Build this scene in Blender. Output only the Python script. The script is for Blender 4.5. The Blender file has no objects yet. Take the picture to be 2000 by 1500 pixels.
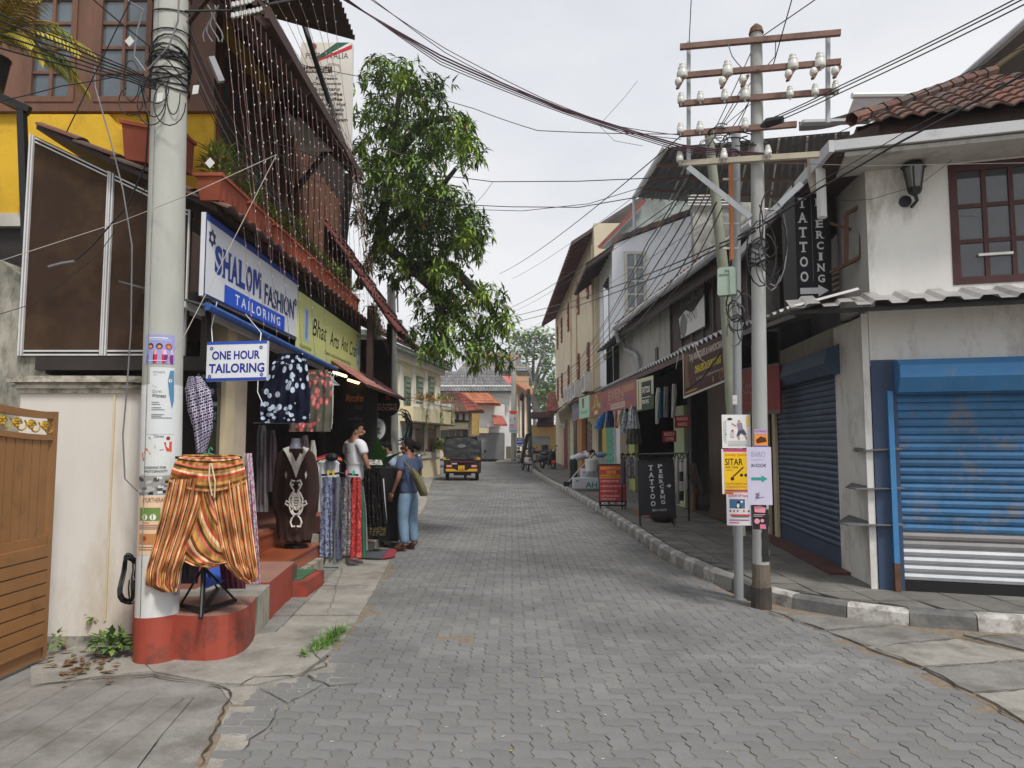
import bpy, bmesh, math, random
from math import sin, cos, pi, radians, sqrt, atan2
from mathutils import Vector, Matrix, noise
random.seed(7)
SC = bpy.context.scene
COL = SC.collection
V = lambda x, y=0, z=0: Vector((x, y, z))
FPX, CX, CY, HOR, CAMH = 1389.0, 1000.0, 750.0, 860.0, 1.62
PITCH = math.atan((HOR - CY) / FPX)
CAM = V(0, 0, CAMH)
cd = bpy.data.cameras.new('camera')
cam = bpy.data.objects.new('camera', cd); COL.objects.link(cam)
cam.location = CAM
cam.rotation_euler = (pi / 2 + PITCH, 0, 0)
cd.sensor_width = 36.0
cd.lens = FPX / 2000 * 36
cd.clip_end = 2000
SC.camera = cam
SUNDIR = Vector((0.40, -0.62, 0)).normalized() * cos(radians(56)) + V(0, 0, sin(radians(56)))
w = bpy.data.worlds.new("World"); SC.world = w; w.use_nodes = True
nt = w.node_tree; nt.nodes.clear()
def wn(t, **k):
 n = nt.nodes.new(t)
 for a, b in k.items(): setattr(n, a, b)
 return n
sky = wn('ShaderNodeTexSky', sky_type='NISHITA', sun_disc=False)
sky.sun_elevation = radians(56); sky.sun_rotation = atan2(SUNDIR.x, SUNDIR.y)
sky.air_density = 1.4; sky.dust_density = 4.0
hs = wn('ShaderNodeHueSaturation'); hs.inputs['Saturation'].default_value = 0.25
tc = wn('ShaderNodeTexCoord'); mp = wn('ShaderNodeMapping'); mp.inputs['Scale'].default_value = (1, 1, 2.5)
ns = wn('ShaderNodeTexNoise'); ns.inputs['Scale'].default_value = 1.6; ns.inputs['Detail'].default_value = 4
cr = wn('ShaderNodeValToRGB')
cr.color_ramp.elements[0].position = 0.36; cr.color_ramp.elements[0].color = (3.6, 3.76, 4.12, 1)
cr.color_ramp.elements[1].position = 0.66; cr.color_ramp.elements[1].color = (4.8, 4.84, 4.95, 1)
mx = wn('ShaderNodeMixRGB'); mx.inputs['Fac'].default_value = 0.9
bg = wn('ShaderNodeBackground'); bg.inputs['Strength'].default_value = 0.10
out = wn('ShaderNodeOutputWorld')
lk = nt.links.new
lk(sky.outputs[0], hs.inputs['Color']); lk(tc.outputs['Generated'], mp.inputs[0]); lk(mp.outputs[0], ns.inputs['Vector'])
lk(ns.outputs['Fac'], cr.inputs[0]); lk(hs.outputs[0], mx.inputs[1]); lk(cr.outputs[0], mx.inputs[2])
lk(mx.outputs[0], bg.inputs['Color']); lk(bg.outputs[0], out.inputs[0])
sd = bpy.data.lights.new('sun', 'SUN'); sd.energy = 1.5; sd.angle = radians(11); sd.color = (1, .96, .9)
so = bpy.data.objects.new('sun', sd); COL.objects.link(so)
so.rotation_euler = SUNDIR.to_track_quat('Z', 'Y').to_euler(); so.location = (0, 0, 30)
vs = SC.view_settings
vs.view_transform = 'Standard'; vs.look = 'None'; vs.gamma = 1; vs.exposure = 0.95; vs.use_curve_mapping = False
def ray(px, py):
 u = (px - CX) / FPX; v = (CY - py) / FPX
 return V(u, cos(PITCH) - v * sin(PITCH), sin(PITCH) + v * cos(PITCH))
def at(px, py, Y): r = ray(px, py); return CAM + r * (Y / r.y)
def gnd(px, py, z=0.0): r = ray(px, py); return CAM + r * ((z - CAMH) / r.z)
def on(px, py, A, B):      # vertical plane through ground points A,B
 n = V(-(B[1] - A[1]), B[0] - A[0], 0); r = ray(px, py)
 return CAM + r * ((V(A[0], A[1]) - V(0, 0)).dot(n) / r.dot(n))
def lx(px, py, X): r = ray(px, py); return CAM + r * (X / r.x)
ORG = {}
def tag(o, label=None, cat=None, group=None, kind=None):
 if label: o['label'] = label
 if cat: o['category'] = cat
 if group: o['group'] = group
 if kind: o['kind'] = kind
 return o
def thing(name, label, cat, loc=(0, 0, 0), group=None, rz=0.0):
 o = bpy.data.objects.new(name, None); COL.objects.link(o)
 o.location = loc; o.rotation_euler = (0, 0, rz); o.empty_display_size = .1
 ORG[o.name] = Vector(loc)
 return tag(o, label, cat, group)
def copy_tree(o, parent=None):
 c = o.copy(); COL.objects.link(c); c.parent = parent
 if o.name in ORG: ORG[c.name] = ORG[o.name].copy()
 for ch in [x for x in KIDS.get(o.name, [])]: 
  k = copy_tree(ch, c); KIDS.setdefault(c.name, []).append(k)
 return c
KIDS = {}
class MB:
 def __init__(s): s.v = []; s.f = []; s.m = []; s.uv = []; s.mats = []; s.rnd = []; s.r = 0.0
 def mi(s, m):
  if m not in s.mats: s.mats.append(m)
  return s.mats.index(m)
 def face(s, pts, m, uv=None):
  b = len(s.v); s.v += [Vector(p) for p in pts]; s.f.append(tuple(range(b, b + len(pts)))); s.m.append(s.mi(m)); s.uv.append(uv); s.rnd.append(s.r)
 def idx(s, vs, fs, m, uvs=None):
  b = len(s.v); s.v += [Vector(p) for p in vs]; k = s.mi(m)
  for f in fs:
   s.f.append(tuple(b + i for i in f)); s.m.append(k); s.rnd.append(s.r)
   s.uv.append([uvs[i] for i in f] if uvs else None)
 def obox(s, o, u, v, n, m):      # corner + three edge vectors
  o, u, v, n = Vector(o), Vector(u), Vector(v), Vector(n)
  p = [o, o + u, o + u + v, o + v]; q = [a + n for a in p]
  s.idx(p + q, [(3, 2, 1, 0), (4, 5, 6, 7), (0, 1, 5, 4), (1, 2, 6, 5), (2, 3, 7, 6), (3, 0, 4, 7)], m)
 def box(s, x0, y0, z0, x1, y1, z1, m): s.obox((x0, y0, z0), (x1 - x0, 0, 0), (0, y1 - y0, 0), (0, 0, z1 - z0), m)
 def bar(s, a, b, w, h, m, up=(0, 0, 1)):
  a, b = Vector(a), Vector(b); d = b - a; up = Vector(up)
  x = d.cross(up)
  if x.length < 1e-5: x = d.cross(V(1, 0, 0))
  x = x.normalized() * w; y = x.cross(d).normalized() * h
  s.obox(a - x / 2 - y / 2, x, y, d, m)
 def tube(s, pts, r, m, n=6, cap=True):
  pts = [Vector(p) for p in pts]; k = len(pts); rs = r if isinstance(r, (list, tuple)) else [r] * k
  vs = []; prev = None
  for i, p in enumerate(pts):
   d = (pts[min(i + 1, k - 1)] - pts[max(i - 1, 0)])
   if d.length < 1e-7: d = V(0, 0, 1)
   d.normalize()
   if prev is None: x = d.cross(V(0, 0, 1) if abs(d.z) < .9 else V(1, 0, 0)).normalized()
   else: x = (prev - d * prev.dot(d)); x = x.normalized() if x.length > 1e-6 else d.orthogonal().normalized()
   prev = x; y = d.cross(x)
   for j in range(n): vs.append(p + (x * cos(2 * pi * j / n) + y * sin(2 * pi * j / n)) * rs[i])
  fs = [(i * n + j, i * n + (j + 1) % n, (i + 1) * n + (j + 1) % n, (i + 1) * n + j) for i in range(k - 1) for j in range(n)]
  s.idx(vs, fs, m)
  if cap: s.face(vs[:n][::-1], m); s.face(vs[-n:], m)
 def lathe(s, prof, c, m, n=16, ax=V(0, 0, 1), cap=True):
  c = Vector(c); ax = Vector(ax).normalized(); x = ax.orthogonal().normalized(); y = ax.cross(x); k = len(prof)
  vs = [c + ax * h + (x * cos(2 * pi * j / n) + y * sin(2 * pi * j / n)) * r for r, h in prof for j in range(n)]
  fs = [(i * n + j, i * n + (j + 1) % n, (i + 1) * n + (j + 1) % n, (i + 1) * n + j) for i in range(k - 1) for j in range(n)]
  s.idx(vs, fs, m)
  if cap: s.face(vs[:n][::-1], m); s.face(vs[-n:], m)
 def prism(s, poly, o, u, v, n, m):     # polygon in (u,v), extruded by n
  o, u, v, n = Vector(o), Vector(u), Vector(v), Vector(n); k = len(poly)
  p = [o + u * a + v * b for a, b in poly]; q = [a + n for a in p]
  s.idx(p + q, [tuple(range(k))[::-1], tuple(range(k, 2 * k))] + [(i, (i + 1) % k, k + (i + 1) % k, k + i) for i in range(k)], m)
 def sphere(s, c, r, m, n=10, k=6):
  c = Vector(c); r = Vector(r) if isinstance(r, (tuple, list, Vector)) else V(r, r, r)
  vs = [c + V(r.x * sin(pi * i / k) * cos(2 * pi * j / n), r.y * sin(pi * i / k) * sin(2 * pi * j / n), r.z * cos(pi * i / k)) for i in range(k + 1) for j in range(n)]
  s.idx(vs, [(i * n + j, (i + 1) * n + j, (i + 1) * n + (j + 1) % n, i * n + (j + 1) % n) for i in range(k) for j in range(n)], m)
 def grid(s, fn, nx, ny, m):            # fn(a,b)->point, a,b in 0..1 ; uv = (a,b)
  vs = []; uv = []
  for j in range(ny + 1):
   for i in range(nx + 1): vs.append(fn(i / nx, j / ny)); uv.append((i / nx, j / ny))
  w_ = nx + 1
  s.idx(vs, [(j * w_ + i, j * w_ + i + 1, (j + 1) * w_ + i + 1, (j + 1) * w_ + i) for j in range(ny) for i in range(nx)], m, uv)
 def build(s, name, parent=None, smooth=False, local=False, **k):
  me = bpy.data.meshes.new(name)
  org = V(0, 0, 0) if (local or parent is None) else ORG.get(parent.name, V(0, 0, 0))
  me.from_pydata([tuple(p - org) for p in s.v], [], s.f)
  for m in s.mats: me.materials.append(m)
  me.polygons.foreach_set('material_index', s.m)
  if any(u for u in s.uv):
   l = me.uv_layers.new(name='UVMap'); i = 0
   for f, u in zip(s.f, s.uv):
    for q in range(len(f)):
     if u: l.data[i].uv = u[q]
     i += 1
  if any(s.rnd):
   a = me.attributes.new('rnd', 'FLOAT', 'FACE'); a.data.foreach_set('value', s.rnd)
  if smooth: me.polygons.foreach_set('use_smooth', [True] * len(s.f))
  me.update()
  o = bpy.data.objects.new(name, me); COL.objects.link(o)
  if parent is not None:
   o.parent = parent; KIDS.setdefault(parent.name, []).append(o)
   if not local: ORG[o.name] = org
  return tag(o, **k) if k else o
def inst(o, loc, parent, rz=0.0, name=None):   # cheap copy of a part, own place
 c = o.copy(); COL.objects.link(c); c.parent = parent; c.location = loc; c.rotation_euler = (0, 0, rz)
 return c
MATS = {}
def srgb(r, g, b):
 f = lambda c: (c / 255) / 12.92 if c <= 10 else (((c / 255) + .055) / 1.055) ** 2.4
 return (f(r), f(g), f(b))
def M(name, col, rough=.75, var=.18, scale=5, bump=.0, bscale=60, metal=0.0, stain=None, piece=0.0, spec=.4, streak=1.0, fine=0.0):
 """noise-varied principled material; stain=(colour, amount 0..1, scale)"""
 if name in MATS: return MATS[name]
 m = bpy.data.materials.new(name); m.use_nodes = True; t = m.node_tree; N = t.nodes; L = t.links.new
 b = N['Principled BSDF']; b.inputs['Roughness'].default_value = rough; b.inputs['Metallic'].default_value = metal
 b.inputs['Specular IOR Level'].default_value = spec
 co = N.new('ShaderNodeTexCoord'); mpn = N.new('ShaderNodeMapping'); L(co.outputs['Object'], mpn.inputs[0])
 mpn.inputs['Scale'].default_value = (1, 1, 1 / streak)
 n1 = N.new('ShaderNodeTexNoise'); n1.inputs['Scale'].default_value = scale; n1.inputs['Detail'].default_value = 6; n1.inputs['Roughness'].default_value = .65
 L(mpn.outputs[0], n1.inputs['Vector'])
 r = N.new('ShaderNodeMapRange'); r.inputs['From Min'].default_value = .3; r.inputs['From Max'].default_value = .7
 r.inputs['To Min'].default_value = 1 - var; r.inputs['To Max'].default_value = 1 + var
 L(n1.outputs['Fac'], r.inputs[0]); fac = r.outputs[0]
 def mul(a, bb):
  q = N.new('ShaderNodeMath'); q.operation = 'MULTIPLY'; L(a, q.inputs[0]); L(bb, q.inputs[1]); return q.outputs[0]
 if piece:
  oi = N.new('ShaderNodeObjectInfo'); at_ = N.new('ShaderNodeAttribute'); at_.attribute_name = 'rnd'
  ad = N.new('ShaderNodeMath'); ad.operation = 'ADD'; L(oi.outputs['Random'], ad.inputs[0]); L(at_.outputs['Fac'], ad.inputs[1])
  fr = N.new('ShaderNodeMath'); fr.operation = 'FRACT'; L(ad.outputs[0], fr.inputs[0])
  r2 = N.new('ShaderNodeMapRange'); r2.inputs['To Min'].default_value = 1 - piece; r2.inputs['To Max'].default_value = 1 + piece
  L(fr.outputs[0], r2.inputs[0]); fac = mul(fac, r2.outputs[0])
 if fine:
  n4 = N.new('ShaderNodeTexNoise'); n4.inputs['Scale'].default_value = 180; n4.inputs['Detail'].default_value = 3; L(co.outputs['Object'], n4.inputs['Vector'])
  r4 = N.new('ShaderNodeMapRange'); r4.inputs['From Min'].default_value = .3; r4.inputs['From Max'].default_value = .7
  r4.inputs['To Min'].default_value = 1 - fine; r4.inputs['To Max'].default_value = 1 + fine; L(n4.outputs['Fac'], r4.inputs[0]); fac = mul(fac, r4.outputs[0])
 vm = N.new('ShaderNodeVectorMath'); vm.operation = 'SCALE'; vm.inputs[0].default_value = col; L(fac, vm.inputs['Scale'])
 c = vm.outputs[0]
 if stain:
  n2 = N.new('ShaderNodeTexNoise'); n2.inputs['Scale'].default_value = stain[2]; n2.inputs['Detail'].default_value = 8; n2.inputs['Roughness'].default_value = .7
  L(mpn.outputs[0], n2.inputs['Vector'])
  r3 = N.new('ShaderNodeMapRange'); lo = .72 - .5 * stain[1]; r3.inputs['From Min'].default_value = lo; r3.inputs['From Max'].default_value = lo + .16; r3.inputs['To Max'].default_value = .85
  L(n2.outputs['Fac'], r3.inputs[0])
  mxn = N.new('ShaderNodeMixRGB'); L(r3.outputs[0], mxn.inputs[0]); L(c, mxn.inputs[1]); mxn.inputs[2].default_value = (*stain[0], 1); c = mxn.outputs[0]
 L(c, b.inputs['Base Color'])
 if bump:
  n3 = N.new('ShaderNodeTexNoise'); n3.inputs['Scale'].default_value = bscale; n3.inputs['Detail'].default_value = 5; L(mpn.outputs[0], n3.inputs['Vector'])
  bp = N.new('ShaderNodeBump'); bp.inputs['Strength'].default_value = bump; bp.inputs['Distance'].default_value = .01
  L(n3.outputs['Fac'], bp.inputs['Height']); L(bp.outputs[0], b.inputs['Normal'])
 MATS[name] = m; return m
def P(r, g, b, rough=.6):       # flat print / plain paint by its sRGB look
 return M('print_%d_%d_%d' % (r, g, b), srgb(r, g, b), rough, .04, 8)
def glass(name, tint=(.02, .025, .03), rough=.05):
 if name in MATS: return MATS[name]
 m = M(name, tint, rough, .3, 2, spec=.9); return m
def uvmat(name, fn, rough=.85):
 """material whose colour socket is made by fn(N, L, uv_output)"""
 if name in MATS: return MATS[name]
 m = bpy.data.materials.new(name); m.use_nodes = True; N = m.node_tree.nodes; L = m.node_tree.links.new
 b = N['Principled BSDF']; b.inputs['Roughness'].default_value = rough; b.inputs['Specular IOR Level'].default_value = .15
 uv = N.new('ShaderNodeUVMap'); L(fn(N, L, uv.outputs[0]), b.inputs['Base Color'])
 n3 = N.new('ShaderNodeTexNoise'); n3.inputs['Scale'].default_value = 30; co = N.new('ShaderNodeTexCoord'); L(co.outputs['Object'], n3.inputs['Vector'])
 bp = N.new('ShaderNodeBump'); bp.inputs['Strength'].default_value = .25; bp.inputs['Distance'].default_value = .02; L(n3.outputs['Fac'], bp.inputs['Height']); L(bp.outputs[0], b.inputs['Normal'])
 MATS[name] = m; return m
def ramp(N, L, src, stops, const=True):
 cr = N.new('ShaderNodeValToRGB'); e = cr.color_ramp
 if const: e.interpolation = 'CONSTANT'
 while len(e.elements) < len(stops): e.elements.new(.5)
 for el, (p, c) in zip(e.elements, stops): el.position = p; el.color = (*c, 1)
 L(src, cr.inputs[0]); return cr.outputs[0]
def sep(N, L, uv, sx=1, sy=1, rot=0):
 mp = N.new('ShaderNodeMapping'); mp.inputs['Scale'].default_value = (sx, sy, 1); mp.inputs['Rotation'].default_value = (0, 0, rot); L(uv, mp.inputs[0])
 s = N.new('ShaderNodeSeparateXYZ'); L(mp.outputs[0], s.inputs[0]); return s.outputs[0], s.outputs[1], mp.outputs[0]
def fract(N, L, a):
 q = N.new('ShaderNodeMath'); q.operation = 'FRACT'; L(a, q.inputs[0]); return q.outputs[0]
_TX = {}
def glyphs(body, bold=0.0, shear=0.0):
 k = (body, bold, shear)
 if k in _TX: return _TX[k]
 c = bpy.data.curves.new('lettering', 'FONT'); c.body = body; c.offset = bold; c.shear = shear; c.resolution_u = 3
 o = bpy.data.objects.new('lettering', c); COL.objects.link(o)
 dg = bpy.context.evaluated_depsgraph_get(); ev = o.evaluated_get(dg); me = ev.to_mesh()
 vs = [(v.co.x, v.co.y) for v in me.vertices]; fs = [tuple(p.vertices) for p in me.polygons]
 ev.to_mesh_clear(); bpy.data.objects.remove(o); bpy.data.curves.remove(c)
 if vs:
  x0 = min(v[0] for v in vs); x1 = max(v[0] for v in vs); y0 = min(v[1] for v in vs); y1 = max(v[1] for v in vs)
  vs = [((x - x0) / max(x1 - x0, 1e-6), (y - y0) / max(y1 - y0, 1e-6)) for x, y in vs]
 _TX[k] = (vs, fs); return _TX[k]
SERIF = {'T': 'b', 'A': 'cd', 'H': 'cdef', 'L': 'ce', 'M': 'cdef', 'I': 'ab', 'P': 'ce', 'R': 'cde', 'N': 'cdef', 'F': 'ce', 'E': 'ce', 'K': 'cdef', 'B': 'ce', 'D': 'ce', 'X': 'cdef', 'Y': 'bef'}
class Board:
 """flat sign: bottom-left, bottom-right corners and height; print coordinates x right, y DOWN, 0..1"""
 def __init__(s, P0, P1, h, up=V(0, 0, 1)):
  s.o = Vector(P0); s.u = Vector(P1) - s.o; s.v = Vector(up) * h; s.n = s.u.cross(s.v).normalized(); s.mb = MB(); s.k = 1
  s.asp = s.u.length / s.v.length
 def p(s, x, y, off=0): return s.o + s.u * x + s.v * (1 - y) + s.n * off
 def base(s, name, m, th=.03, parent=None, **k):
  b = MB(); b.obox(s.o - s.n * th, s.u, s.v, s.n * th, m); return b.build(name, parent, **k)
 def off(s): s.k += 1; return .0012 + .00012 * s.k
 def rect(s, x0, y0, x1, y1, m): o = s.off(); s.mb.face([s.p(x0, y1, o), s.p(x1, y1, o), s.p(x1, y0, o), s.p(x0, y0, o)], m)
 def poly(s, pts, m): o = s.off(); s.mb.face([s.p(x, y, o) for x, y in pts], m)
 def disc(s, x, y, r, m, ry=None, n=18): s.poly([(x + r * cos(2 * pi * i / n), y + (ry or r * s.asp) * sin(2 * pi * i / n)) for i in range(n)], m)
 def line(s, pts, w, m):
  o = s.off()
  for a, b in zip(pts, pts[1:]):
   A, B = s.p(*a, o), s.p(*b, o); d = (B - A); t = s.n.cross(d)
   if t.length < 1e-9: continue
   t = t.normalized() * w / 2; s.mb.face([A - t, B - t, B + t, A + t], m)
 def star(s, x, y, r, m, w=.012):
  for k0 in (0, 1):
   pts = [(x + r * sin(2 * pi * i / 3 + k0 * pi), y - r * s.asp * cos(2 * pi * i / 3 + k0 * pi)) for i in range(4)]; s.line(pts, w, m)
 def text(s, body, x0, y0, x1, y1, m, bold=0.0, shear=0.0, serif=False):
  vs, fs = glyphs(body, bold, shear); o = s.off()
  if vs: s.mb.idx([s.p(x0 + (x1 - x0) * a, y1 + (y0 - y1) * b, o) for a, b in vs], fs, m)
 def serif(s, ch, x0, y0, x1, y1, m, bold=.02):
  W, H = x1 - x0, y1 - y0
  if ch == 'M':
   s.rect(x0, y0, x0 + W * .22, y1, m); s.rect(x1 - W * .22, y0, x1, y1, m); s.poly([(x0 + W * .1, y0), (x0 + W * .36, y0), (x0 + W * .58, y0 + H * .7), (x0 + W * .42, y0 + H * .7)], m); s.poly([(x1 - W * .36, y0), (x1 - W * .1, y0), (x0 + W * .58, y0 + H * .7), (x0 + W * .42, y0 + H * .7)], m); return
  s.text(ch, x0, y0, x1, y1, m, bold); t = H * .10; q = W * (.2 if ch in 'MN' else .30)
  for k in SERIF.get(ch, ''):
   if k == 'b': s.rect(x0 + W * .2, y1 - t, x1 - W * .2, y1, m)
   if k == 'a': s.rect(x0 - q * .8, y0, x1 + q * .8, y0 + t, m)
   if k == 'b' and ch == 'I': s.rect(x0 - q * .8, y1 - t, x1 + q * .8, y1, m)
   if k == 'c': s.rect(x0 - q * .4, y1 - t, x0 + q, y1, m)
   if k == 'd': s.rect(x1 - q, y1 - t, x1 + q * .4, y1, m)
   if k == 'e': s.rect(x0 - q * .4, y0, x0 + q, y0 + t, m)
   if k == 'f': s.rect(x1 - q, y0, x1 + q * .4, y0 + t, m)
  if ch == 'T': s.rect(x0, y0, x0 + W * .12, y0 + H * .22, m); s.rect(x1 - W * .12, y0, x1, y0 + H * .22, m)
 def word(s, body, x0, y0, x1, y1, m, bold=.02):
  wd = {'I': .45, 'M': 1.45, 'W': 1.3, ' ': .5}; ws = [wd.get(c, 1) for c in body]; g = .16; tot = sum(ws) + g * (len(body) - 1); x = x0; k = (x1 - x0) / tot
  for c, q in zip(body, ws):
   if c != ' ': s.serif(c, x, y0, x + q * k, y1, m, .004 if c == 'M' else bold)
   x += (q + g) * k
 def done(s, parent=None, name='lettering'): return s.mb.build(name, parent) if s.mb.f else None
# ================================================================ ground, road, pavements
m_conc = M('weathered_concrete', (.205, .198, .184), .9, .28, 3, .5, 50, stain=((.11, .10, .085), .45, 1.6), fine=.28)
m_conc2 = M('pale_concrete', (.275, .26, .23), .9, .25, 3, .5, 60, stain=((.15, .14, .12), .42, 2.2), fine=.25)
m_paver = M('grey_paver', (.174, .173, .169), .8, .28, .6, .25, 70, piece=.09, stain=((.11, .108, .105), .40, .9), fine=.16)
m_sand = M('joint_sand', (.20, .16, .115), .95, .3, 20, .4, 90)
m_tile = M('grey_pavement_tile', (.165, .155, .14), .85, .22, 3, .3, 60, piece=.13, stain=((.09, .085, .075), .4, 2), fine=.15)
m_earth = M('dusty_earth', (.22, .19, .15), .95, .3, .6, .4, 20)
m_crack = M('crack_dirt', (.055, .045, .035), .95, .3, 20)
g = MB(); g.face([(-260, -60, -.06), (260, -60, -.06), (260, 420, -.06), (-260, 420, -.06)], m_earth); g.build('ground', kind='structure')
ROADL = [(-1.53, 1.5), (-1.55, 3.6), (-1.80, 4.6), (-1.36, 5.0), (-1.42, 6.2), (-1.5, 7.5), (-1.69, 9.8), (-2.2, 18), (-2.9, 25), (-3.6, 33), (-5.5, 46), (-9, 58)]
KB = [(2.30, 8.4), (2.20, 9.1), (2.10, 10.1), (2.08, 11.85), (2.02, 14.7), (1.95, 17.3), (1.86, 19), (1.72, 22.5), (1.49, 25.3), (1.24, 30.8), (1.0, 39), (.9, 46), (.9, 58)]
ROADR = [(2.95, 1.5), (2.97, 4.0), (2.88, 5.0), (2.72, 6.0), (2.42, 7.2)] + [(x - .05, y) for x, y in KB]
def edge(tb, y):
 for (x0, y0), (x1, y1) in zip(tb, tb[1:]):
  if y0 <= y <= y1: return x0 + (x1 - x0) * (y - y0) / (y1 - y0)
 return tb[-1][0]
g = MB(); ys = [1.5 + .5 * i for i in range(114)]
for a, b in zip(ys, ys[1:]): g.face([(edge(ROADL, a), a, -.0055), (edge(ROADR, a), a, -.0055), (edge(ROADR, b), b, -.0055), (edge(ROADL, b), b, -.0055)], m_sand)
road = g.build('road', kind='structure'); ORG[road.name] = V(0, 0, 0)
UN, GAP = .104, .0062
def paver_outline(vert, detail=True, gap=GAP):
 """zigzag interlocking stone of a 90 degree herringbone, 2 x 1 units; wavy edges shared with its neighbours"""
 W_, H_ = (1, 2) if vert else (2, 1); h = [(.22, .07), (.78, -.07)]; g_ = [(.25, .10), (.75, -.10)]
 if not detail: h = []; g_ = [(.3, .09), (.7, -.09)]
 P_ = []
 for k in range(W_): P_ += [(k, 0)] + [(k + t, d) for t, d in h]
 for k in range(H_): P_ += [(W_, k)] + [(W_ + d, k + t) for t, d in g_]
 for k in reversed(range(W_)): P_ += [(k + 1, H_)] + [(k + t, H_ + d) for t, d in reversed(h)]
 for k in reversed(range(H_)): P_ += [(0, k + 1)] + [(d, k + t) for t, d in reversed(g_)]
 P_ = [p for p in P_ if not (p[0] == 1 and W_ == 2 or p[1] == 1 and H_ == 2)]
 sx, sy = 1 - gap / (W_ * UN), 1 - gap / (H_ * UN)
 return [((x - W_ / 2) * UN * sx, (y - H_ / 2) * UN * sy) for x, y in P_]
def paver_mesh(mb, cx, cy, dz, tx, ty, out, ch=True):
 f = lambda x, y, z: (cx + x, cy + y, z + dz + tx * x + ty * y)
 k = len(out)
 if ch:
  top = [f(x * .972, y * .95, 0) for x, y in out]; rim = [f(x, y, -.007) for x, y in out]
 else:
  top = [f(x, y, 0) for x, y in out]; rim = [f(x, y, -.012) for x, y in out]
 mb.idx(top + rim, [tuple(range(k))] + [(i, k + i, k + (i + 1) % k, (i + 1) % k) for i in range(k)], m_paver)
OUT = [(paver_outline(v), paver_outline(v, False, .008)) for v in (0, 1)]
b = MB(); paver_mesh(b, 0, 0, 0, .003, -.004, OUT[0][0]); pv0 = b.build('paver', road)
b = MB(); paver_mesh(b, 0, 0, 0, -.004, .005, OUT[1][0]); pv1 = b.build('paver', road)
cells = []; hole = gnd(905, 1250)
for k in range(int(55 / UN)):
 y = 2.0 + k * UN; xl, xr = edge(ROADL, y), edge(ROADR, y)
 for n in range(-26, 12):
  for v, cx, cy in ((0, k % 4 + 4 * n + 1, .5), (1, (k + 3) % 4 + 4 * n + .5, 1)):
   x = cx * UN
   if xl + .06 + .05 * sin(y * 3) < x < xr - .05: cells.append((x, y + cy * UN, v))
def shown(c): return c[1] > 3.35 and abs(c[0] / c[1]) < .73
near = sorted([c for c in cells if shown(c)], key=lambda c: c[1])[:298]
nset = set(near); n_ = 0
sb = MB(); 
for c in cells:
 if abs(c[0] - hole.x) < .17 and abs(c[1] - hole.y) < .07: continue
 dz = random.uniform(-.0022, .0022) + .0022 * noise.noise(V(c[0] * .8, c[1] * .5, 3))
 if c in nset:
  s_ = pv1 if c[2] else pv0
  if s_.location.length < .01: s_.location = (c[0], c[1], dz)
  else: inst(s_, (c[0], c[1], dz), road)
 else:
  sb.r = random.random() * .98 + .01
  if c[1] < 12: paver_mesh(sb, c[0], c[1], dz, random.uniform(-.012, .012), random.uniform(-.02, .02), OUT[c[2]][0])
  else: paver_mesh(sb, c[0], c[1], dz, random.uniform(-.01, .01), random.uniform(-.02, .02), OUT[c[2]][1], False)
sb.build('pavers', road, kind='stuff')
# --- left concrete apron in front of the gate : scored strips
apron = MB(); apron.face([(-9, .4, -.008), (-1.9, .4, -.008), (-1.5, 1.5, -.0085), (-1.5, 5.3, -.0085), (-9, 6.4, -.008)], m_conc)
apron = apron.build('pavement', kind='structure'); ORG[apron.name] = V(0, 0, 0)
xs = -5.6
while xs < -1.6:
 wd = random.uniform(.15, .24); x1 = min(xs + wd, -1.42)
 def yt(x): return 4.55 - (x + 1.85) * .42 if x < -1.85 else 4.5 + (x + 1.85) * .5
 e0 = .4
 y1a, y1b = yt(xs), yt(x1)
 def xe(y, x):   # ragged right edge of the apron
  return min(x, edge(ROADL, max(y, 1.5)) - .27)
 b = MB(); n = 7; L_ = []; R_ = []
 for i in range(n + 1):
  t = i / n; ya, yb = e0 + (y1a - e0) * t, e0 + (y1b - e0) * t
  L_.append((xe(ya, xs), ya)); R_.append((xe(yb, x1 - .003), yb))
 tz = 0
 b.idx([(p[0], p[1], tz) for p in L_] + [(p[0], p[1], tz) for p in R_] + [(p[0], p[1], -.010) for p in R_],
          [(i, n + 1 + i, n + 2 + i, i + 1) for i in range(n)], m_conc)
 b.build('slab', apron); xs = x1
def slab(par, pts, m, top=0.0, th=.08, shrink=.988, jag=0):
 c = sum((Vector((p[0], p[1], 0)) for p in pts), V(0, 0, 0)) / len(pts); q = []
 k = len(pts)
 for i in range(k):
  a, b_ = Vector((pts[i][0], pts[i][1], 0)), Vector((pts[(i + 1) % k][0], pts[(i + 1) % k][1], 0)); nn = max(1, int((b_ - a).length / .16)) if jag else 1
  for t in range(nn):
   p = a.lerp(b_, t / nn)
   if t: p += V(random.uniform(-1, 1) * jag, random.uniform(-1, 1) * jag, 0)
   q.append(c + (p - c) * shrink)
 b = MB(); k = len(q); tl = random.uniform(-.004, .004), random.uniform(-.004, .004)
 T = [V(p.x, p.y, top + tl[0] * (p.x - c.x) + tl[1] * (p.y - c.y)) for p in q]
 b.idx(T + [p - V(0, 0, th) for p in T], [tuple(range(k))] + [(i, k + i, k + (i + 1) % k, (i + 1) % k) for i in range(k)], m)
 return b.build('slab', par)
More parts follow.
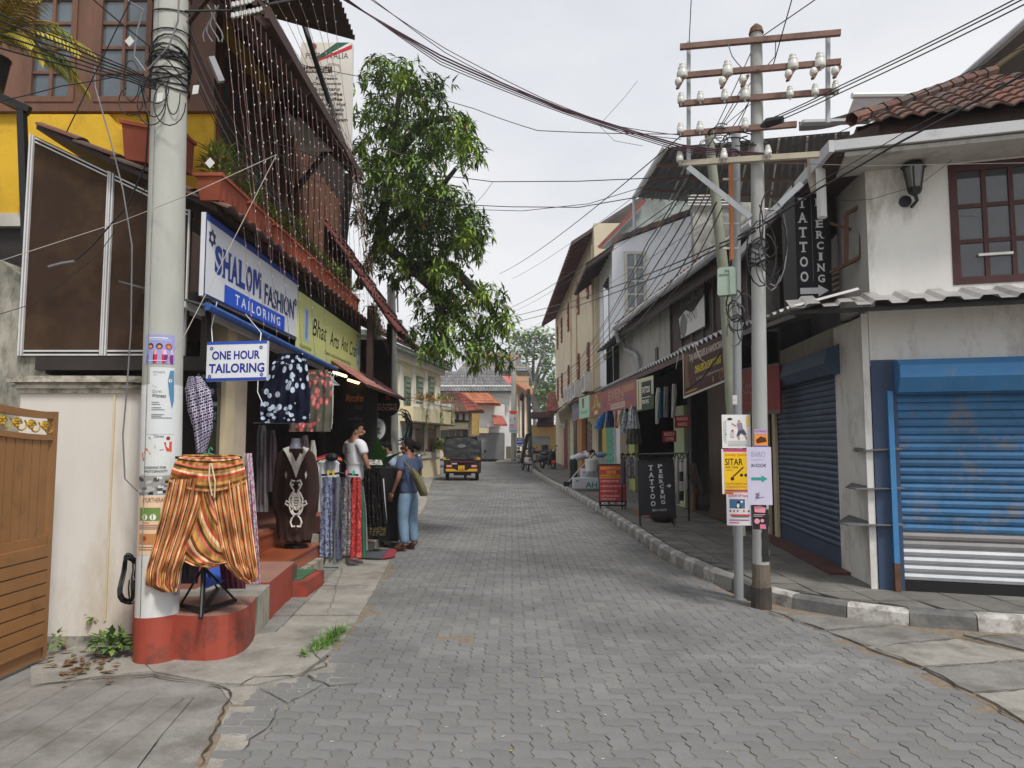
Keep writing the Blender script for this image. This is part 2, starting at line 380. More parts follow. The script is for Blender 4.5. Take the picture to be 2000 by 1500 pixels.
# rounded apron round the red plinth + cracked pieces + drain-cover slabs up the left side
GP = lambda *pp: [tuple(gnd(x, y)[:2]) for x, y in pp]
bedl = MB(); ys2 = [4.2 + .6 * i for i in range(60)]
for a, c in zip(ys2, ys2[1:]): bedl.face([(-4.5 - .1 * a, a, -.026), (edge(ROADL, a) + .14, a, -.026), (edge(ROADL, c) + .14, c, -.026), (-4.5 - .1 * c, c, -.026)], m_conc)
bedl = bedl.build('pavement', kind='structure'); ORG[bedl.name] = V(0, 0, 0)
for pp in [((250, 1262), (300, 1312), (420, 1334), (500, 1338), (590, 1316), (652, 1268), (635, 1240), (560, 1232), (500, 1240), (440, 1200), (280, 1220)),
           ((180, 1250), (250, 1262), (300, 1312), (200, 1320), (60, 1338), (60, 1295))]:
 slab(bedl, GP(*pp), m_conc2, .004, .06, .995, .012)
for pp in [((430, 1344), (505, 1338), (590, 1320), (640, 1342), (600, 1360), (540, 1372), (455, 1376)), ((600, 1316), (655, 1272), (705, 1268), (712, 1330), (640, 1338)),
           ((400, 1502), (430, 1440), (448, 1380), (545, 1375), (520, 1420), (470, 1468), (440, 1510))]:
 slab(bedl, GP(*pp), m_conc2, -.002, .06, .985, .022)
yy = [5.95, 6.35, 6.75, 7.3, 8.1, 8.9, 9.8, 10.8, 11.9, 13.1, 14.4, 15.8, 17.4, 19, 21, 23, 25.5, 28, 31, 34]
for a, c in zip(yy, yy[1:]):
 la, lc = edge(ROADL, a) + .04, edge(ROADL, c) + .04; w_ = .62
 slab(bedl, [(la - w_, a), (la, a), (lc, c), (lc - w_, c)], m_conc2, random.uniform(-.004, .008), .07, .985, .006)
 slab(bedl, [(-4.4 if a < 12 else la - 3, a), (la - w_ - .01, a), (lc - w_ - .01, c), (-4.4 if a < 12 else lc - 3, c)], m_conc, random.uniform(-.01, -.002), .07, .998, .0)
# --- right side concrete slabs, then kerb and tiled footpath
bedr = MB(); bedr.face([(2.2, .6, -.012), (14, .6, -.012), (14, 7.2, -.012), (2.2, 7.4, -.012)], m_sand)
bedr = bedr.build('pavement', kind='structure'); ORG[bedr.name] = V(0, 0, 0)
for pp in [((1612, 1232), (1745, 1222), (1868, 1246), (1690, 1262)), ((1500, 1192), (1740, 1218), (1612, 1230)), ((1690, 1265), (1868, 1249), (2050, 1285), (1800, 1302)),
           ((1800, 1305), (2080, 1290), (2160, 1330), (1900, 1352)), ((1905, 1355), (2160, 1334), (2400, 1420), (2060, 1440)), ((2070, 1445), (2400, 1425), (2900, 1560), (2250, 1600)),
           ((1880, 1240), (2040, 1246), (2200, 1280), (2055, 1283))]:
 slab(bedr, GP(*pp), m_conc2 if random.random() < .6 else m_conc, random.uniform(.002, .007), .05, .992, .018)
KX = [tuple(gnd(*p)[:2]) for p in ((2700, 1250), (2300, 1243), (2000, 1238), (1740, 1218), (1560, 1190), (1480, 1172), (1425, 1145))] + KB
def walk(tb, step):
 out = [Vector((*tb[0], 0))]; i = 0; p = out[0]
 d = 0; res = [p]; acc = 0
 for a, b_ in zip(tb, tb[1:]):
  A, B = Vector((*a, 0)), Vector((*b_, 0)); Ln = (B - A).length; pos = step - acc if acc else step
  t = pos
  while t <= Ln: res.append(A.lerp(B, t / Ln)); t += step
  acc = Ln - (t - step)
  acc = acc % step
 return res
m_kw = M('kerb_white_paint', (.50, .485, .455), .8, .15, 6, .3, 50, stain=((.20, .18, .16), .54, 7))
m_kb = M('kerb_black_paint', (.14, .137, .132), .8, .3, 6, .3, 50, stain=((.2, .19, .17), .42, 6))
m_kg = M('kerb_bare_concrete', (.29, .28, .26), .85, .25, 6, .3, 50, stain=((.12, .11, .1), .4, 6))
kb = MB(); path = []
stones = []
pts = walk(KX[:7], .52); pts2 = walk([KX[6]] + KX[7:], .30)
stones = [(a, c, i, True) for i, (a, c) in enumerate(zip(pts, pts[1:]))] + [(a, c, i, False) for i, (a, c) in enumerate(zip([pts[-1]] + pts2[1:], pts2[1:]))]
kerb = MB(); kerb.face([(2.6, 60, -.04), (3, 60, -.04), (3, 61, -.04)], m_conc); kerb = kerb.build('kerb', kind='structure'); ORG[kerb.name] = V(0, 0, 0)
for a, c, i, big in stones:
 d = (c - a); n = V(d.y, -d.x, 0).normalized(); d2 = d.normalized()
 if n.dot(V(1, .6, 0)) < 0: n = -n
 b = MB(); m = (m_kw if i % 2 else (m_kb if big else m_kg)); h = .125 + random.uniform(-.006, .006); gp = d2 * .006
 w1, w2 = .05, .135
 A, C = a + gp, c - gp; Z = lambda p, z: V(p.x, p.y, z)
 b.idx([Z(A, -.05), Z(A + n * .02, h - .03), Z(A + n * w1, h), Z(A + n * w2, h), Z(A + n * w2, -.05), Z(C, -.05), Z(C + n * .02, h - .03), Z(C + n * w1, h), Z(C + n * w2, h), Z(C + n * w2, -.05)],
          [(0, 1, 6, 5), (1, 2, 7, 6), (2, 3, 8, 7), (3, 4, 9, 8), (0, 4, 3, 2, 1), (5, 6, 7, 8, 9)], m)
 b.build('kerb_stone', kerb)
walkp = MB(); walkp.face([(4.1, 6.3, .085), (6, 6.2, .085), (14, 6.2, .085), (14, 7.6, .085), (3.0, 7.6, .085), (3.3, 6.7, .085)], m_crack)
ys3 = [8.8, 9, 12, 18, 23, 29, 38, 46, 58]
KR = sorted(KX[7:], key=lambda p: p[1])
for a, c in zip(ys3, ys3[1:]): walkp.face([(edge(KR, a) + .12, a, .085), (6, a, .085), (6, c, .085), (edge(KR, c) + .12, c, .085)], m_crack)
walkp.face([(3.0, 7.6, .085), (6, 7.6, .085), (6, 8.8, .085), (2.56, 8.8, .085)], m_crack)
walkp = walkp.build('pavement', kind='structure'); ORG[walkp.name] = V(0, 0, 0)
# tiles 0.42 m laid along the street; front band laid along the side street
def kerb_in(x, y):
 P_ = V(x, y, 0); best = 9; 
 for a, c, _, _ in stones:
  m_ = (a + c) / 2; dd = (m_ - P_).length
  if dd < best: best = dd; s_ = (a, c)
 a, c = s_; d = c - a; n = V(d.y, -d.x, 0).normalized()
 if n.dot(V(1, .6, 0)) < 0: n = -n
 return (P_ - a).dot(n)
TS = .40; nt_ = 0; far = MB(); y = 6.0
tiles = []
while y < 46:
 x = 1.4
 while x < 8.5:
  cxx, cyy = x + TS / 2, y + TS / 2
  inb = cxx < 4.15 if cyy > 8 else True
  if inb:
   poly = [(x + .006, y + .006), (x + TS - .006, y + .006), (x + TS - .006, y + TS - .006), (x + .006, y + TS - .006)]
   ds = [kerb_in(*p) for p in poly]
   if min(ds) > .15: tiles.append((cyy, poly))
   elif max(ds) > .2: # cut tile: push the outside corners back to the kerb
    q = []
    for p, dd in zip(poly, ds):
     if dd < .165:
      o_ = max(zip(ds, poly))[1]; t = 0
      while t < 1 and kerb_in(p[0] + (o_[0] - p[0]) * t, p[1] + (o_[1] - p[1]) * t) < .165: t += .05
      p = (p[0] + (o_[0] - p[0]) * t, p[1] + (o_[1] - p[1]) * t)
     q.append(p)
    tiles.append((cyy, q))
  x += TS
 y += TS
tiles.sort(key=lambda t: t[0])
for k, (cy_, poly) in enumerate(tiles):
 b = MB() if k < 290 else far; h = .122 + random.uniform(-.003, .003); b.r = random.random()
 b.idx([(p[0], p[1], h + random.uniform(-.002, .002)) for p in poly] + [(p[0], p[1], .07) for p in poly], [(0, 1, 2, 3)] + [(i, 4 + i, 4 + (i + 1) % 4, (i + 1) % 4) for i in range(4)], m_tile)
 if k < 290: b.build('pavement_tile', walkp)
if far.f: far.build('pavement_tiles', walkp, kind='stuff')
b = MB()
def crackline(pp, w):
 P_ = [gnd(*q, .0075) for q in pp]; Q = []
 for a, c in zip(P_, P_[1:]):
  n = max(2, int((c - a).length / .07))
  for i in range(n): Q.append(a.lerp(c, i / n) + V(random.uniform(-.018, .018), random.uniform(-.018, .018), 0))
 Q.append(P_[-1]); L_ = []
 for i, q in enumerate(Q):
  d = (Q[min(i + 1, len(Q) - 1)] - Q[max(i - 1, 0)]); t = V(-d.y, d.x, 0).normalized() * w * random.uniform(.12, .62) * (1 if 0 < i < len(Q) - 1 else .1); L_.append((q - t, q + t))
 for (a, c), (e, f) in zip(L_, L_[1:]): b.face([a, e, f, c], m_crack)
for pp, w in ((((60, 1340), (200, 1322), (300, 1318), (420, 1338), (452, 1345), (436, 1390), (412, 1440), (388, 1500)), .016), (((452, 1345), (500, 1322), (585, 1318), (645, 1338), (712, 1333)), .012), (((505, 1340), (560, 1372), (610, 1350), (640, 1330)), .008), (((470, 1465), (520, 1418), (548, 1378)), .008),
              (((1500, 1195), (1700, 1262), (1810, 1305), (1905, 1356), (2010, 1420)), .014), (((1612, 1231), (1745, 1221)), .009), (((1690, 1264), (1868, 1248), (1990, 1236)), .009), (((1800, 1303), (2020, 1286)), .009), (((1905, 1354), (2030, 1342)), .009), (((1880, 1240), (1950, 1262), (2000, 1272)), .02), (((600, 1262), (640, 1300), (600, 1312)), .01), (((690, 1040), (640, 1200)), .006)): crackline(pp, w)
b.build('pavement_cracks', kind='stuff')
# loose dirt by the kerb, far crossing ground
b = MB(); b.face([(-30, 57, -.02), (30, 57, -.02), (30, 75, -.02), (-30, 75, -.02)], m_conc); b.build('side_road', kind='structure')
# ================================================================ left side of the street
m_gate = M('bronze_gate_paint', (.285, .14, .052), .42, .10, 4, .06, 30, stain=((.16, .075, .03), .30, 5), spec=.5)
m_gold = M('gold_paint', (.62, .40, .06), .35, .2, 8, metal=.6)
m_white = M('dirty_white_plaster', (.62, .59, .53), .85, .08, 2, .25, 25, stain=((.42, .34, .24), .34, 1.4), streak=3)
m_lich = M('lichen_wall', (.36, .34, .28), .95, .35, 2.4, .6, 25, stain=((.06, .065, .05), .62, 3.2), streak=2.5)
m_brown = M('brown_panel', (.05, .030, .020), .85, .3, 1.5, .1, 200, fine=.5, stain=((.09, .055, .026), .42, 1.2), spec=.12)
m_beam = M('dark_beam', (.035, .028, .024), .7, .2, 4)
m_alu = M('white_aluminium', (.62, .62, .62), .4, .08, 6)
m_yellow = M('ochre_yellow_plaster', (.72, .44, .03), .85, .10, 3, .35, 35, stain=((.45, .25, .03), .35, 2))
m_wood = M('teak_window_wood', (.165, .078, .048), .55, .25, 6, .15, 40, streak=6)
m_darkwood = M('dark_timber', (.045, .024, .018), .65, .3, 6, .2, 40, streak=5)
m_glass = glass('window_glass', (.10, .13, .15))
m_black = M('black_paint', (.012, .012, .013), .5, .2, 6)
m_dark = M('unlit_shop_interior', (.05, .044, .04), .9, .3, 3)  # dark base colour stands in for the lack of light indoors
m_terra = M('terracotta_tile', (.30, .085, .04), .8, .25, 5, .3, 50, piece=.25, stain=((.07, .045, .035), .48, 4))
m_terra_old = M('old_terracotta_tile', (.185, .088, .065), .95, .3, 6, .5, 40, piece=.4, stain=((.10, .09, .082), .60, 4), spec=.2)
m_plant_pot = M('red_terracotta_planter', (.30, .07, .034), .75, .2, 4, .15, 40, piece=.3, stain=((.2, .06, .035), .3, 3))
m_tin = M('weathered_tin', (.09, .075, .07), .55, .3, 3, .2, 40, metal=.3, stain=((.12, .05, .03), .4, 3))
m_red = M('red_oxide_paint', (.36, .065, .04), .6, .14, 3, .15, 40, stain=((.10, .045, .03), .44, 3.0), fine=.12)
m_redtop = M('worn_red_floor', (.30, .12, .085), .6, .2, 3, .1, 40, stain=((.2, .13, .1), .4, 3))
m_wornplaster = M('worn_grey_plaster', (.40, .37, .30), .9, .3, 5, .5, 40, stain=((.10, .09, .07), .52, 5), streak=3)
m_tilestep = M('brick_red_step_tile', (.36, .10, .045), .28, .12, 2, .05, 20, stain=((.22, .07, .035), .35, 3))
m_cream = M('cream_paint', (.62, .52, .34), .75, .12, 3)
m_blue_aw = M('blue_awning_sheet', (.035, .10, .34), .5, .15, 5, .1, 30, stain=((.2, .25, .33), .3, 6))
m_greysheet = M('grey_awning_underside', (.10, .10, .105), .7, .3, 3)
def leafmat(name, col, v=.5, sc=1.4, rough=.6):
 if name in MATS: return MATS[name]
 m = M(name, col, rough, v, sc, spec=.3); b = m.node_tree.nodes['Principled BSDF']
 try: b.inputs['Transmission Weight'].default_value = 0; b.inputs['Subsurface Weight'].default_value = 0
 except Exception: pass
 return m
m_leaf = leafmat('leaf_green', (.13, .21, .042)); m_leaf2 = leafmat('leaf_dark_green', (.066, .115, .032)); m_leaf3 = leafmat('leaf_fresh_green', (.25, .36, .05)); m_leafdry = leafmat('leaf_dry', (.20, .13, .05))
m_bark = M('grey_bark', (.12, .105, .09), .9, .35, 5, .6, 25, streak=3)
def leaf(b, base, d, ln, w, m, droop=.25, n=2):
 """one folded leaf blade"""
 d = Vector(d).normalized(); s = d.cross(V(0, 0, 1)); s = s.normalized() if s.length > .01 else V(1, 0, 0); up = s.cross(d)
 p = [Vector(base)]; q = d.copy()
 for i in range(n): q = (q + V(0, 0, -droop)).normalized(); p.append(p[-1] + q * ln / n)
 if n == 2:
  mid = p[1]; l, r = mid - s * w / 2 + up * w * .15, mid + s * w / 2 + up * w * .15
  b.idx([p[0], l, p[2], r, mid], [(0, 4, 1), (1, 4, 2), (0, 3, 4), (4, 3, 2)], m)
 else: b.idx([p[0], p[0].lerp(p[1], .5) - s * w / 2, p[1], p[0].lerp(p[1], .5) + s * w / 2], [(0, 1, 2, 3)], m)
def bush(b, c, r, n, ln, w, mats, up=.3, droop=.2):
 for i in range(n):
  d = V(random.gauss(0, 1), random.gauss(0, 1), abs(random.gauss(0, 1)) * .7 + up).normalized(); k = random.random() ** .5
  leaf(b, Vector(c) + V(d.x * r[0], d.y * r[1], d.z * r[2]) * k, d + V(random.uniform(-.6, .6), random.uniform(-.6, .6), random.uniform(-.3, .5)), ln * random.uniform(.7, 1.2), w, random.choice(mats), droop)
def window(t, A, B, h, cols, rows, mf, mg, fw=.05, dep=.06, rec=.03, name='window', split=False, mid=None):
 """framed window: A,B = bottom corners on the wall face; frame proud of the wall, panes behind"""
 A, B = Vector(A), Vector(B); u = (B - A); W = u.length; u = u / W; n = u.cross(V(0, 0, 1)).normalized(); Z = V(0, 0, 1)
 f = MB()
 for o, uu, vv in ((A, W, fw), (A + Z * (h - fw), W, fw)): f.obox(o - n * .02, u * uu, Z * vv, n * dep, mf)
 for k in (0, W - fw): f.obox(A + u * k + Z * fw - n * .02, u * fw, Z * (h - 2 * fw), n * dep, mf)
 fr = f.build(name, t)
 cw = (W - 2 * fw) / cols; rh = (h - 2 * fw) / rows; mu = MB(); bw = fw * .55
 for c in range(1, cols):
  q = fw * 1.3 if (split and c == cols // 2) else bw
  mu.obox(A + u * (fw + c * cw - q / 2) + Z * fw - n * .015, u * q, Z * (h - 2 * fw), n * (dep * .75), mf)
 for r in range(1, rows): mu.obox(A + u * fw + Z * (fw + r * rh - bw / 2) - n * .018, u * (W - 2 * fw), Z * bw, n * (dep * .68), mf)
 if mu.f: mu.build('muntin', fr)
 for c in range(cols):
  for r in range(rows):
   g_ = MB(); g_.obox(A + u * (fw + c * cw) + Z * (fw + r * rh) + n * (dep * .3 - .02), u * cw, Z * rh, n * .006, mg); g_.build('pane', fr)
 return fr
t = thing('gate', 'bronze-brown metal gate with gold flower scrolls in its curved top', 'gate', (-3.48, 4.3, 0))
gx = lambda y: -3.50 + (y - 3.0) * .018
gt = lambda y: 1.835 + .10 * max(0, (5.3 - y)) ** 1.7
y0, y1 = 3.35, 5.38
def gbar(ya, za, yb, zb, w, th=.045): 
 b = MB(); b.bar((gx(ya), ya, za), (gx(yb), yb, zb), th, w, m_gate); return b
gbar(y1 - .02, .03, y1 - .02, gt(y1), .055).build('gate_post', t); gbar(y0, .03, y0, gt(y0), .055).build('gate_post', t)
for off, w in ((0, .05), (-.165, .04)):
 b = MB(); n = 14
 for i in range(n): a, c = y0 + (y1 - .05 - y0) * i / n, y0 + (y1 - .05 - y0) * (i + 1) / n; b.bar((gx(a), a, gt(a) - .03 + off), (gx(c), c + .004, gt(c) - .03 + off), .05, w, m_gate)
 b.build('curved_rail', t)
gbar(y0, .885, y1 - .05, .885, .07).build('middle_rail', t); gbar(y0, .075, y1 - .05, .075, .09).build('bottom_rail', t)
k = 0; y = y0 + .05
while y < y1 - .10:
 z1 = gt(y) - .215; b = MB(); b.obox((gx(y) - .012, y, .92), (.024, 0, 0), (0, .079, 0), (0, 0, z1 - .92), m_gate); b.build('vertical_slat', t); y += .087
for i in range(8):
 z = .125 + i * .0925; b = MB(); b.obox((gx(y0) - .014, y0 + .03, z), (.028 + .036, 0, 0), (.036, y1 - y0 - .10, 0), (0, 0, .082), m_gate); b.build('horizontal_slat', t)
y = 3.5
while y < 5.3:
 b = MB(); zc = gt(y) - .112; x = gx(y)
 b.tube([(x + .02, y + .055 * (1 - q / 9) * cos(q * .75), zc + .042 * (1 - q / 11) * sin(q * .75)) for q in range(11)], .008, m_gold, 5)
 b.tube([(x + .015, y + .06 + .05 * cos(q * .6 + 3), zc - .01 + .04 * sin(q * .6 + 3)) for q in range(8)], .006, m_gold, 5)
 for q in range(6): b.sphere((x + .025, y + .022 * cos(q * 1.05), zc + .022 * sin(q * 1.05)), .011, m_gold, 6, 4)
 b.build('scroll_ornament', t); y += .145
t = thing('gate_pillar', 'white plastered gate pillar with a rounded corner and moulded cap', 'pillar', (-3.4, 6, 0))
def rc(d=0.0):
 x0, x1, ya, yb = -3.98 - d, -2.99 + d, 5.75 - d, 6.18; r = .22
 return [(x0, ya)] + [(x1 - r + r * sin(a * pi / 12), ya + r - r * cos(a * pi / 12)) for a in range(7)] + [(x1, yb), (x0, yb)]
m_pill = M('pillar_plaster', (.66, .62, .56), .85, .06, 1.4, .3, 14, stain=((.50, .40, .29), .42, 1.1), streak=3)
m_moss = M('mossy_pillar_foot', (.40, .37, .32), .95, .3, 5, .3, 30, stain=((.03, .032, .026), .62, 5))
b = MB(); b.prism(rc(), (0, 0, .08), (1, 0, 0), (0, 1, 0), (0, 0, 1.92), m_pill); b.build('shaft', t)
b = MB(); b.prism(rc(.004), (0, 0, -.03), (1, 0, 0), (0, 1, 0), (0, 0, .11), m_moss); b.build('foot', t)
m_cap = M('mossy_moulding', (.50, .46, .38), .9, .2, 6, .4, 30, stain=((.09, .085, .06), .52, 7))
for z, d, h in ((2.0, .02, .035), (2.037, .045, .03), (2.069, .03, .015), (2.086, .075, .05)):
 b = MB(); b.prism(rc(d), (0, 0, z), (1, 0, 0), (0, 1, 0), (0, 0, h), m_cap); b.build('cap_moulding', t)
b = MB(); b.box(-3.218, 5.737, .2, -3.205, 5.7505, 1.99, m_cream); b.build('plaster_bead', t)
t = thing('old_wall', 'stained grey lichen-covered wall behind the bronze gate', 'wall', (-5, 6.4, 0))
b = MB(); pts = [(-7.5, -.05), (-7.5, 3.25)] + [(-7.0 + i * .3, 3.32 - .0 * i + random.uniform(-.03, .03)) for i in range(8)] + [(-4.55, 3.22), (-4.3, 3.02), (-4.13, 2.98), (-4.1, 2.2), (-4.0, 2.18), (-4.0, -.05)]
b.prism(pts, (0, 6.22, 0), (1, 0, 0), (0, 0, 1), (0, .3, 0), m_lich); b.build('wall', t)
shop = thing('lean_to_shop', 'lean-to shop with brown side panels, blue awning and dark goods-filled interior', 'shop', (-3.4, 9, 0))
Yp = 6.2
pq = lambda px, py: (at(px, py, Yp).x, at(px, py, Yp).z)
topz = lambda x: 4.27 + (x + 4.13) * (3.60 - 4.27) / (1.40)
def panel(x0, x1):
 b = MB(); z0 = pq(75, 695)[1]
 b.prism([(x0, z0), (x1, z0), (x1, topz(x1)), (x0, topz(x0))], (0, Yp, 0), (1, 0, 0), (0, 0, 1), (0, .04, 0), m_brown); b.build('side_panel', shop)
 for s_ in ((x0, x0 + .014), (x0 + .026, x0 + .038), (x1 - .012, x1)):
  f = MB(); f.prism([(s_[0], z0), (s_[1], z0), (s_[1], topz(s_[1])), (s_[0], topz(s_[0]))], (0, Yp - .025, 0), (1, 0, 0), (0, 0, 1), (0, .025, 0), m_alu); f.build('frame_strip', shop)
 for dz in (0, .034):
  f = MB(); f.box(x0 + .05, Yp - .022, z0 + dz, x1 - .02, Yp - .001, z0 + dz + .015, m_alu); f.build('frame_strip', shop)
  f = MB(); f.obox((x0 + .05, Yp - .021, topz(x0 + .05) - .024 - dz), (x1 - x0 - .07, 0, topz(x1 - .02) - topz(x0 + .05)), (0, .02, 0), (0, 0, .013), m_alu); f.build('frame_strip', shop)
for a, c in ((pq(75, 0)[0], pq(231, 0)[0]), (pq(232, 0)[0], pq(352, 0)[0]), (pq(353, 0)[0], pq(388, 0)[0])): panel(a, c)
z0 = pq(75, 723)[1]; z1 = pq(75, 697)[1]
b = MB(); b.box(-4.16, Yp - .03, z0, -2.68, Yp + .1, z1, m_beam); b.build('beam', shop)
b = MB(); b.box(-2.725, Yp - .03, z1, -2.67, Yp + .05, 3.62, m_beam); b.build('corner_post', shop)
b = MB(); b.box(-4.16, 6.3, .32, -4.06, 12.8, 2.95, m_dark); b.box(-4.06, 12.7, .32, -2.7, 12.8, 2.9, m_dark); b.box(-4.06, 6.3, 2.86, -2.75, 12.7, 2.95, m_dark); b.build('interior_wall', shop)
b = MB(); b.box(-4.06, 6.35, .30, -3.0, 12.7, .52, m_redtop); b.box(-3.0, 6.35, .30, -2.78, 7.55, .52, m_redtop); b.box(-3.0, 9.42, .30, -2.78, 12.7, .52, m_redtop); b.build('floor', shop)
b = MB(); b.box(-2.78, 6.25, 2.86, -2.70, 12.6, 3.66, m_beam); b.build('fascia', shop)
b = MB(); b.box(-2.95, 6.85, .52, -2.76, 7.08, 2.86, m_cream); b.build('door_jamb', shop)
b = MB(); b.box(-2.86, 7.09, .52, -2.80, 7.5, 2.86, M('pale_door_leaf', (.55, .47, .36), .6, .1, 3)); b.build('door_leaf', shop)
b = MB(); b.box(-2.82, 6.35, .95, -2.80, 6.83, 2.5, glass('shop_glass', (.015, .02, .02))); b.build('display_glass', shop)
# tiled roof : slab, tile ends along the gable edge and along the eave
rz = lambda x: 4.36 + (x + 4.2) * (-.46)
b = MB(); b.obox((-4.2, 6.08, rz(-4.2)), (1.62, 0, -.46 * 1.62), (0, 6.6, 0), (0, 0, .05), m_darkwood); roof = b.build('roof', shop)
def tile(par, o, u, v, m, h=.035, W=.24, Ln=.40):
 """one curved clay tile: u across, v down the slope"""
 u, v = Vector(u).normalized(), Vector(v).normalized(); n = u.cross(v).normalized(); n = n if n.z > 0 else -n
 prof = [(0, .0), (.25, .8), (.5, 1), (.75, .5), (1, .1)]; b = MB(); o = Vector(o); q = []
 for tt, lift in ((0, 0), (Ln, .03)):
  q += [o + v * tt + u * (a * W) + n * (h * c + lift) for a, c in prof]
 lo = [p - n * .018 for p in q]
 b.idx(q + lo, [(i, i + 1, 6 + i, 5 + i) for i in range(4)] + [(10 + i, 15 + i, 16 + i, 11 + i) for i in range(4)] + [(5 + i, 6 + i, 16 + i, 15 + i) for i in range(4)] + [(0, 5, 15, 10), (4, 14, 19, 9)], m)
 return b.build('tile', par)
dv = V(1, 0, -.46)
for r in range(5):
 for c in range(27):
  if c > 3 and r not in (3, 4): continue
  x = -4.18 + r * .335; tile(roof, (x, 6.04 + c * .245, rz(x) + .055), (0, 1, 0), dv, m_terra_old)
# planters standing on the eave
m_fern = leafmat('fern_green', (.11, .14, .03)); 
yy = 5.98
for i in range(8):
 L_ = .66; x0 = -2.74
 pt = thing('planter', 'red terracotta trough planter on the lean-to eave, %s' % ['nearest the concrete pole', 'second from the concrete pole', 'third from the concrete pole', 'fourth from the concrete pole', 'over the join of the two signs', 'sixth from the pole, above the yellow sign', 'seventh from the pole, above the yellow sign', 'farthest from the concrete pole'][i], 'planter', (x0 + .1, yy + L_ / 2, 3.66), 'planters along the shop eave')
 b = MB(); y_a, y_b = yy + .02, yy + L_ - .02
 b.idx([(x0 + .03, y_a + .03, 3.70), (x0 + .19, y_a + .03, 3.70), (x0 + .19, y_b - .03, 3.70), (x0 + .03, y_b - .03, 3.70), (x0, y_a, 3.90), (x0 + .22, y_a, 3.90), (x0 + .22, y_b, 3.90), (x0, y_b, 3.90)],
          [(3, 2, 1, 0), (0, 1, 5, 4), (1, 2, 6, 5), (2, 3, 7, 6), (3, 0, 4, 7), (4, 5, 6, 7)], m_plant_pot); b.build('trough', pt)
 b = MB()
 for q in range(5): b.box(x0 + .19, y_a + .08 + q * .12, 3.71, x0 + .213, y_a + .12 + q * .12, 3.895, m_plant_pot)
 b.build('trough_rib', pt)
 b = MB(); b.box(x0 - .015, y_a - .015, 3.902, x0 + .235, y_b + .015, 3.932, m_plant_pot); b.build('rim', pt)
 b = MB(); bush(b, (x0 + .1, yy + L_ / 2, 3.92), (.12, .3, .22 if i % 3 else .36), 230, .15, .024, [m_fern, m_leaf, m_leaf, m_leafdry, m_leaf3], .4, .3); b.build('foliage', pt)
 yy += L_ + .05
pt = thing('planter', 'red terracotta trough planter end-on beside the yellow wall, left of the concrete pole', 'planter', at(268, 300, 6.9), 'planters along the shop eave')
c = at(240, 242, 6.9); d_ = at(300, 310, 6.9)
b = MB(); W = d_.x - c.x; b.idx([(c.x + .03, 6.9, d_.z), (d_.x + .3, 6.9, d_.z - .1), (d_.x + .3, 7.1, d_.z - .1), (c.x + .03, 7.1, d_.z), (c.x, 6.88, c.z), (d_.x + .3, 6.88, c.z - .12), (d_.x + .3, 7.12, c.z - .12), (c.x, 7.12, c.z)], [(3, 2, 1, 0), (0, 1, 5, 4), (1, 2, 6, 5), (2, 3, 7, 6), (3, 0, 4, 7), (4, 5, 6, 7)], m_plant_pot); b.build('trough', pt)
b = MB(); b.obox((c.x - .02, 6.86, c.z), (W + .34, 0, -.13), (0, .28, 0), (0, 0, .035), m_plant_pot); b.build('rim', pt)
b = MB(); bush(b, (c.x + .3, 7, c.z), (.25, .1, .15), 60, .12, .02, [m_fern, m_leaf], .4); b.build('foliage', pt)
m_signwhite = M('sign_white', (.72, .74, .78), .45, .04, 3); BLUE = P(38, 62, 150, .45); NAVY = P(40, 44, 96, .45)
t = thing('shop_sign', 'long white SHALOM FASHION TAILORING sign board with blue lettering under the eave', 'sign', (-2.66, 7.6, 2.9))
_p, _q = lx(397, 577, -2.66), lx(579, 662, -2.66); s = Board(_p, V(-2.66, _q.y, _p.z), .735); s.base('board', m_signwhite, .04, t)
s.rect(0, 0, 1, .085, P(58, 78, 158)); s.rect(0, .965, 1, 1, NAVY); s.rect(0, .085, .008, 1, NAVY)
for dx, m in ((0, BLUE),): s.word('SHALOM', .078 + dx, .30 + dx, .52 + dx, .665 + dx, m, .045)
for dx, m in ((.003, P(20, 24, 60)), (0, P(52, 56, 110))): s.text('FASHION', .56 + dx, .395 + dx, .945 + dx, .70 + dx, m, .012)
s.rect(.165, .735, .82, .97, P(40, 88, 205)); s.text('T A I L O R I N G', .26, .785, .76, .925, P(225, 230, 240), .02)
s.star(.052, .26, .028, NAVY, .016); s.star(.968, .40, .018, NAVY, .012)
s.done(t)
t = thing('shop_sign', 'faded yellow-green Bhat Arts And Craft sign board with black script lettering', 'sign', (-2.64, 10.7, 2.78))
m_yel = M('faded_yellow_sign', (.58, .60, .24), .6, .07, 3, stain=((.60, .55, .08), .35, 1.5))
_p, _q = lx(582, 684, -2.64), lx(703, 734, -2.64); s = Board(_p, V(-2.64, _q.y, _p.z), .74); s.base('board', m_yel, .035, t); K = P(28, 26, 22)
s.rect(.06, .22, .125, .80, P(170, 190, 200)); s.poly([(.085, .25), (.105, .24), (.108, .7), (.09, .78), (.078, .7)], P(120, 140, 170))
s.text('Bhat', .17, .30, .37, .62, K, .005, .25); s.text('Arts', .42, .34, .57, .64, K, .005, .25); s.text('And', .61, .30, .74, .60, K, .005, .25); s.text('Craft', .77, .30, .93, .62, K, .005, .25)
s.text('Dealers of all kind of Handicrafts & Gifts', .35, .78, .80, .85, P(70, 75, 50)); s.rect(.915, .17, .975, .82, P(170, 190, 195)); s.disc(.945, .45, .022, P(110, 130, 170)); s.disc(.945, .7, .014, P(90, 110, 150))
s.rect(.90, .06, .975, .12, P(150, 155, 80)); s.rect(.02, .87, .16, .92, P(150, 155, 80)); s.done(t)
t = thing('hanging_sign', 'white ONE HOUR TAILORING sign with blue bands hanging from the awning', 'sign', at(460, 700, 5.95))
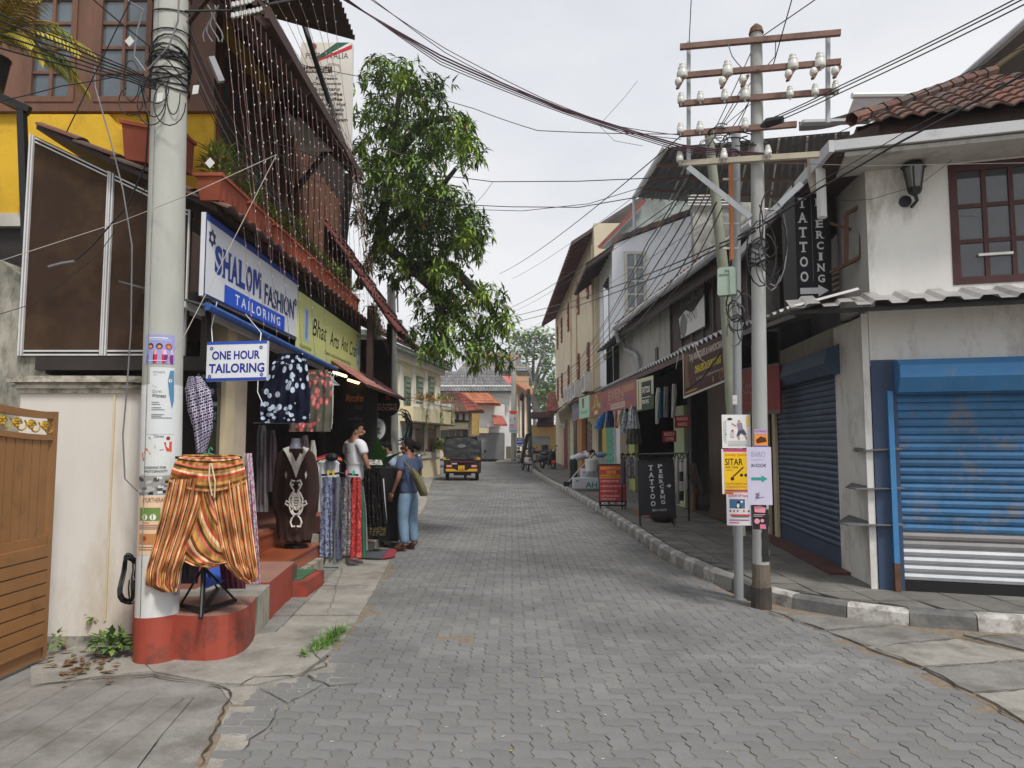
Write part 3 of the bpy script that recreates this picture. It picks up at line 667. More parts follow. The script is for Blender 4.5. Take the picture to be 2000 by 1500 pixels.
Y_ = 5.9; p0, p1 = at(402, 745, Y_), at(520, 742, Y_); s = Board(p0, V(p1.x, Y_, p1.z), at(402, 668, Y_).z - p0.z); s.base('board', m_signwhite, .05, t)
s.rect(0, 0, 1, .075, P(42, 82, 178)); s.rect(0, .925, 1, 1, P(36, 70, 160)); s.text('ONE HOUR', .09, .24, .885, .46, P(28, 44, 140), .03); s.text('TAILORING', .045, .56, .965, .80, P(28, 44, 140), .03)
for x, y in ((.08, .17), (.9, .17), (.06, .88), (.92, .86)): s.star(x, y, .03, P(28, 44, 140), .004)
s.done(t)
b = MB(); b.tube([at(508, 668, Y_), at(510, 650, 5.98), (-2.5, 6.6, 2.8)], .004, m_signwhite, 5); b.tube([at(415, 668, Y_), at(413, 640, 5.98), (-2.52, 6.0, 2.8)], .004, m_signwhite, 5); b.tube([at(504, 744, Y_), at(503, 765, Y_), at(512, 786, Y_)], .004, m_signwhite, 5); b.build('cord', t)
# awning
t = thing('awning', 'blue-edged sheet awning over the tailoring shop front', 'awning', (-2.6, 8, 2.7))
Q0, Q1 = lx(400, 597, -2.53), lx(655, 722, -2.53)
b = MB(); n = 22
for i in range(n):
 a, c = Q0.lerp(Q1, i / n), Q0.lerp(Q1, (i + 1) / n); zz = .02 if i % 2 else 0
 b.obox(a + V(0, 0, zz), (-.72, 0, .20), c - a, (0, 0, .012), m_greysheet)
b.build('sheet', t)
for i in range(3):
 a, c = Q0.lerp(Q1, i / 3 + .004), Q0.lerp(Q1, (i + 1) / 3 - .004); b = MB(); b.tube([a + V(.01, 0, 0), c + V(.01, 0, 0)], .035, m_blue_aw, 8); b.build('edge_roll', t)
for x in (.18, .42): b = MB(); b.bar(Q0 + V(-x, 0, .28 * x - .035), Q1 + V(-x, 0, .28 * x - .035), .04, .05, m_alu); b.build('batten', t)
hs_ = thing('yellow_house', 'yellow two-storey house with teak framed windows and a deep slatted eave', 'house', (-5, 9, 0))
b = MB(); b.box(-9.5, 7.40, 4.02, -3.20, 7.6, 5.12, m_yellow); b.box(-9.5, 7.40, 6.72, -3.20, 7.6, 7.6, m_yellow); b.box(-9.5, 7.41, 5.12, -5.55, 7.6, 6.72, m_yellow); b.box(-3.40, 7.60, 4.02, -3.20, 13.2, 4.35, m_darkwood); b.box(-3.40, 7.60, 6.0, -3.20, 9.2, 7.6, m_yellow); b.build('wall', hs_)
b = MB(); b.box(-9.5, 7.37, 3.88, -4.15, 7.62, 4.02, m_white); b.build('band', hs_)
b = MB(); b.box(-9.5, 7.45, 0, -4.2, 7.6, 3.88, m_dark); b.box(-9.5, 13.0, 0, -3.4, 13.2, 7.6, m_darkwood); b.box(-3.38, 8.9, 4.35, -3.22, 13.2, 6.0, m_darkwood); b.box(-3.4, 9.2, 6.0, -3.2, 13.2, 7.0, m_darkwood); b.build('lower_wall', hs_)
b = MB(); b.prism([(-5.2, 0), (-4.3, .0), (-3.75, -.62), (-3.75, -1.0), (-5.2, -1.0)], (0, 7.32, 5.08), (1, 0, 0), (0, 0, 1), (0, .078, 0), m_yellow); b.build('skirt_wall', hs_)
b = MB(); b.box(-5.6, 7.33, 5.12, -3.15, 7.45, 5.22, m_wood); b.build('sill', hs_)
for a, c in ((-5.50, -4.70), (-4.62, -4.06), (-3.98, -3.30)): pass
xw = [at(p, 100, 7.36).x for p in (58, 152, 190, 298, 300, 372)]
for a, c in ((xw[0], xw[1]), (xw[2], xw[3]), (xw[4] + .01, xw[5])): window(hs_, (a, 7.37, 5.22), (c, 7.37, 5.22), 1.5, 2, 5, m_wood, m_glass, .06, .07)
for a, c in ((xw[1], xw[2]), (xw[5], -3.19), (-5.6, xw[0])): b = MB(); b.box(a, 7.34, 5.22, c, 7.5, 6.72, m_wood); b.build('window_post', hs_)
for i, (a, c) in enumerate(((7.45, 8.15), (8.2, 8.9))): window(hs_, (-3.21, a, 4.35), (-3.21, c, 4.35), 1.65, 2, 5, m_wood, m_glass, .07, .07)
for i in range(12):
 y = 8.95 + i * .33; b = MB(); b.box(-3.20, y, 4.35, -3.14, y + .07, 6.0, m_wood); b.build('wooden_slat', hs_)
# slatted eave
e0, e1 = V(-2.15, 0, 5.32), V(-3.35, 0, 6.55)
b = MB(); b.obox((e0.x, 5.95, e0.z + .05), e1 - e0, (0, 3.85, 0), (0, 0, .04), m_darkwood); rf = b.build('eave_roof', hs_)
m_slat = M('eave_slat_wood', (.05, .024, .018), .7, .3, 6, streak=4)
for i in range(15):
 q = e0.lerp(e1, (i + .3) / 15); b = MB(); b.box(q.x - .02, 5.95, q.z - .005, q.x + .02, 9.8, q.z + .035, m_slat); b.build('batten', rf)
for i in range(7):
 y = 6.0 + i * .62; b = MB(); b.bar(e0 + V(0, y, -.05), e1 + V(0, y, -.05), .05, .08, m_slat); b.build('rafter', rf)
 if i % 3: continue
 b = MB(); b.bar((-3.2, y + .03, 4.9), (-2.6, y + .03, 5.72), .05, .07, m_slat); b.build('bracket', hs_)
b = MB(); b.box(-2.16, 5.93, 5.29, -2.12, 9.82, 5.40, m_slat); b.build('fascia', rf)
def corrug(b, o, u, v, n_, amp, m, th=.004):
 """corrugated sheet, ridges run along v"""
 o, u, v = Vector(o), Vector(u), Vector(v); n = u.cross(v).normalized(); P_ = []
 for i in range(n_ * 4 + 1):
  P_.append(o + u * (i / (n_ * 4)) + n * amp * sin(i * pi / 2))
 k = len(P_); b.idx(P_ + [p + v for p in P_], [(i, i + 1, k + i + 1, k + i) for i in range(k - 1)], m)
b = MB(); corrug(b, (-2.05, 6.4, 6.86), (0, 2.55, 0), (-1.6, 0, .45), 22, .022, m_tin); b.build('tin_roof', hs_)
# lower tiled gable further on, red edged
t = thing('tiled_porch', 'dark porch with a steep red-edged tile roof draped in fairy lights beyond the yellow sign', 'porch', (-2.9, 12.6, 0))
b = MB(); b.obox((-3.4, 11.7, 5.55), (1.5, 0, -2.2), (0, 2.4, 0), (0, 0, .06), m_darkwood); rf = b.build('roof', t)
for r in range(7):
 for c in range(8):
  q = V(-3.4, 11.66 + c * .3, 5.62) + V(1.5, 0, -2.2) * (r / 7); tile(rf, q, (0, 1, 0), (1.5, 0, -2.2), M('wine_red_tile', (.14, .035, .03), .75, .3, 5, piece=.3), W=.295)
b = MB(); b.box(-3.3, 12.2, 0, -3.2, 14, 5.2, m_dark); b.box(-3.2, 13.9, 0, -2.4, 14.0, 3.6, m_dark); b.build('wall', t)
for yy in (12.0, 13.9): b = MB(); b.box(-2.46, yy - .06, 0, -2.36, yy + .04, 3.9, m_darkwood); b.build('post', t)
t = thing('awning', 'dusty red corrugated awning sloping to the street beyond the yellow sign', 'awning', (-2.4, 12, 2.5))
b = MB(); corrug(b, (-2.72, 10.3, 2.84), (0, 3.6, 0), (.62, 0, -.42), 18, .02, M('dusty_red_sheet', (.30, .12, .10), .6, .25, 4, stain=((.45, .33, .3), .4, 4))); b.build('sheet', t)
b = MB(); b.bar((-2.10, 10.3, 2.41), (-2.10, 13.9, 2.41), .04, .04, m_darkwood); b.build('front_rail', t)
pl = thing('plinth', 'red painted shop plinth with a rounded front corner and worn patches', 'plinth', (-2.5, 6, 0))
fr_ = [tuple(gnd(*q)[:2]) for q in ((330, 1288), (370, 1291), (400, 1292))]
out_ = [(-3.0, 5.75), (-2.62, 5.33)] + fr_ + [tuple(gnd(400 * (1 - u) ** 2 + 2 * 482 * u * (1 - u) + 498 * u * u, 1292 * (1 - u) ** 2 + 2 * 1290 * u * (1 - u) + 1243 * u * u)[:2]) for u in (.15, .3, .45, .6, .75, .9, 1)]
mid_ = [tuple(gnd(498, 1243)[:2]), tuple(gnd(524, 1212)[:2])]; end_ = [tuple(gnd(524, 1212)[:2]), tuple(gnd(575, 1160)[:2])]
PHT = .325
def psec(o, m, mt, nm, h=PHT):
 b = MB(); k = len(o); b.idx([(x, y, -.03) for x, y in o] + [(x, y, h) for x, y in o], [(i, (i + 1) % k, k + (i + 1) % k, k + i) for i in range(k)], m); b.idx([(x, y, h) for x, y in o], [tuple(range(k))], mt); return b.build(nm, pl)
m_lit = M('plinth_top', (.30, .155, .12), .7, .2, 4, .2, 40, stain=((.24, .17, .13), .45, 3))
psec(out_ + [(-3.0, out_[-1][1])], m_red, m_lit, 'front_block'); psec([(-3.0, mid_[0][1] + .003), (mid_[0][0] + .006, mid_[0][1] + .003), (mid_[1][0] + .006, mid_[1][1]), (-3.0, mid_[1][1])], m_wornplaster, m_conc2, 'worn_block', PHT - .006)
psec([(-3.0, end_[0][1] + .003), (end_[0][0], end_[0][1] + .003), end_[1], (-3.0, end_[1][1])], m_red, m_lit, 'rear_block', PHT + .012)
b = MB(); x, y = end_[1]; b.box(x - .10, y - .32, -.02, x + .014, y + .02, PHT - .02, M('peeling_dark_render', (.10, .07, .055), .9, .4, 6, .4, 30)); b.build('peeled_corner', pl)
t = thing('low_step', 'low red-edged step with a green top beside the red plinth', 'step', (-2.3, 7.9, 0))
b = MB(); b.box(-2.75, 7.56, -.03, -2.14, 8.25, .15, m_red); b.build('riser', t); b = MB(); b.box(-2.75, 7.60, .151, -2.22, 8.22, .165, M('green_floor_paint', (.05, .12, .07), .7, .3, 5)); b.build('tread', t)
t = thing('entrance_steps', 'brick red tiled steps up into the shop', 'steps', (-2.5, 8.8, 0))
for x1, z0, z1, ya, yb in ((-2.49, -.03, .30, 7.62, 9.32), (-2.95, .301, .505, 7.62, 9.40)):
 b = MB(); b.box(-2.998 if z0 > 0 else -3.3, ya, z0, x1, yb, z1 - .025, m_tilestep); b.build('riser', t); b = MB(); b.box(-2.998 if z0 > 0 else -3.3, ya - .012, z1 - .024, x1 + .015, yb, z1, m_tilestep); b.build('tread', t)
b = MB(); b.box(-2.485, 8.1, -.03, -2.40, 9.2, .13, m_wornplaster); b.build('plaster_skirt', t)
b = MB(); b.box(-2.6, 9.34, -.03, -2.42, 9.46, .40, m_wornplaster); b.build('end_cheek', t)
m_pole = M('pole_concrete', (.43, .435, .395), .9, .16, 2, .3, 35, stain=((.22, .22, .19), .46, 2.0), streak=4)
m_polew = M('pole_whitewash', (.66, .67, .66), .85, .08, 3, .2, 35, stain=((.45, .44, .4), .36, 3), streak=3)
_a, _b = at(307, 1200, 5.46), at(335, 10, 5.72); PB = _a + (_b - _a) * (-_a.z / (_b.z - _a.z)); PT = PB + (_b - PB) * (5.95 / _b.z)
def pax(z): return PB.lerp(PT, z / 5.95)
def prad(z): return .153 - .024 * z / 5.95
t = thing('utility_pole', 'thick round concrete pole standing in the red plinth, plastered with posters', 'pole', PB)
pc = t
for nm, za, zb, m, e in (('painted_foot', -.03, .318, m_red, .004), ('whitewashed_lower_part', .318, 2.04, m_polew, .001), ('shaft', 2.04, 7.2, m_pole, 0)):
 b = MB(); b.tube([pax(za), pax((za + zb) / 2), pax(zb)], [prad(za) + e, prad((za + zb) / 2) + e, prad(zb) + e], m, 24); b.build(nm, t, True)
for z in (5.62,): b = MB(); b.tube([pax(z), pax(z + .05)], prad(z) + .006, m_white, 20); b.build('pole_band', t)
SEAM = 1
class CylBoard(Board):
 """sheet wrapped on the pole: a0..a1 = horizontal offsets (m) seen from the street end"""
 def __init__(s, x0, x1, z0, z1, extra=.002, ax=None, rad=None):
  s.z0, s.z1, s.ax, s.rad, s.ex = z0, z1, ax or pax, rad or prad, extra; s.mb = MB(); s.k = 1
  r = s.rad((z0 + z1) / 2); q = lambda v: max(-1.5, min(1.5, math.asin(max(-.999, min(.999, v / r)))))
  s.a0, s.a1 = q(x0), q(x1); s.asp = (s.a1 - s.a0) * r / (z1 - z0)
 def p(s, x, y, off=0):
  z = s.z1 + (s.z0 - s.z1) * y; a = s.a0 + (s.a1 - s.a0) * x; c = s.ax(z); r = s.rad(z) + s.ex + off
  a += math.atan2(c.x, c.y); return V(c.x + r * sin(a), c.y - r * cos(a), z)
 def rect(s, x0, y0, x1, y1, m):
  o = s.off(); n = max(1, int(abs(x1 - x0) * 10))
  for i in range(n):
   a, c = x0 + (x1 - x0) * i / n, x0 + (x1 - x0) * (i + 1) / n; s.mb.face([s.p(a, y1, o), s.p(c, y1, o), s.p(c, y0, o), s.p(a, y0, o)], m)
 def base(s, name, m, th=0, parent=None, **k):
  b = MB(); n = 10
  for i in range(n):
   for j in range(3): b.face([s.p(i / n, (j + 1) / 3), s.p((i + 1) / n, (j + 1) / 3), s.p((i + 1) / n, j / 3), s.p(i / n, j / 3)], m)
  return b.build(name, parent, **k)
def pz(py): return at(310, py, 5.30).z
def ppx(px, py): c = pax(pz(py)); return at(px, py, c.y - .15).x - c.x
def poster(label, px0, py0, px1, py1, m, draw, ex=.002):
 t = thing('poster', label, 'poster', pax(pz(py1)) + V(0, -.17, 0), 'posters on the concrete pole')
 s = CylBoard(ppx(px0, (py0 + py1) / 2), ppx(px1, (py0 + py1) / 2), pz(py1), pz(py0), ex); s.base('sheet', m, 0, t); draw(s); s.done(t, 'print'); return t
W_ = P(222, 224, 224); 
def d1(s):
 s.rect(.18, .10, .78, .135, W_); s.rect(.14, .175, .86, .19, W_)
 for x, c, sk, hr in ((.24, (70, 150, 180), (50, 48, 90), (50, 30, 30)), (.52, (235, 150, 130), (205, 30, 50), (60, 30, 30)), (.80, (215, 190, 225), (120, 30, 110), (150, 70, 60))):
  s.disc(x, .40, .10, P(*hr)); s.disc(x, .42, .06, P(200, 130, 100)); s.poly([(x - .15, .52), (x + .15, .52), (x + .14, .70), (x - .14, .70)], P(*c)); s.poly([(x - .13, .68), (x + .14, .68), (x + .14, .99), (x - .15, .99)], P(*sk))
 s.rect(.18, .88, .75, .90, W_)
poster('lilac poster showing three women, highest on the concrete pole', 296, 648, 339, 707, P(150, 152, 200), d1)
def d2(s): s.text('FLEA', .62, .2, .95, .42, K); s.text('PLACE', .55, .5, .98, .75, K)
poster('orange round sticker at the right edge of the concrete pole', 343, 655, 362, 716, P(232, 172, 50), d2)
def d3(s):
 s.text('WITHARTE', .14, .06, .60, .09, P(110, 110, 112)); s.text('Gallery', .14, .105, .36, .125, P(150, 150, 150)); s.text('The', .12, .27, .30, .31, P(180, 180, 180)); s.text('Quiet', .12, .335, .50, .39, P(135, 135, 135)); s.text('Witness', .12, .40, .66, .455, P(50, 52, 54), .01)
 for y, x in ((.52, .4), (.55, .45), (.60, .5), (.63, .62), (.70, .6), (.725, .5), (.75, .9)): s.rect(.12, y, x, y + .012, P(130, 132, 134))
 s.poly([(.80, .05), (.97, .04), (.98, .5), (.9, .62), (.78, .4), (.72, .2)], P(80, 128, 165)); s.disc(.82, .2, .07, P(235, 235, 235)); s.disc(.83, .2, .035, K)
poster('white WITHARTE Quiet Witness exhibition poster on the concrete pole', 308, 714, 361, 848, P(206, 210, 212), d3, .004)
def d4(s):
 s.poly([(.2, .02), (.42, .02), (.72, .40), (.62, .42)], K); s.poly([(.02, .5), (.3, .08), (.5, .35), (.1, .68)], P(120, 105, 85)); s.poly([(.05, .55), (.2, .35), (.36, .5), (.1, .66)], P(215, 85, 30)); s.text('Canvas', .45, .04, .72, .10, P(40, 60, 120), .01, .3)
 s.disc(.84, .12, .06, P(150, 40, 30)); s.poly([(.72, .22), (.95, .2), (.95, .45), (.80, .44)], P(200, 70, 50)); s.text('LOOKING FOR', .16, .80, .80, .86, K, .015); s.text('PHOTOSHOOT?', .16, .89, .84, .95, K, .015)
poster('white LOOKING FOR PHOTOSHOOT poster on the concrete pole', 289, 846, 352, 928, P(208, 212, 210), d4)
def d5(s):
 for i in range(26): x, y = random.random() * .85, random.random() * .85; g_ = random.choice((40, 70, 120, 180, 210)); s.rect(x, y, x + .13, y + .14, P(g_, g_, g_))
poster('black and white photo print below the photoshoot poster', 281, 930, 336, 968, P(150, 150, 148), d5)
def d6(s):
 s.text('AYURTHERAPY', .2, .03, .95, .11, P(60, 50, 40)); s.rect(.1, .2, .75, .42, P(110, 140, 70)); s.disc(.3, .36, .09, P(240, 235, 235)); s.disc(.55, .36, .09, P(240, 235, 235)); s.rect(.12, .64, .8, .82, P(190, 130, 80)); s.disc(.3, .72, .08, P(150, 70, 50))
 s.text('YOGA', .25, .44, .45, .47, P(160, 60, 40))
 for y in (.49, .52, .55, .86, .9): s.rect(.1, y, .7, y + .012, P(150, 110, 90))
poster('peach AYURTHERAPY yoga poster, lowest on the concrete pole', 280, 970, 330, 1086, P(228, 196, 164), d6)
s = CylBoard(.012, .020, .33, 6.2, .0012); s.z0, s.z1 = .33, 6.2
for i in range(14): s.rect(0, i / 14, 1, (i + 1) / 14, M('pole_seam', (.26, .26, .24), .9, .4, 12))
s.done(pc, 'mould_seam')
# cable coil hung between pillar and pole
t = thing('cable_coil', 'coil of black cable hanging between the gate pillar and the concrete pole', 'cable', at(252, 1130, 5.6))
m_cable = M('black_cable', (.014, .014, .016), .5, .2, 6); m_cablegrey = M('grey_cable', (.16, .16, .17), .5, .2, 6)
b = MB(); c = at(250, 1130, 5.5)
for i in range(9):
 r1, r2 = .05 + random.uniform(-.025, .03), .17 + random.uniform(-.02, .02); q = V(random.uniform(-.02, .02), random.uniform(-.02, .02), random.uniform(-.02, .02))
 b.tube([c + q + V(r1 * cos(a * pi / 9), .03 * sin(a), r2 * sin(a * pi / 9)) for a in range(19)], .006, m_cable, 5, False)
b.build('coil', t)
# PIZZA menu sign
t = thing('menu_sign', 'tall cream PIZZA ITALIA menu light box on a slanting black pole', 'sign', at(640, 288, 9.4))
Y_ = 9.4; p0, p1 = at(583, 289, Y_), at(684, 289, Y_); s = Board(p0, p1, at(640, 83, Y_).z - p0.z); s.base('light_box', M('cream_sign_face', (.74, .72, .66), .5, .05, 3), .12, t)
s.poly([(.70, .0), (.95, 0), (.38, .16), (.25, .16)], P(40, 90, 70)); s.poly([(.95, 0), (1, .01), (.45, .165), (.38, .16)], P(232, 232, 228)); s.poly([(1, .02), (1, .06), (.3, .19), (.3, .17)], P(200, 40, 60))
s.text('PIZZA ITALIA', .10, .10, .93, .155, P(50, 44, 60)); s.disc(.24, .04, .07, P(160, 80, 50)); s.rect(.06, .23, .62, .29, P(56, 24, 34)); s.text('Herbal Tea', .10, .24, .54, .28, P(230, 225, 215), .01)
for i, (a, wd) in enumerate((('Espresso', .42), ('Cappuccino', .56), ('Americano', .52), ('Moka Coffee', .62), ('Press Coffee', .62), ('Tea - Cold / Hot', .76), ('Hot Chocolate', .68), ('Soy / Oat Milk', .68), ('Gelato / Ice cream', .84), ('Juices', .34), ('Tiramisu', .44), ('Sandwich', .48), ('Burger', .3))):
 cx_ = .52; yy = .33 + i * .0485; s.text(a, cx_ - wd / 2, yy, cx_ + wd / 2, yy + .033, P(24, 20, 22), .02)
s.line([(.62 + .16 * cos(a * .4), .26 + .06 * sin(a * .4)) for a in range(17)], .006, P(150, 145, 140)); s.line([(.5, .22), (.56, .26), (.6, .28)], .006, P(150, 145, 140)); s.line([(.56, .215), (.78, .215)], .006, P(150, 145, 140)); s.done(t)
b = MB(); b.tube([at(566, -40, 9.0), at(620, 130, 9.05), at(682, 315, 9.1)], .035, m_black, 8); b.build('support_pole', t)
# palm on black stand, top left
t = thing('palm_plant', 'yellowing potted palm on a black steel stand by the yellow wall', 'palm', at(30, 480, 6.3))
b = MB(); b.bar(at(52, 480, 6.25), at(42, 205, 6.25), .06, .06, m_black); b.build('stand_leg', t); b = MB(); b.bar(at(-20, 180, 6.2), at(58, 215, 6.25), .05, .06, m_black); b.build('stand_arm', t); b = MB(); b.bar(at(-5, 190, 6.4), at(58, 222, 6.6), .05, .05, m_black); b.build('stand_arm', t)
c = at(-14, 150, 6.2); b = MB(); b.lathe([(.09, -.12), (.13, .16), (.14, .17), (.12, .17)], c, m_black, 14); b.build('pot', t)
m_palm = leafmat('palm_yellow_green', (.36, .30, .03), .4, 3); m_palm2 = leafmat('palm_green', (.17, .20, .03), .4, 3); m_palm3 = leafmat('palm_brown', (.16, .085, .04), .4, 3)
crown0 = at(0, 75, 6.2)
for i in range(24):
 b = MB(); a = random.uniform(-1.2, 1.6) if i < 17 else random.uniform(2, 4.5); el = random.uniform(.15, 1.2); d = V(cos(a) * cos(el), -sin(a) * .5 * cos(el), sin(el)); Ln = random.uniform(.5, .85); pts_ = [crown0.copy()]; q = d.copy()
 for k in range(9): q = (q + V(0, 0, -.17)).normalized(); pts_.append(pts_[-1] + q * Ln / 9)
 mm = random.choice([m_palm, m_palm, m_palm, m_palm2, m_palm3]); b.tube(pts_, .006, mm, 4)
 for k in range(1, 10):
  dirn = (pts_[k] - pts_[k - 1]).normalized(); sd_ = dirn.cross(V(0, 0, 1)).normalized()
  for sg in (-1, 1):
   for e in (0, .5): leaf(b, pts_[k - 1].lerp(pts_[k], e), dirn * .9 + sd_ * sg * .75 + V(0, 0, -.15), .24 * (1 - abs(k - 5) / 10), .024, mm, .35)
 b.build('frond', t)
# weeds at pillar foot, grass tuft, dead leaves
t = thing('weed', 'bushy green weed growing at the foot of the white gate pillar', 'plant', gnd(215, 1285))
b = MB(); c = gnd(218, 1282); bush(b, c + V(0, 0, .06), (.14, .1, .12), 110, .085, .045, [m_leaf, leafmat('weed_green', (.06, .15, .03)), m_leaf], .3, .35); b.build('foliage', t)
b = MB(); c = gnd(178, 1262); b.tube([c, c + V(.01, 0, .12), c + V(-.01, .01, .24)], .004, m_leaf, 4); bush(b, c + V(0, .02, .20), (.03, .03, .05), 14, .06, .04, [m_leafdry, m_leaf], .1, .6); bush(b, gnd(110, 1275) + V(0, 0, .05), (.03, .03, .12), 26, .06, .03, [m_leaf, m_leafdry], .3, .5); b.build('sprig', t)
t = thing('grass_tuft', 'tuft of bright green grass in the joint beside the paved road', 'grass', gnd(640, 1260))
b = MB(); m_gr = leafmat('grass_green', (.10, .24, .03))
for i in range(420):
 u_ = random.random(); c = gnd(612, 1275).lerp(gnd(668, 1232), u_) + V(random.gauss(0, .03), random.gauss(0, .03), 0); leaf(b, c, (random.gauss(.25, .6), random.gauss(0, .6), 1), random.uniform(.05, .14), .007, random.choice([m_gr, m_gr, m_leaf]), .35)
b.build('blades', t)
b = MB(); bush(b, gnd(592, 1283) + V(0, 0, .01), (.03, .03, .04), 26, .03, .02, [m_leaf, m_gr], .3); b.build('weed_leaves', t)
b = MB()
for i in range(70):
 c = gnd(random.gauss(165, 45), random.gauss(1300, 14)); a = random.uniform(0, 6.3); leaf(b, c + V(0, 0, .01 + random.random() * .02), (cos(a), sin(a), .1), random.uniform(.05, .10), .035, random.choice([m_leafdry, M('dead_leaf_brown', (.14, .07, .04), .8, .3, 4)]), .1)
b.build('dead_leaves', kind='stuff')
# ================================================================ right side : corner building
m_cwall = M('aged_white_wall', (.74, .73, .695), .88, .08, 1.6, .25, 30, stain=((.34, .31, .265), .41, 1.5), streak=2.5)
m_swall = M('grey_stained_shaded_wall', (.40, .39, .36), .9, .2, 2, .3, 30, stain=((.15, .14, .125), .44, 2), streak=3)  # stained grey; also carries the painted shade of the corner shop's street face
m_maroon = M('maroon_window_wood', (.065, .022, .021), .6, .25, 5, .1, 40)
m_gutter = M('painted_gutter', (.50, .51, .53), .6, .08, 3, stain=((.3, .3, .31), .3, 3))
m_zinc = M('zinc_corrugated_sheet', (.42, .41, .40), .45, .15, 2, metal=.35, stain=((.24, .2, .16), .36, 3))
m_blue = M('bright_blue_shutter_paint', (.042, .145, .295), .65, .24, 3, .15, 60, stain=((.17, .17, .18), .40, 4), piece=.16, fine=.15)
m_blue2 = M('faded_navy_shutter_paint', (.055, .095, .16), .55, .18, 5, .1, 60, stain=((.14, .15, .16), .32, 5), piece=.14)
m_bluebox = M('sky_blue_shutter_box', (.055, .22, .47), .5, .12, 3, stain=((.2, .25, .3), .3, 5))
m_navyside = M('navy_jamb_paint', (.045, .075, .14), .6, .1, 3)
m_silver = M('bare_aluminium_slat', (.50, .52, .54), .42, .1, 5, metal=.4); m_greyslat = M('grey_primer_slat', (.25, .24, .24), .55, .1, 5)
m_rust = M('rusty_steel', (.13, .065, .04), .85, .35, 6, .3, 50); m_steel = M('galvanised_pole', (.36, .38, .39), .5, .1, 3, metal=.35, stain=((.2, .2, .2), .3, 3), streak=4)
m_pvc = M('white_pvc_pipe', (.62, .62, .60), .45, .05, 3); m_winglass = glass('dark_window_glass', (.05, .055, .06))
FA = Vector((3.72, 7.3)); FD = Vector((1, -.3)).normalized(); FU = V(FD.x, FD.y, 0); FN = FU.cross(V(0, 0, 1))
def fr(px, py, off=0.0): A = (FA.x + FN.x * off, FA.y + FN.y * off); return on(px, py, A, (A[0] + FD.x, A[1] + FD.y))
def fsz(px, py, off=0.0): q = fr(px, py, off); return (q - V(FA.x, FA.y)).dot(FU), q.z
def fp(s, z, off=0.0): return V(FA.x, FA.y, z) + FU * s + FN * off
def fbox(b, s0, z0, s1, z1, o0, o1, m): b.obox(fp(s0, z0, o0), FU * (s1 - s0), V(0, 0, z1 - z0), FN * (o1 - o0), m)
SU = Vector((4.05 - 3.72, 10.7 - 7.3, 0)).normalized(); SN = V(-SU.y, SU.x, 0)      # street face, outward = -x
def sr(px, py): return on(px, py, (3.72, 7.3), (4.05, 10.7))
def sp(d, z, o=0.0): return V(3.72, 7.3, z) + SU * d + SN * o
def sd(px): q = sr(px, 860); return (q - V(3.72, 7.3)).dot(SU)
cb = thing('corner_shop', 'white two-storey corner shop with blue roller shutters and an old clay tile roof', 'building', (5, 8, 0))
SW = 3.4
sL, zB = fsz(1757, 1150); s_box, z_bt = fsz(1745, 706); _, z_bb = fsz(1755, 768)
z_aw = fsz(1750, 600)[1]; z_up = fsz(1750, 575)[1]; z_ev = fsz(1760, 285)[1]
wL, wzb = fsz(1862, 557); wR, _ = fsz(2058, 557); wzt = fsz(1862, 322)[1]
b = MB(); fbox(b, 0, z_aw - .02, wL, 4.62, -.25, 0, m_cwall); fbox(b, wL, z_aw - .02, wR, wzb, -.25, 0, m_cwall); fbox(b, wL, wzt, wR, 4.62, -.25, 0, m_cwall); fbox(b, wR, z_aw - .02, 6.5, 4.62, -.25, 0, m_cwall)
fbox(b, -.02, z_bt - .04, 6.5, z_aw - .021, -.25, -.012, m_cwall); fbox(b, sL + SW, .1, 6.5, z_bt - .041, -.25, -.012, m_cwall); b.build('front_wall', cb)
b = MB(); d0 = sd(1650); b.obox(sp(.0, 3.0), SU * d0, V(0, 0, 1.62), -SN * .2, m_swall); b.obox(sp(d0, 2.35, -.02), SU * 2.6, V(0, 0, .62), -SN * .2, m_swall); b.obox(sp(d0 + 1.2, 3.0, -.5), SU * 2.0, V(0, 0, 1.6), -SN * .1, m_dark); b.build('side_wall', cb)  # greyer than the white front: street-side shade is put into the colour
b = MB(); b.box(4.3, 7.75, 2.97, 9, 11, 3.05, m_dark); b.box(4.3, 7.75, 4.55, 9, 11, 4.6, m_dark); b.build('floor_slab', cb)
# ground floor corner pillar with shelves
pw = sd(1640)
b = MB(); b.prism([(0, 0), (fsz(1706, 1100)[0] - .0, 0), (.02, .28), (.02, pw), (-.0, pw)], (3.70, 7.32, .1), FU, SU, (0, 0, z_aw - .15), m_cwall); b.build('corner_pillar', cb)
# window upstairs
window(cb, fp(wL, wzb, -.02), fp(wR, wzb, -.02), wzt - wzb, 3, 3, m_maroon, m_winglass, .075, .05)
b = MB(); fbox(b, 1.0, 3.46, 1.30, 3.485, 0, .02, m_cwall); b.build('wall_patch', cb)
# shutter : box, guide posts, slats
b = MB(); zs0 = z_bb + .01
b.prism([(0, 0), (.16, .0), (.27, .14), (.27, .26), (.16, z_bt - z_bb), (0, z_bt - z_bb)], fp(s_box, z_bb, 0), FN, V(0, 0, 1), FU * (SW + .2), m_bluebox); b.build('shutter_box', cb)
b = MB(); fbox(b, fsz(1708, 900)[0], .1, s_box + .02, z_bt + .02, -.12, .0, m_navyside); b.build('shutter_jamb', cb)
b = MB(); fbox(b, fsz(1736, 900)[0], .40, sL, z_bb + .02, -.02, .07, m_bluebox); b.build('guide_rail', cb); b = MB(); fbox(b, fsz(1736, 900)[0], .1, sL + .002, .40, -.02, .072, m_rust); b.build('rusted_rail_foot', cb)
b = MB(); fbox(b, sL + SW, .1, sL + SW + .1, z_bb + .02, -.02, .07, m_bluebox); b.build('guide_rail', cb)
ztop, zbot = z_bb + .06, fsz(1757, 1133)[1]; n = 24; hz = (ztop - zbot) / n
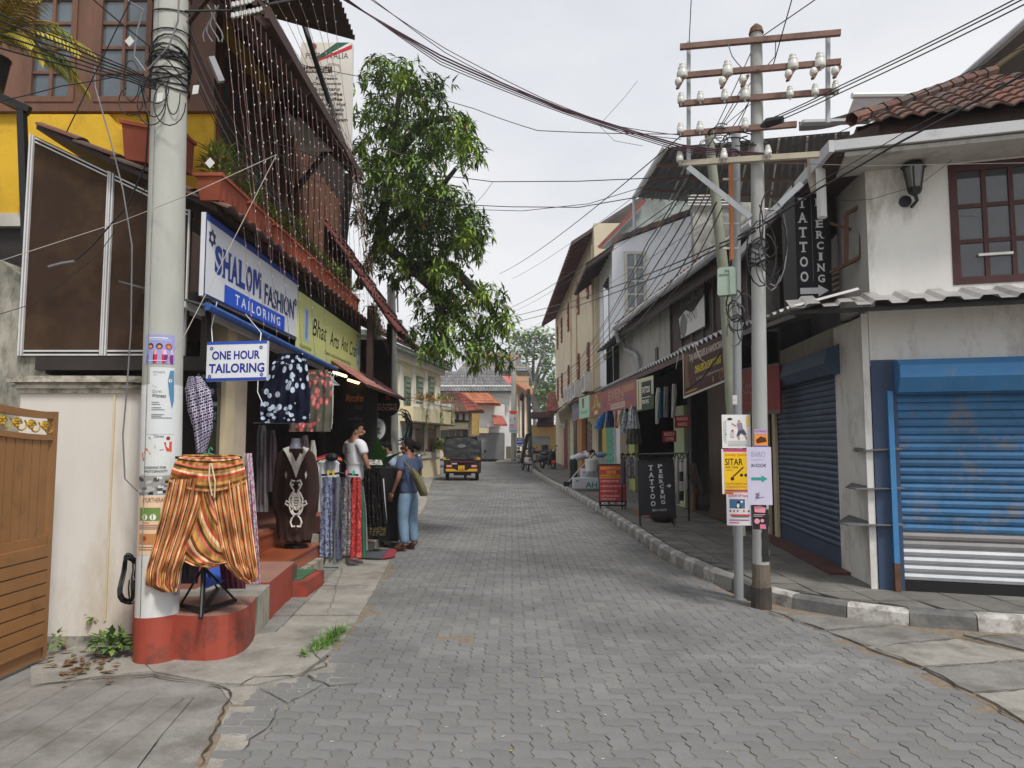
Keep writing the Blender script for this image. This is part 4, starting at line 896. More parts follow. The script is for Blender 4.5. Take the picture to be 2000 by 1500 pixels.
def slat(par, o, u, h, n_, m, prof=((0, 0), (.12, .022), (.5, .03), (.85, .018), (.9, 0), (1, 0))):
 b = MB(); b.prism([(q, p * h) for p, q in prof] + [(-.006, h), (-.006, 0)], o, n_, V(0, 0, 1), u, m); return b.build('slat', par)
sh = bpy.data.objects.new('roller_shutter', None); COL.objects.link(sh); sh.parent = cb; ORG[sh.name] = ORG[cb.name]
for i in range(n):
 m = m_silver if i < 4 else m_greyslat if i < 6 else m_blue
 slat(sh, fp(sL, zbot + i * hz, -.03), FU * SW, hz, FN, m)
b = MB(); fbox(b, sL, .115, sL + SW, zbot, -.04, -.005, m_black); b.build('bottom_bar', cb)
# street-side shutter
d0, d1 = sd(1650), sd(1519); zt = sr(1585, 745).z
sh2 = bpy.data.objects.new('roller_shutter', None); COL.objects.link(sh2); sh2.parent = cb; ORG[sh2.name] = ORG[cb.name]
n = 27; hz = (zt - .36) / n
for i in range(n): slat(sh2, sp(d1, .36 + i * hz, -.03), SU * (d0 - d1), hz, SN, m_blue2)
b = MB(); b.obox(sp(d0, .15, -.035), SU * (d1 - d0), V(0, 0, .21), SN * .02, m_navyside); b.build('bottom_bar', cb)
b = MB(); b.prism([(0, 0), (.14, 0), (.22, .12), (.18, .30), (0, .36)], sp(d0, zt, -.02), SN, V(0, 0, 1), SU * (d1 - d0 + .05), m_blue2); b.build('shutter_box', cb)
b = MB(); b.obox(sp(d1, .1, 0), SU * .16, V(0, 0, zt + .1), SN * .04, m_cream); b.build('jamb', cb)
b = MB(); b.obox(sp(d0 - .1, .121, .0), SU * (d1 - d0 + .3), V(0, 0, .035), SN * .25, M('maroon_doorstep', (.12, .05, .045), .7, .2, 4)); b.build('doorstep', cb)
for z, k in ((sr(1680, 875).z, 0), (sr(1680, 946).z, 1), (sr(1680, 1012).z, 2)):
 t = thing('wall_shelf', ['warped grey sheet shelf, topmost of three on the corner pillar', 'grey sheet shelf, middle of three on the corner pillar', 'widest grey sheet shelf, lowest of three on the corner pillar'][k], 'shelf', sp(.1, z, .1), 'shelves on the corner pillar')
 w_ = .12 + .09 * k; b = MB(); pts = [sp(.55 + .12 * k, z, .0), sp(.30, z - .03, w_), sp(-.0, z - .03, w_), fp(.24, z - .01, .06), fp(.16, z, .0)]
 b.idx([p for p in pts] + [p + V(0, 0, .012) for p in pts], [(4, 3, 2, 1, 0), (5, 6, 7, 8, 9)] + [(i, (i + 1) % 5, 5 + (i + 1) % 5, 5 + i) for i in range(5)], M('slate_shelf', (.13, .135, .14), .6, .3, 5)); b.build('board', t)
 b = MB(); b.bar(sp(.30, z - .01, .01), sp(.30, z - .03, w_ * .8), .02, .025, m_black); b.build('bracket', t)
b = MB(); b.obox(sp(.38, .12, .0), SU * .03, V(0, 0, 1.5), SN * .02, m_rust); b.obox(sp(.48, .12, 0), SU * .05, V(0, 0, 2.2), SN * .012, m_cream); b.build('shelf_upright', cb)
# corrugated awning along the front and round to the street
t = thing('awning', 'grey trapezoidal sheet awning jutting over the blue shutters', 'awning', fp(1.5, z_up, .4))
def trap(b, o, u, v, pitch, h, m):
 u, v = Vector(u), Vector(v); L_ = u.length; un = u / L_; n = un.cross(v).normalized(); n = n if n.z > 0 else -n; P_ = []; x = 0; k = 0
 prof = [(0, 0), (.42, 0), (.52, 1), (.90, 1), (1, 0)]
 while x < L_ - 1e-3:
  for a, c in prof[:-1]: P_.append(Vector(o) + un * min(L_, x + a * pitch) + n * h * c)
  x += pitch
 k = len(P_); b.idx(P_ + [p + v for p in P_] , [(i, i + 1, k + i + 1, k + i) for i in range(k - 1)], m)
zfr = fsz(1740, 592, .62)[1]; sleft = fsz(1545, 605, .62)[0]
b = MB(); trap(b, fp(sleft, zfr, .62), FU * (6.3 - sleft), fp(0, z_up, -.0) - fp(0, zfr, .62), .30, .035, m_zinc); b.build('sheet', t)
b = MB(); fbox(b, .05, z_aw - .03, 6.3, z_up - .03, .0, .05, m_beam); b.build('wall_beam', t); b = MB(); fbox(b, sleft, zfr - .05, 6.2, zfr - .012, .50, .54, m_black); b.build('front_rail', t)
a0 = fp(sleft, zfr, .62); a1 = V(3.17, 10.6, 3.2)
b = MB(); mid = V(2.95, 8.9, 3.02)
trap(b, a0, a1 - a0, V(.78, .1, .22), .28, .03, m_zinc); b.build('side_sheet', t)
b = MB(); b.bar(a0 + V(.1, .1, -.05), a1 + V(.1, 0, -.06), .04, .05, m_black); b.bar(a0 + V(.5, .3, .03), a1 + V(.5, 0, .05), .04, .05, m_black); b.build('side_rail', t)
# gutter and tile roof
g0s, g0z = fsz(1628, 285, .5); b = MB(); fbox(b, g0s, g0z - .06, 6.6, g0z + .04, .42, .54, m_gutter); gt_ = b.build('gutter', cb)
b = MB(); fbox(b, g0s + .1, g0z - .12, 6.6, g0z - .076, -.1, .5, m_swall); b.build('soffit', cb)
b = MB(); b.obox(fp(g0s, g0z - .075, .54), SU * 4.2, V(0, 0, .12), SN * .05, m_gutter); b.obox(fp(g0s, g0z - .10, .50), SU * 4.2, V(0, 0, .02), -SN * .9, m_darkwood); b.build('side_gutter', cb)
es, ez = fsz(1676, 243, .40); vd = (-FN * 1.0 + V(0, 0, .62)).normalized()
rf = bpy.data.objects.new('tile_roof', None); COL.objects.link(rf); rf.parent = cb; ORG[rf.name] = ORG[cb.name]
b = MB(); e_ = fp(es, ez - .03, .40); b.idx([e_, fp(6.6, ez - .03, .40), fp(6.6, ez - .03, .40) + vd * 2.0, fp(es + 1.7, ez - .03, .40) + vd * 2.0], [(0, 1, 2, 3)], m_darkwood); b.build('roof_deck', rf)
for r in range(10):
 for c in range(28):
  s_ = es + c * .19 + random.uniform(-.006, .006)
  if s_ > 6.4 or c < r * .168 / .19: continue
  o = fp(s_, ez, .40) + vd * (.208 * (r + 1) + random.uniform(-.012, .012)); tile(rf, o, FU, -vd, m_terra_old, .042, .19, .27)
for i in range(11):
 o = fp(es - .06 + i * .178, ez + .06, .40) + vd * (.22 * i); d_ = (FU * .178 + vd * .22).normalized()
 b = MB(); b.tube([o, o + d_ * .30], [.07, .055], m_terra_old, 6, False); b.build('ridge_cap', rf)
b = MB(); fbox(b, g0s + .25, g0z + .03, 6.6, ez + .02, .0, .30, m_darkwood); b.build('eave_board', cb)
m_oldsheet = M('old_grey_sheet', (.13, .125, .12), .7, .25, 2, .1, 30, stain=((.08, .06, .05), .45, 2))
o_ = fp(g0s, g0z + .06, .5); b = MB(); b.idx([o_, o_ + SU * 4.4, o_ + SU * 4.4 + V(2.2, 0, .62), o_ + V(1.5, .3, .55)], [(0, 1, 2, 3)], m_oldsheet); b.idx([o_ - V(0, 0, .02), fp(es + .2, ez, .38), fp(es + .2, g0z, .30)], [(0, 1, 2)], m_darkwood); b.build('side_roof', cb)
# loose sheets, pipes and higher roof behind
t = thing('loose_sheet', 'bent brown metal sheet lying on the corner eave beside the tile roof', 'sheet', at(1610, 235, 8))
b = MB(); b.grid(lambda a, c: at(1560 + 130 * a, 238 - 30 * a * a - 0 * c, 7.6 + 1.1 * c) + V(0, 0, -.12 * c), 8, 2, M('brown_sheet', (.19, .14, .10), .6, .3, 4)); b.build('sheet', t)
b = MB(); b.bar(at(1565, 240, 7.5), at(1700, 236, 7.5), .1, .03, m_gutter); b.build('edge_strip', t)
t = thing('rear_roof', 'dark grey sheet roof with a white gutter pipe behind the corner tile roof', 'roof', at(1740, 200, 10.5))
b = MB(); b.idx([at(1650, 238, 9.6), at(1900, 238, 9.6), at(1900, 190, 10.8), at(1668, 190, 10.8)], [(0, 1, 2, 3)], m_tin); b.build('sheet', t); b = MB(); b.tube([at(1664, 187, 10.8), at(1880, 184, 10.8)], .05, m_pvc, 8); b.build('gutter_pipe', t)
t = thing('upper_roof', 'dark underside of a higher roof with a pale gutter pipe and a bamboo pole', 'roof', at(1930, 110, 9.2))
b = MB(); b.tube([at(1858, 172, 9.8), at(2060, -6, 8.4)], .055, M('mauve_gutter_pipe', (.42, .40, .42), .5), 8); b.build('gutter_pipe', t); b = MB(); b.tube([at(1898, 165, 9.6), at(2070, 40, 8.6)], .035, M('bamboo', (.38, .31, .18), .6), 7); b.build('bamboo_pole', t)
b = MB(); b.idx([at(1862, 176, 9.85), at(2060, 0, 8.45), at(2300, 60, 9.6), at(2200, 170, 10.6)], [(0, 1, 2, 3)], m_tin); b.build('sheet', t)
# lantern
t = thing('wall_lantern', 'old black street lantern fixed on the white corner wall', 'lantern', fp(.6, 3.7, .1))
ls, lz = fsz(1783, 322, .12); c = fp(ls, lz, .14); b = MB(); b.lathe([(.012, .10), (.02, .06), (.06, .04), (.125, -.03), (.12, -.045), (.0, -.045)], c, m_black, 6); b.build('cap', t)
b = MB(); b.lathe([(.105, -.045), (.068, -.25), (.0, -.25)], c, glass('lantern_glass', (.12, .115, .10)), 6); b.build('glass', t)
b = MB()
for k in range(6): a = k * pi / 3; x_, y_ = cos(a), sin(a); b.tube([c + V(.107 * x_, .107 * y_, -.045), c + V(.07 * x_, .07 * y_, -.25)], .007, m_black, 4)
b.lathe([(.075, -.25), (.06, -.30), (.02, -.33)], c, m_black, 6); b.build('cage', t); b = MB(); b.tube([c + V(0, 0, -.3), c + V(.02, 0, -.38), fp(ls, lz - .40, 0)], .018, m_black, 6); b.lathe([(.06, 0), (.06, .02)], fp(ls - .06, lz - .34, 0), m_black, 10, FN); b.build('wall_bracket', t)
# downpipe
t = thing('downpipe', 'broken white downpipe hanging from the corner gutter', 'pipe', at(1603, 360, 7.4))
b = MB(); b.tube([at(1600, 300, 7.35), at(1603, 340, 7.3), at(1606, 425, 7.25)], .048, m_pvc, 10); b.build('pipe', t); b = MB(); b.tube([at(1587, 305, 7.5), at(1588, 350, 7.5), at(1594, 372, 7.45)], .055, M('stained_pvc', (.42, .38, .30), .6, .3, 5), 10); b.build('elbow', t)
# black TATTOO PIERCING light box
Yb = 8.05; q0 = at(1558, 588, Yb); q1 = at(1622, 578, Yb); z1 = at(1558, 352, Yb).z
t = thing('tattoo_sign_box', 'tall black TATTOO PIERCING light box with a white arrow on the corner', 'sign', (q0.x, Yb, q0.z))
s = Board(q0, V(q1.x, Yb - .05, q0.z), z1 - q0.z); m_blk = M('satin_black_sign', (.010, .009, .012), .7, .2, 4)
b = MB(); b.obox(s.o - s.n * .62, s.u, s.v, s.n * .62, m_blk); b.build('box', t); Wt = P(214, 214, 216)
for i, ch in enumerate('TATTOO'): y = .15 + i * .122; s.serif(ch, .10, y, .33, y + .085, Wt, .03)
for i, ch in enumerate('PIERCING'): y = .16 + i * .09; w_ = (.045 if ch == 'I' else .10); s.serif(ch, .70 - w_, y, .70 + w_, y + .064, Wt, .03)
s.rect(.465, .06, .48, .84, P(110, 110, 112)); s.rect(.08, .895, .62, .945, Wt); s.poly([(.60, .872), (.90, .92), (.60, .968)], Wt); s.done(t)
b = MB(); a = sp(.42, 3.95, .01); b.bar(at(1622, 436, 7.9), a + V(0, 0, .0), .03, .03, m_rust); b.bar(at(1622, 532, 7.9), at(1672, 508, 7.55), .03, .03, m_rust)
fr4 = [at(1653, 418, 7.62), at(1682, 402, 7.5), at(1682, 500, 7.5), at(1653, 516, 7.62)]
for i in range(4): b.bar(fr4[i], fr4[(i + 1) % 4], .035, .035, m_rust)
b.build('bracket_frame', t)
t = thing('balcony_rail', 'rusty balcony railing before a white stand-in panel for the bright opening beside the tattoo box', 'railing', at(1640, 530, 9))
b = MB(); b.idx([at(1624, 575, 9.2), at(1652, 575, 9.2), at(1652, 440, 9.2), at(1624, 468, 9.2)], [(0, 1, 2, 3)], m_cwall); b.build('white_panel', t)  # plain white sheet added to read as the bright opening behind the bars
for k in range(5): b = MB(); b.bar(at(1622, 530 + k * 11, 8.9), at(1654, 516 + k * 11, 8.6), .02, .03, m_rust); b.build('rail', t)
# ================================================================ row of old shops
WA, WB = (4.05, 10.7), (3.5, 24.0); WU = (V(WA[0], WA[1]) - V(WB[0], WB[1])).normalized(); WN = WU.cross(V(0, 0, 1))   # u runs towards the camera, n to the street
def wr(px, py, o=0.0): return on(px, py, (WA[0] + WN.x * o, WA[1] + WN.y * o), (WB[0] + WN.x * o, WB[1] + WN.y * o))
row = thing('old_shop_row', 'old two-storey shop row with a deep tiled eave, sagging gutter and dark open shopfronts', 'building', (5, 17, 0))
def wbox(b, px0, px1, z0, z1, o0, o1, m):
 p, q = wr(px0, 860), wr(px1, 860); b.obox(V(p.x, p.y, z0) + WN * o0, V(q.x - p.x, q.y - p.y, 0), V(0, 0, z1 - z0), WN * (o1 - o0), m)
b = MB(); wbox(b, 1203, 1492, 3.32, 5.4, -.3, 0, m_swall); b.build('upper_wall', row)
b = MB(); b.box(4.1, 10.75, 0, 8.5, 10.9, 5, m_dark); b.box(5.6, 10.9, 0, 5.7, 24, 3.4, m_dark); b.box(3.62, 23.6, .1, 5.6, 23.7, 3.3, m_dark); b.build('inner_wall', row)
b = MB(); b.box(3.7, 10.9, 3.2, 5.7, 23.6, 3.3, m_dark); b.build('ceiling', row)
b = MB(); b.idx([(3.95, 10.75, .135), (5.7, 10.75, .135), (5.7, 23.7, .135), (3.5, 23.7, .135)], [(0, 1, 2, 3)], M('shop_floor', (.09, .07, .06), .7, .3, 3)); b.build('floor', row)
for a, c, m, z1 in ((1205, 1213, m_cwall, 3.3), (1213, 1229, M('beige_shutter', (.27, .20, .15), .6, .1, 3), 2.5), (1229, 1240, M('lime_wall', (.42, .46, .16), .8, .1, 3), 2.6), (1318, 1338, M('pale_green_post', (.38, .44, .26), .8, .1, 3), 2.4), (1345, 1352, m_beam, 3.2), (1386, 1428, M('brown_boarding', (.075, .042, .028), .6, .25, 4, streak=5), 3.2), (1474, 1492, m_cream, 3.2)):
 b = MB(); wbox(b, a, c, .12, z1, -.1, .02, m); b.build('shopfront_panel', row)
for i in range(6): b = MB(); wbox(b, 1214, 1228.5, .3 + i * .36, .63 + i * .36, .02, .05, MATS['beige_shutter']); b.build('slat', row)
# upper windows: dark, with bars
def dwin(a, c, z0, z1, n=4):
 b = MB(); wbox(b, a, c, z0, z1, .0, .03, m_darkwood); w_ = b.build('window', row)
 for k in range(n + 1):
  x = a + (c - a) * k / n; b = MB(); wbox(b, x - .7, x + .7, z0, z1, .03, .07, M('window_post_grey', (.10, .085, .08), .7)); b.build('mullion', w_)
dwin(1318, 1426, 3.5, 4.9, 5); dwin(1441, 1475, 3.6, 4.8, 2)
b = MB(); wbox(b, 1284, 1289, 3.5, 4.0, 0, .03, m_black); b.build('slot_window', row)
p = wr(1229, 860); q = wr(1204, 860)
for px0, px1, o in ((1200, 1226, .05), (1186, 1199, .05)):
 b = MB(); a = wr(1203, 860); z0, z1 = 3.45, 4.75; A, B = at(px0, 860, 23.3), at(px1, 860, 23.3 if px0 == 1200 else 23.9); b.obox((A.x, A.y, z0), (B.x - A.x, B.y - A.y, 0), (0, 0, z1 - z0), (0, .04, 0), m_black); b.build('open_shutter', row)
# tiled eave
E0, E1 = at(1205, 640, 21.0), at(1484, 437, 10.2); Eu = E1 - E0; ev = V(1.6, .1, .75)
b = MB(); b.obox(E0, Eu, ev * 1.6, (0, 0, .05), m_darkwood); rf2 = b.build('roof', row)
for r in range(2):
 n = 44
 for c in range(n): tile(rf2, E0 + V(-.05, 0, .055) + ev.normalized() * (.36 + r * .30) + Eu * (c / n), Eu, -ev, MATS['wine_red_tile'] if (c * 7 + r) % 3 else m_terra_old, .05, .25, .36)
b = MB()
for i in range(10):
 a, c = E0.lerp(E1, i / 10 + .002), E0.lerp(E1, (i + 1) / 10 - .002); dz = V(0, 0, random.uniform(-.03, .02)); b.tube([a + V(-.08, 0, .0) + dz, c + V(-.08, 0, .0) + dz], .075, m_gutter, 8)
b.build('gutter', row)
b = MB()
for i in range(60):
 a, c = E0.lerp(E1, i / 60) + V(.1, 0, -.05), E0.lerp(E1, (i + 1) / 60) + V(.1, 0, -.05); b.idx([a, c, c + V(0, 0, -.16), a.lerp(c, .5) + V(0, 0, -.26), a + V(0, 0, -.16)], [(0, 1, 2, 3, 4)], m_darkwood)
b.build('valance', row)
b = MB(); b.tube([E0 + V(0, .1, -.05), E0 + V(.05, .1, -.4), wr(1218, 664, .12), wr(1222, 682, .1), wr(1240, 690, .1), wr(1246, 700, .1), wr(1248, 722, .1)], .06, M('grey_downpipe', (.34, .35, .36), .5), 8); b.build('downpipe', row)
b = MB(); trap(b, at(1165, 690, 23.5), at(1262, 600, 18.5) - at(1165, 690, 23.5), V(.75, 0, .30), .3, .05, m_tin); b.build('small_canopy', row)
# lower awning along the shopfronts
t = thing('awning', 'long dark corrugated awning with pale ridge ends above the open shopfronts', 'awning', (3, 17, 3.2))
A0, A1 = V(2.83, 24.2, 3.22), V(3.17, 10.55, 3.2)
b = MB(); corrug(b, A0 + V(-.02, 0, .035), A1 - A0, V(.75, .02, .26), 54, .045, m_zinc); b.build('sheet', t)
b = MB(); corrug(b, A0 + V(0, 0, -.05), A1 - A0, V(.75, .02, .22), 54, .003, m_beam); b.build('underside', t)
for o, z in ((.05, -.07), (.4, .03)): b = MB(); b.bar(A0 + V(o, 0, z), A1 + V(o, 0, z), .05, .06, m_black); b.build('purlin', t)
b = MB(); b.bar(A0 + V(.02, 0, -.06), A1 + V(.02, 0, -.06), .03, .10, M('brown_fascia_strip', (.10, .05, .045), .6)); b.build('fascia', t)
# signs of the row
def orr(px, py): return wr(px, py, .86)
t = thing('shop_sign', 'faded red EVEN shop sign hanging under the long awning', 'sign', orr(1210, 800))
p0, p1 = orr(1176, 808), orr(1243, 787); s = Board(p0, V(p1.x, p1.y, p0.z), .64); s.base('board', M('faded_red_sign', (.30, .075, .075), .6, .15, 1.5), .03, t)
s.text('EVEN', .22, .08, .68, .50, P(168, 128, 112), .03); s.rect(.70, .10, .96, .34, P(168, 120, 96)); s.rect(.30, .68, .72, .92, P(188, 170, 160)); s.text('READYMADE GARMENTS', .32, .72, .70, .88, P(140, 70, 70)); s.rect(.72, .52, .9, .7, P(120, 80, 110)); s.rect(.03, .45, .16, .8, P(120, 70, 100)); s.text('DESIGNS', .50, .54, .68, .62, P(190, 150, 140)); s.rect(.2, .58, .3, .64, P(180, 120, 110)); s.done(t)
t = thing('shop_sign', 'brown shop sign with a figure drawing, between the green sign and EVEN', 'sign', orr(1160, 810))
p0, p1 = at(1153, 817, 22.6), at(1176, 810, 21.6); s = Board(p0, p1, at(1153, 772, 22.6).z - p0.z); s.base('board', M('clay_brown_sign', (.28, .13, .075), .6, .1, 2), .04, t); s.poly([(.45, .1), (.6, .1), (.7, .6), (.3, .62)], P(190, 160, 90)); s.rect(.47, .2, .54, .62, K); s.rect(.36, .74, .64, .9, P(200, 185, 160)); s.rect(.12, .5, .3, .7, P(170, 130, 90)); s.rect(.7, .45, .86, .7, P(170, 150, 120)); s.done(t)
t = thing('shop_sign', 'pale mint green shop sign with a hanging figure picture', 'sign', at(1140, 800, 25))
p0, p1 = at(1131, 819, 25.4), at(1151, 814, 24.4); s = Board(p0, p1, at(1131, 778, 25.4).z - p0.z); s.base('board', M('mint_sign', (.42, .60, .48), .55, .1, 1.5), .04, t); s.poly([(.3, .08), (.5, .06), (.48, .5), (.36, .54)], P(110, 80, 60)); s.rect(.2, .66, .85, .8, P(120, 190, 150)); s.done(t)
t = thing('shop_sign', 'slanted blue and pink striped shop board left of the mint sign', 'sign', at(1122, 810, 26.5))
p0, p1 = at(1117, 826, 28), at(1132, 816, 26.5); s = Board(p0, p1, .68); s.base('board', P(150, 110, 105), .03, t); s.rect(0, .05, 1, .35, P(80, 110, 140)); s.rect(0, .6, 1, .8, P(80, 120, 165)); s.done(t)
t = thing('flag_banner', 'green and white TATTOO PIERCING cloth banner hanging by the shopfront', 'banner', at(1260, 800, 15.9))
p0, p1 = at(1244, 804, 16.2), at(1277, 798, 15.4); s = Board(p0, p1, at(1244, 742, 16.2).z - p0.z); s.base('cloth', M('dark_green_cloth', (.07, .10, .06), .9, .2, 3), .012, t)
s.rect(0, 0, .3, .95, P(205, 205, 175)); s.rect(0, 0, 1, .12, P(205, 205, 180)); s.rect(.88, .1, 1, .55, P(190, 195, 170)); s.poly([(.3, .18), (.85, .16), (.85, .56), (.3, .6)], P(48, 50, 52)); s.text('TATTOO', .32, .28, .80, .48, P(225, 225, 220), .03); s.text('PIERCING', .32, .68, .72, .80, P(225, 225, 220), .03); s.rect(.3, .6, .82, .62, P(225, 225, 220)); s.rect(.1, .05, .14, .97, P(120, 120, 90)); s.done(t)
t = thing('shop_sign', 'brown TAJ ANTIQUES & HANDICRAFTS sign board hanging askew', 'sign', at(1375, 720, 10.9))
p0, p1 = at(1335, 779, 11.1), at(1426, 742, 10.5); s = Board(p0, p1, at(1335, 690, 11.1).z - p0.z); s.base('board', M('brown_sign', (.105, .062, .058), .55, .1, 2), .04, t); Lw = P(205, 198, 190)
s.text('TAJ ANTIQUES & HANDICRAFTS', .14, .10, .93, .30, Lw, .02); s.text('DEALERS & EXPORTERS', .27, .40, .82, .56, P(225, 205, 60), .02); s.text('K. AHMED  taj@tajantiques.com', .30, .66, .86, .73, Lw); s.rect(0, .955, 1, 1, Lw); s.rect(0, 0, .015, 1, Lw)
s.poly([(.03, .06), (.13, .06), (.11, .5), (.14, .8), (.05, .78)], P(120, 100, 70)); s.line([(.82 + .055 * (1 if i % 2 else .45) * sin(i * pi / 5), .82 - .15 * (1 if i % 2 else .45) * cos(i * pi / 5)) for i in range(11)], .006, P(190, 140, 100)); s.rect(.64, .78, .66, .9, P(190, 150, 60)); s.rect(.05, .88, .3, .91, P(190, 150, 60)); s.done(t)
t = thing('shop_sign', 'dark red Kochi shop sign half hidden behind the grey poles', 'sign', at(1480, 770, 10.5))
p0, p1 = at(1442, 812, 11.0), at(1524, 800, 10.0); s = Board(p0, V(p1.x, p1.y, p0.z), at(1442, 722, 11.0).z - p0.z); s.base('board', M('dark_red_sign', (.24, .03, .035), .5, .1, 2), .03, t); s.text("'Kochi", .06, .22, .46, .56, P(150, 110, 110), .01); s.text('HANDICRAFTS', .06, .72, .4, .77, P(150, 90, 90)); s.rect(0, .93, 1, 1, P(110, 100, 95)); s.rect(0, 0, 1, .04, P(110, 100, 95)); s.done(t)
for px0, py0, px1, py1, Y, l1, l2, lab in ((1318, 812, 1347, 836, 14.2, 'FASHION', 'SHAWLS', 'small dark red FASHION SHAWLS notice on the post'), (1294, 842, 1321, 864, 14.8, 'BED', 'COVER', 'small dark red BED COVER notice below the shawls notice')):
 t = thing('notice', lab, 'sign', at(px0, py1, Y)); s = Board(at(px0, py1, Y), at(px1, py1 - 1, Y - .1), at(px0, py0, Y).z - at(px0, py1, Y).z); s.base('board', P(140, 22, 32), .02, t); s.text(l1, .14, .14, .86, .42, P(225, 170, 160), .02); s.text(l2, .2, .56, .84, .86, P(225, 170, 160), .02); s.done(t)
t = thing('torn_banner', 'torn black and white banner hanging in the upper window', 'banner', wr(1350, 640, .1))
p0, p1 = wr(1326, 664, .1), wr(1378, 640, .1); s = Board(p0, p1, 1.05); s.base('cloth', M('black_banner', (.03, .027, .027), .8), .01, t); s.text('TATTOO MACHINE', .05, .12, .95, .36, P(120, 110, 105), .02); s.poly([(.02, .55), (.3, .45), (.55, .58), (.98, .36), (.98, .96), (.1, .99)], P(210, 208, 205)); s.text('MINI', .34, .52, .7, .74, P(90, 85, 80)); s.disc(.2, .75, .14, P(110, 108, 106)); s.done(t)
# ================================================================ white house and cream building further on
t = thing('white_house', 'white plastered house with a barred window, tile coping and terrace under a tin roof', 'house', (4.5, 26, 0))
m_wh = M('blue_white_plaster', (.74, .77, .81), .85, .06, .8, stain=((.40, .42, .44), .30, .8)); zl, zr = at(1195, 478, 24).z, at(1345, 420, 24).z; xl, xr = at(1195, 478, 24).x, at(1345, 420, 24).x
b = MB(); b.prism([(xl, 0), (xr + 1.5, 0), (xr + 1.5, zr + .5), (xl, zl)], (0, 24, 0), (1, 0, 0), (0, 0, 1), (0, 4.4, 0), m_wh); b.build('wall', t)
n = 16
for i in range(n):
 a = V(xl, 23.92, zl + .02).lerp(V(xr + .6, 23.92, zr + .25), i / n); c = V(xl, 23.92, zl + .02).lerp(V(xr + .6, 23.92, zr + .25), (i + 1) / n); b = MB(); b.obox(a + V(0, 0, random.uniform(-.02, .02)), (c - a) * .96, (0, .5, 0), (0, 0, .17), m_terra_old if i % 3 else m_tin); b.build('coping_tile', t)
A = at(1220, 600, 23.97); B = at(1263, 600, 23.97); window(t, (A.x, 23.97, at(1220, 607, 24).z), (B.x, 23.97, at(1220, 607, 24).z), at(1220, 492, 24).z - at(1220, 607, 24).z, 2, 4, M('cream_window_frame', (.55, .52, .45), .6), m_glass, .10, .07)
b = MB(); b.box(xl - .03, 24.8, 4.6, xl + .02, 26.3, 7.4, m_winglass); b.build('side_window', t)
b = MB(); c0 = V(2.55, 23.8, 7.55); trap(b, c0 + V(0, 5, 0), V(0, -5, 0), V(.95, 0, .7), .28, .06, m_tin); b.build('tile_canopy', t)
for i in range(9): b = MB(); b.bar(c0 + V(.02, i * .6, -.02), c0 + V(.9, i * .6, .62), .06, .08, m_darkwood); b.build('canopy_rafter', t)
b = MB(); b.prism([(at(1170, 0, 26.5).x, at(1170, 482, 26.5).z), (at(1390, 0, 26.5).x, at(1390, 480, 26.5).z), (at(1390, 0, 26.5).x, at(1390, 330, 26.5).z), (at(1262, 0, 26.5).x, at(1262, 385, 26.5).z)], (0, 26.5, 0), (1, 0, 0), (0, 0, 1), (0, .3, 0), M('greenish_gable', (.25, .28, .26), .9, .25, 1.5, stain=((.12, .13, .12), .45, 1))); b.build('gable', t)
b = MB(); b.idx([at(1166, 482, 26.3), at(1262, 384, 26.3), at(1262, 394, 26.2), at(1172, 486, 26.2)], [(0, 1, 2, 3)], MATS['wine_red_tile']); b.build('roof_verge', t)
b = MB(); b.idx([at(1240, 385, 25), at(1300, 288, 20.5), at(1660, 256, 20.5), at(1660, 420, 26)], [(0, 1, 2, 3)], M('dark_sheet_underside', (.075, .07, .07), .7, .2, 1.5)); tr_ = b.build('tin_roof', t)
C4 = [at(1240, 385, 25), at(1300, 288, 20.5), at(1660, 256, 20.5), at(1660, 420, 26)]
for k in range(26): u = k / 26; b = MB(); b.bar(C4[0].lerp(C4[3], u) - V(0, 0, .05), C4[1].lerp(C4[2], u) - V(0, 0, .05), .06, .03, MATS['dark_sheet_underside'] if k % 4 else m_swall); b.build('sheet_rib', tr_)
for u in (.25, .5, .75): b = MB(); b.bar(C4[0].lerp(C4[1], u) - V(0, 0, .12), C4[3].lerp(C4[2], u) - V(0, 0, .12), .09, .09, m_rust); b.build('purlin', tr_)
b = MB(); b.tube([at(1238, 387, 25), at(1300, 286, 20.5)], .09, m_gutter, 8); b.tube([at(1238, 387, 25), at(1239, 450, 25)], .06, m_gutter, 6); b.build('gutter_pipe', t)
b = MB(); b.box(at(1345, 0, 21).x, 21, 5, at(1430, 0, 21).x + .6, 21.3, at(1345, 395, 21).z, M('peeling_wall', (.34, .33, .30), .9, .3, 1, stain=((.12, .12, .11), .55, 1.5))); b.build('terrace_wall', t)
for k in range(4): b = MB(); b.tube([at(1344, 382 + k * 6, 20.9), at(1432, 382 + k * 6, 20.9)], .022, m_pvc, 5); b.build('terrace_rail', t)
cbld = thing('cream_building', 'tall weathered cream building with red louvred windows and a deep dark tiled overhang', 'building', (6, 38, 0))
CA, CB = (3.25, 27.6), (3.02, 49.0); m_crm = M('weathered_cream_wall', (.62, .54, .39), .88, .12, .5, .3, 12, stain=((.52, .33, .19), .34, .45)); CU = (V(*CA) - V(*CB)).normalized(); CN = CU.cross(V(0, 0, 1))
def cw(px, py, o=0): return on(px, py, (CA[0] + CN.x * o, CA[1] + CN.y * o), (CB[0] + CN.x * o, CB[1] + CN.y * o))
b = MB(); b.prism([(CA[0], CA[1]), (9, 27.6), (9, 49), (CB[0], CB[1])], (0, 0, 0), (1, 0, 0), (0, 1, 0), (0, 0, 10.2), m_crm); b.build('wall', cbld)
e0, e1, e2 = at(1058, 636, 49.6), at(1116, 478, 28), at(1180, 420, 25.5)
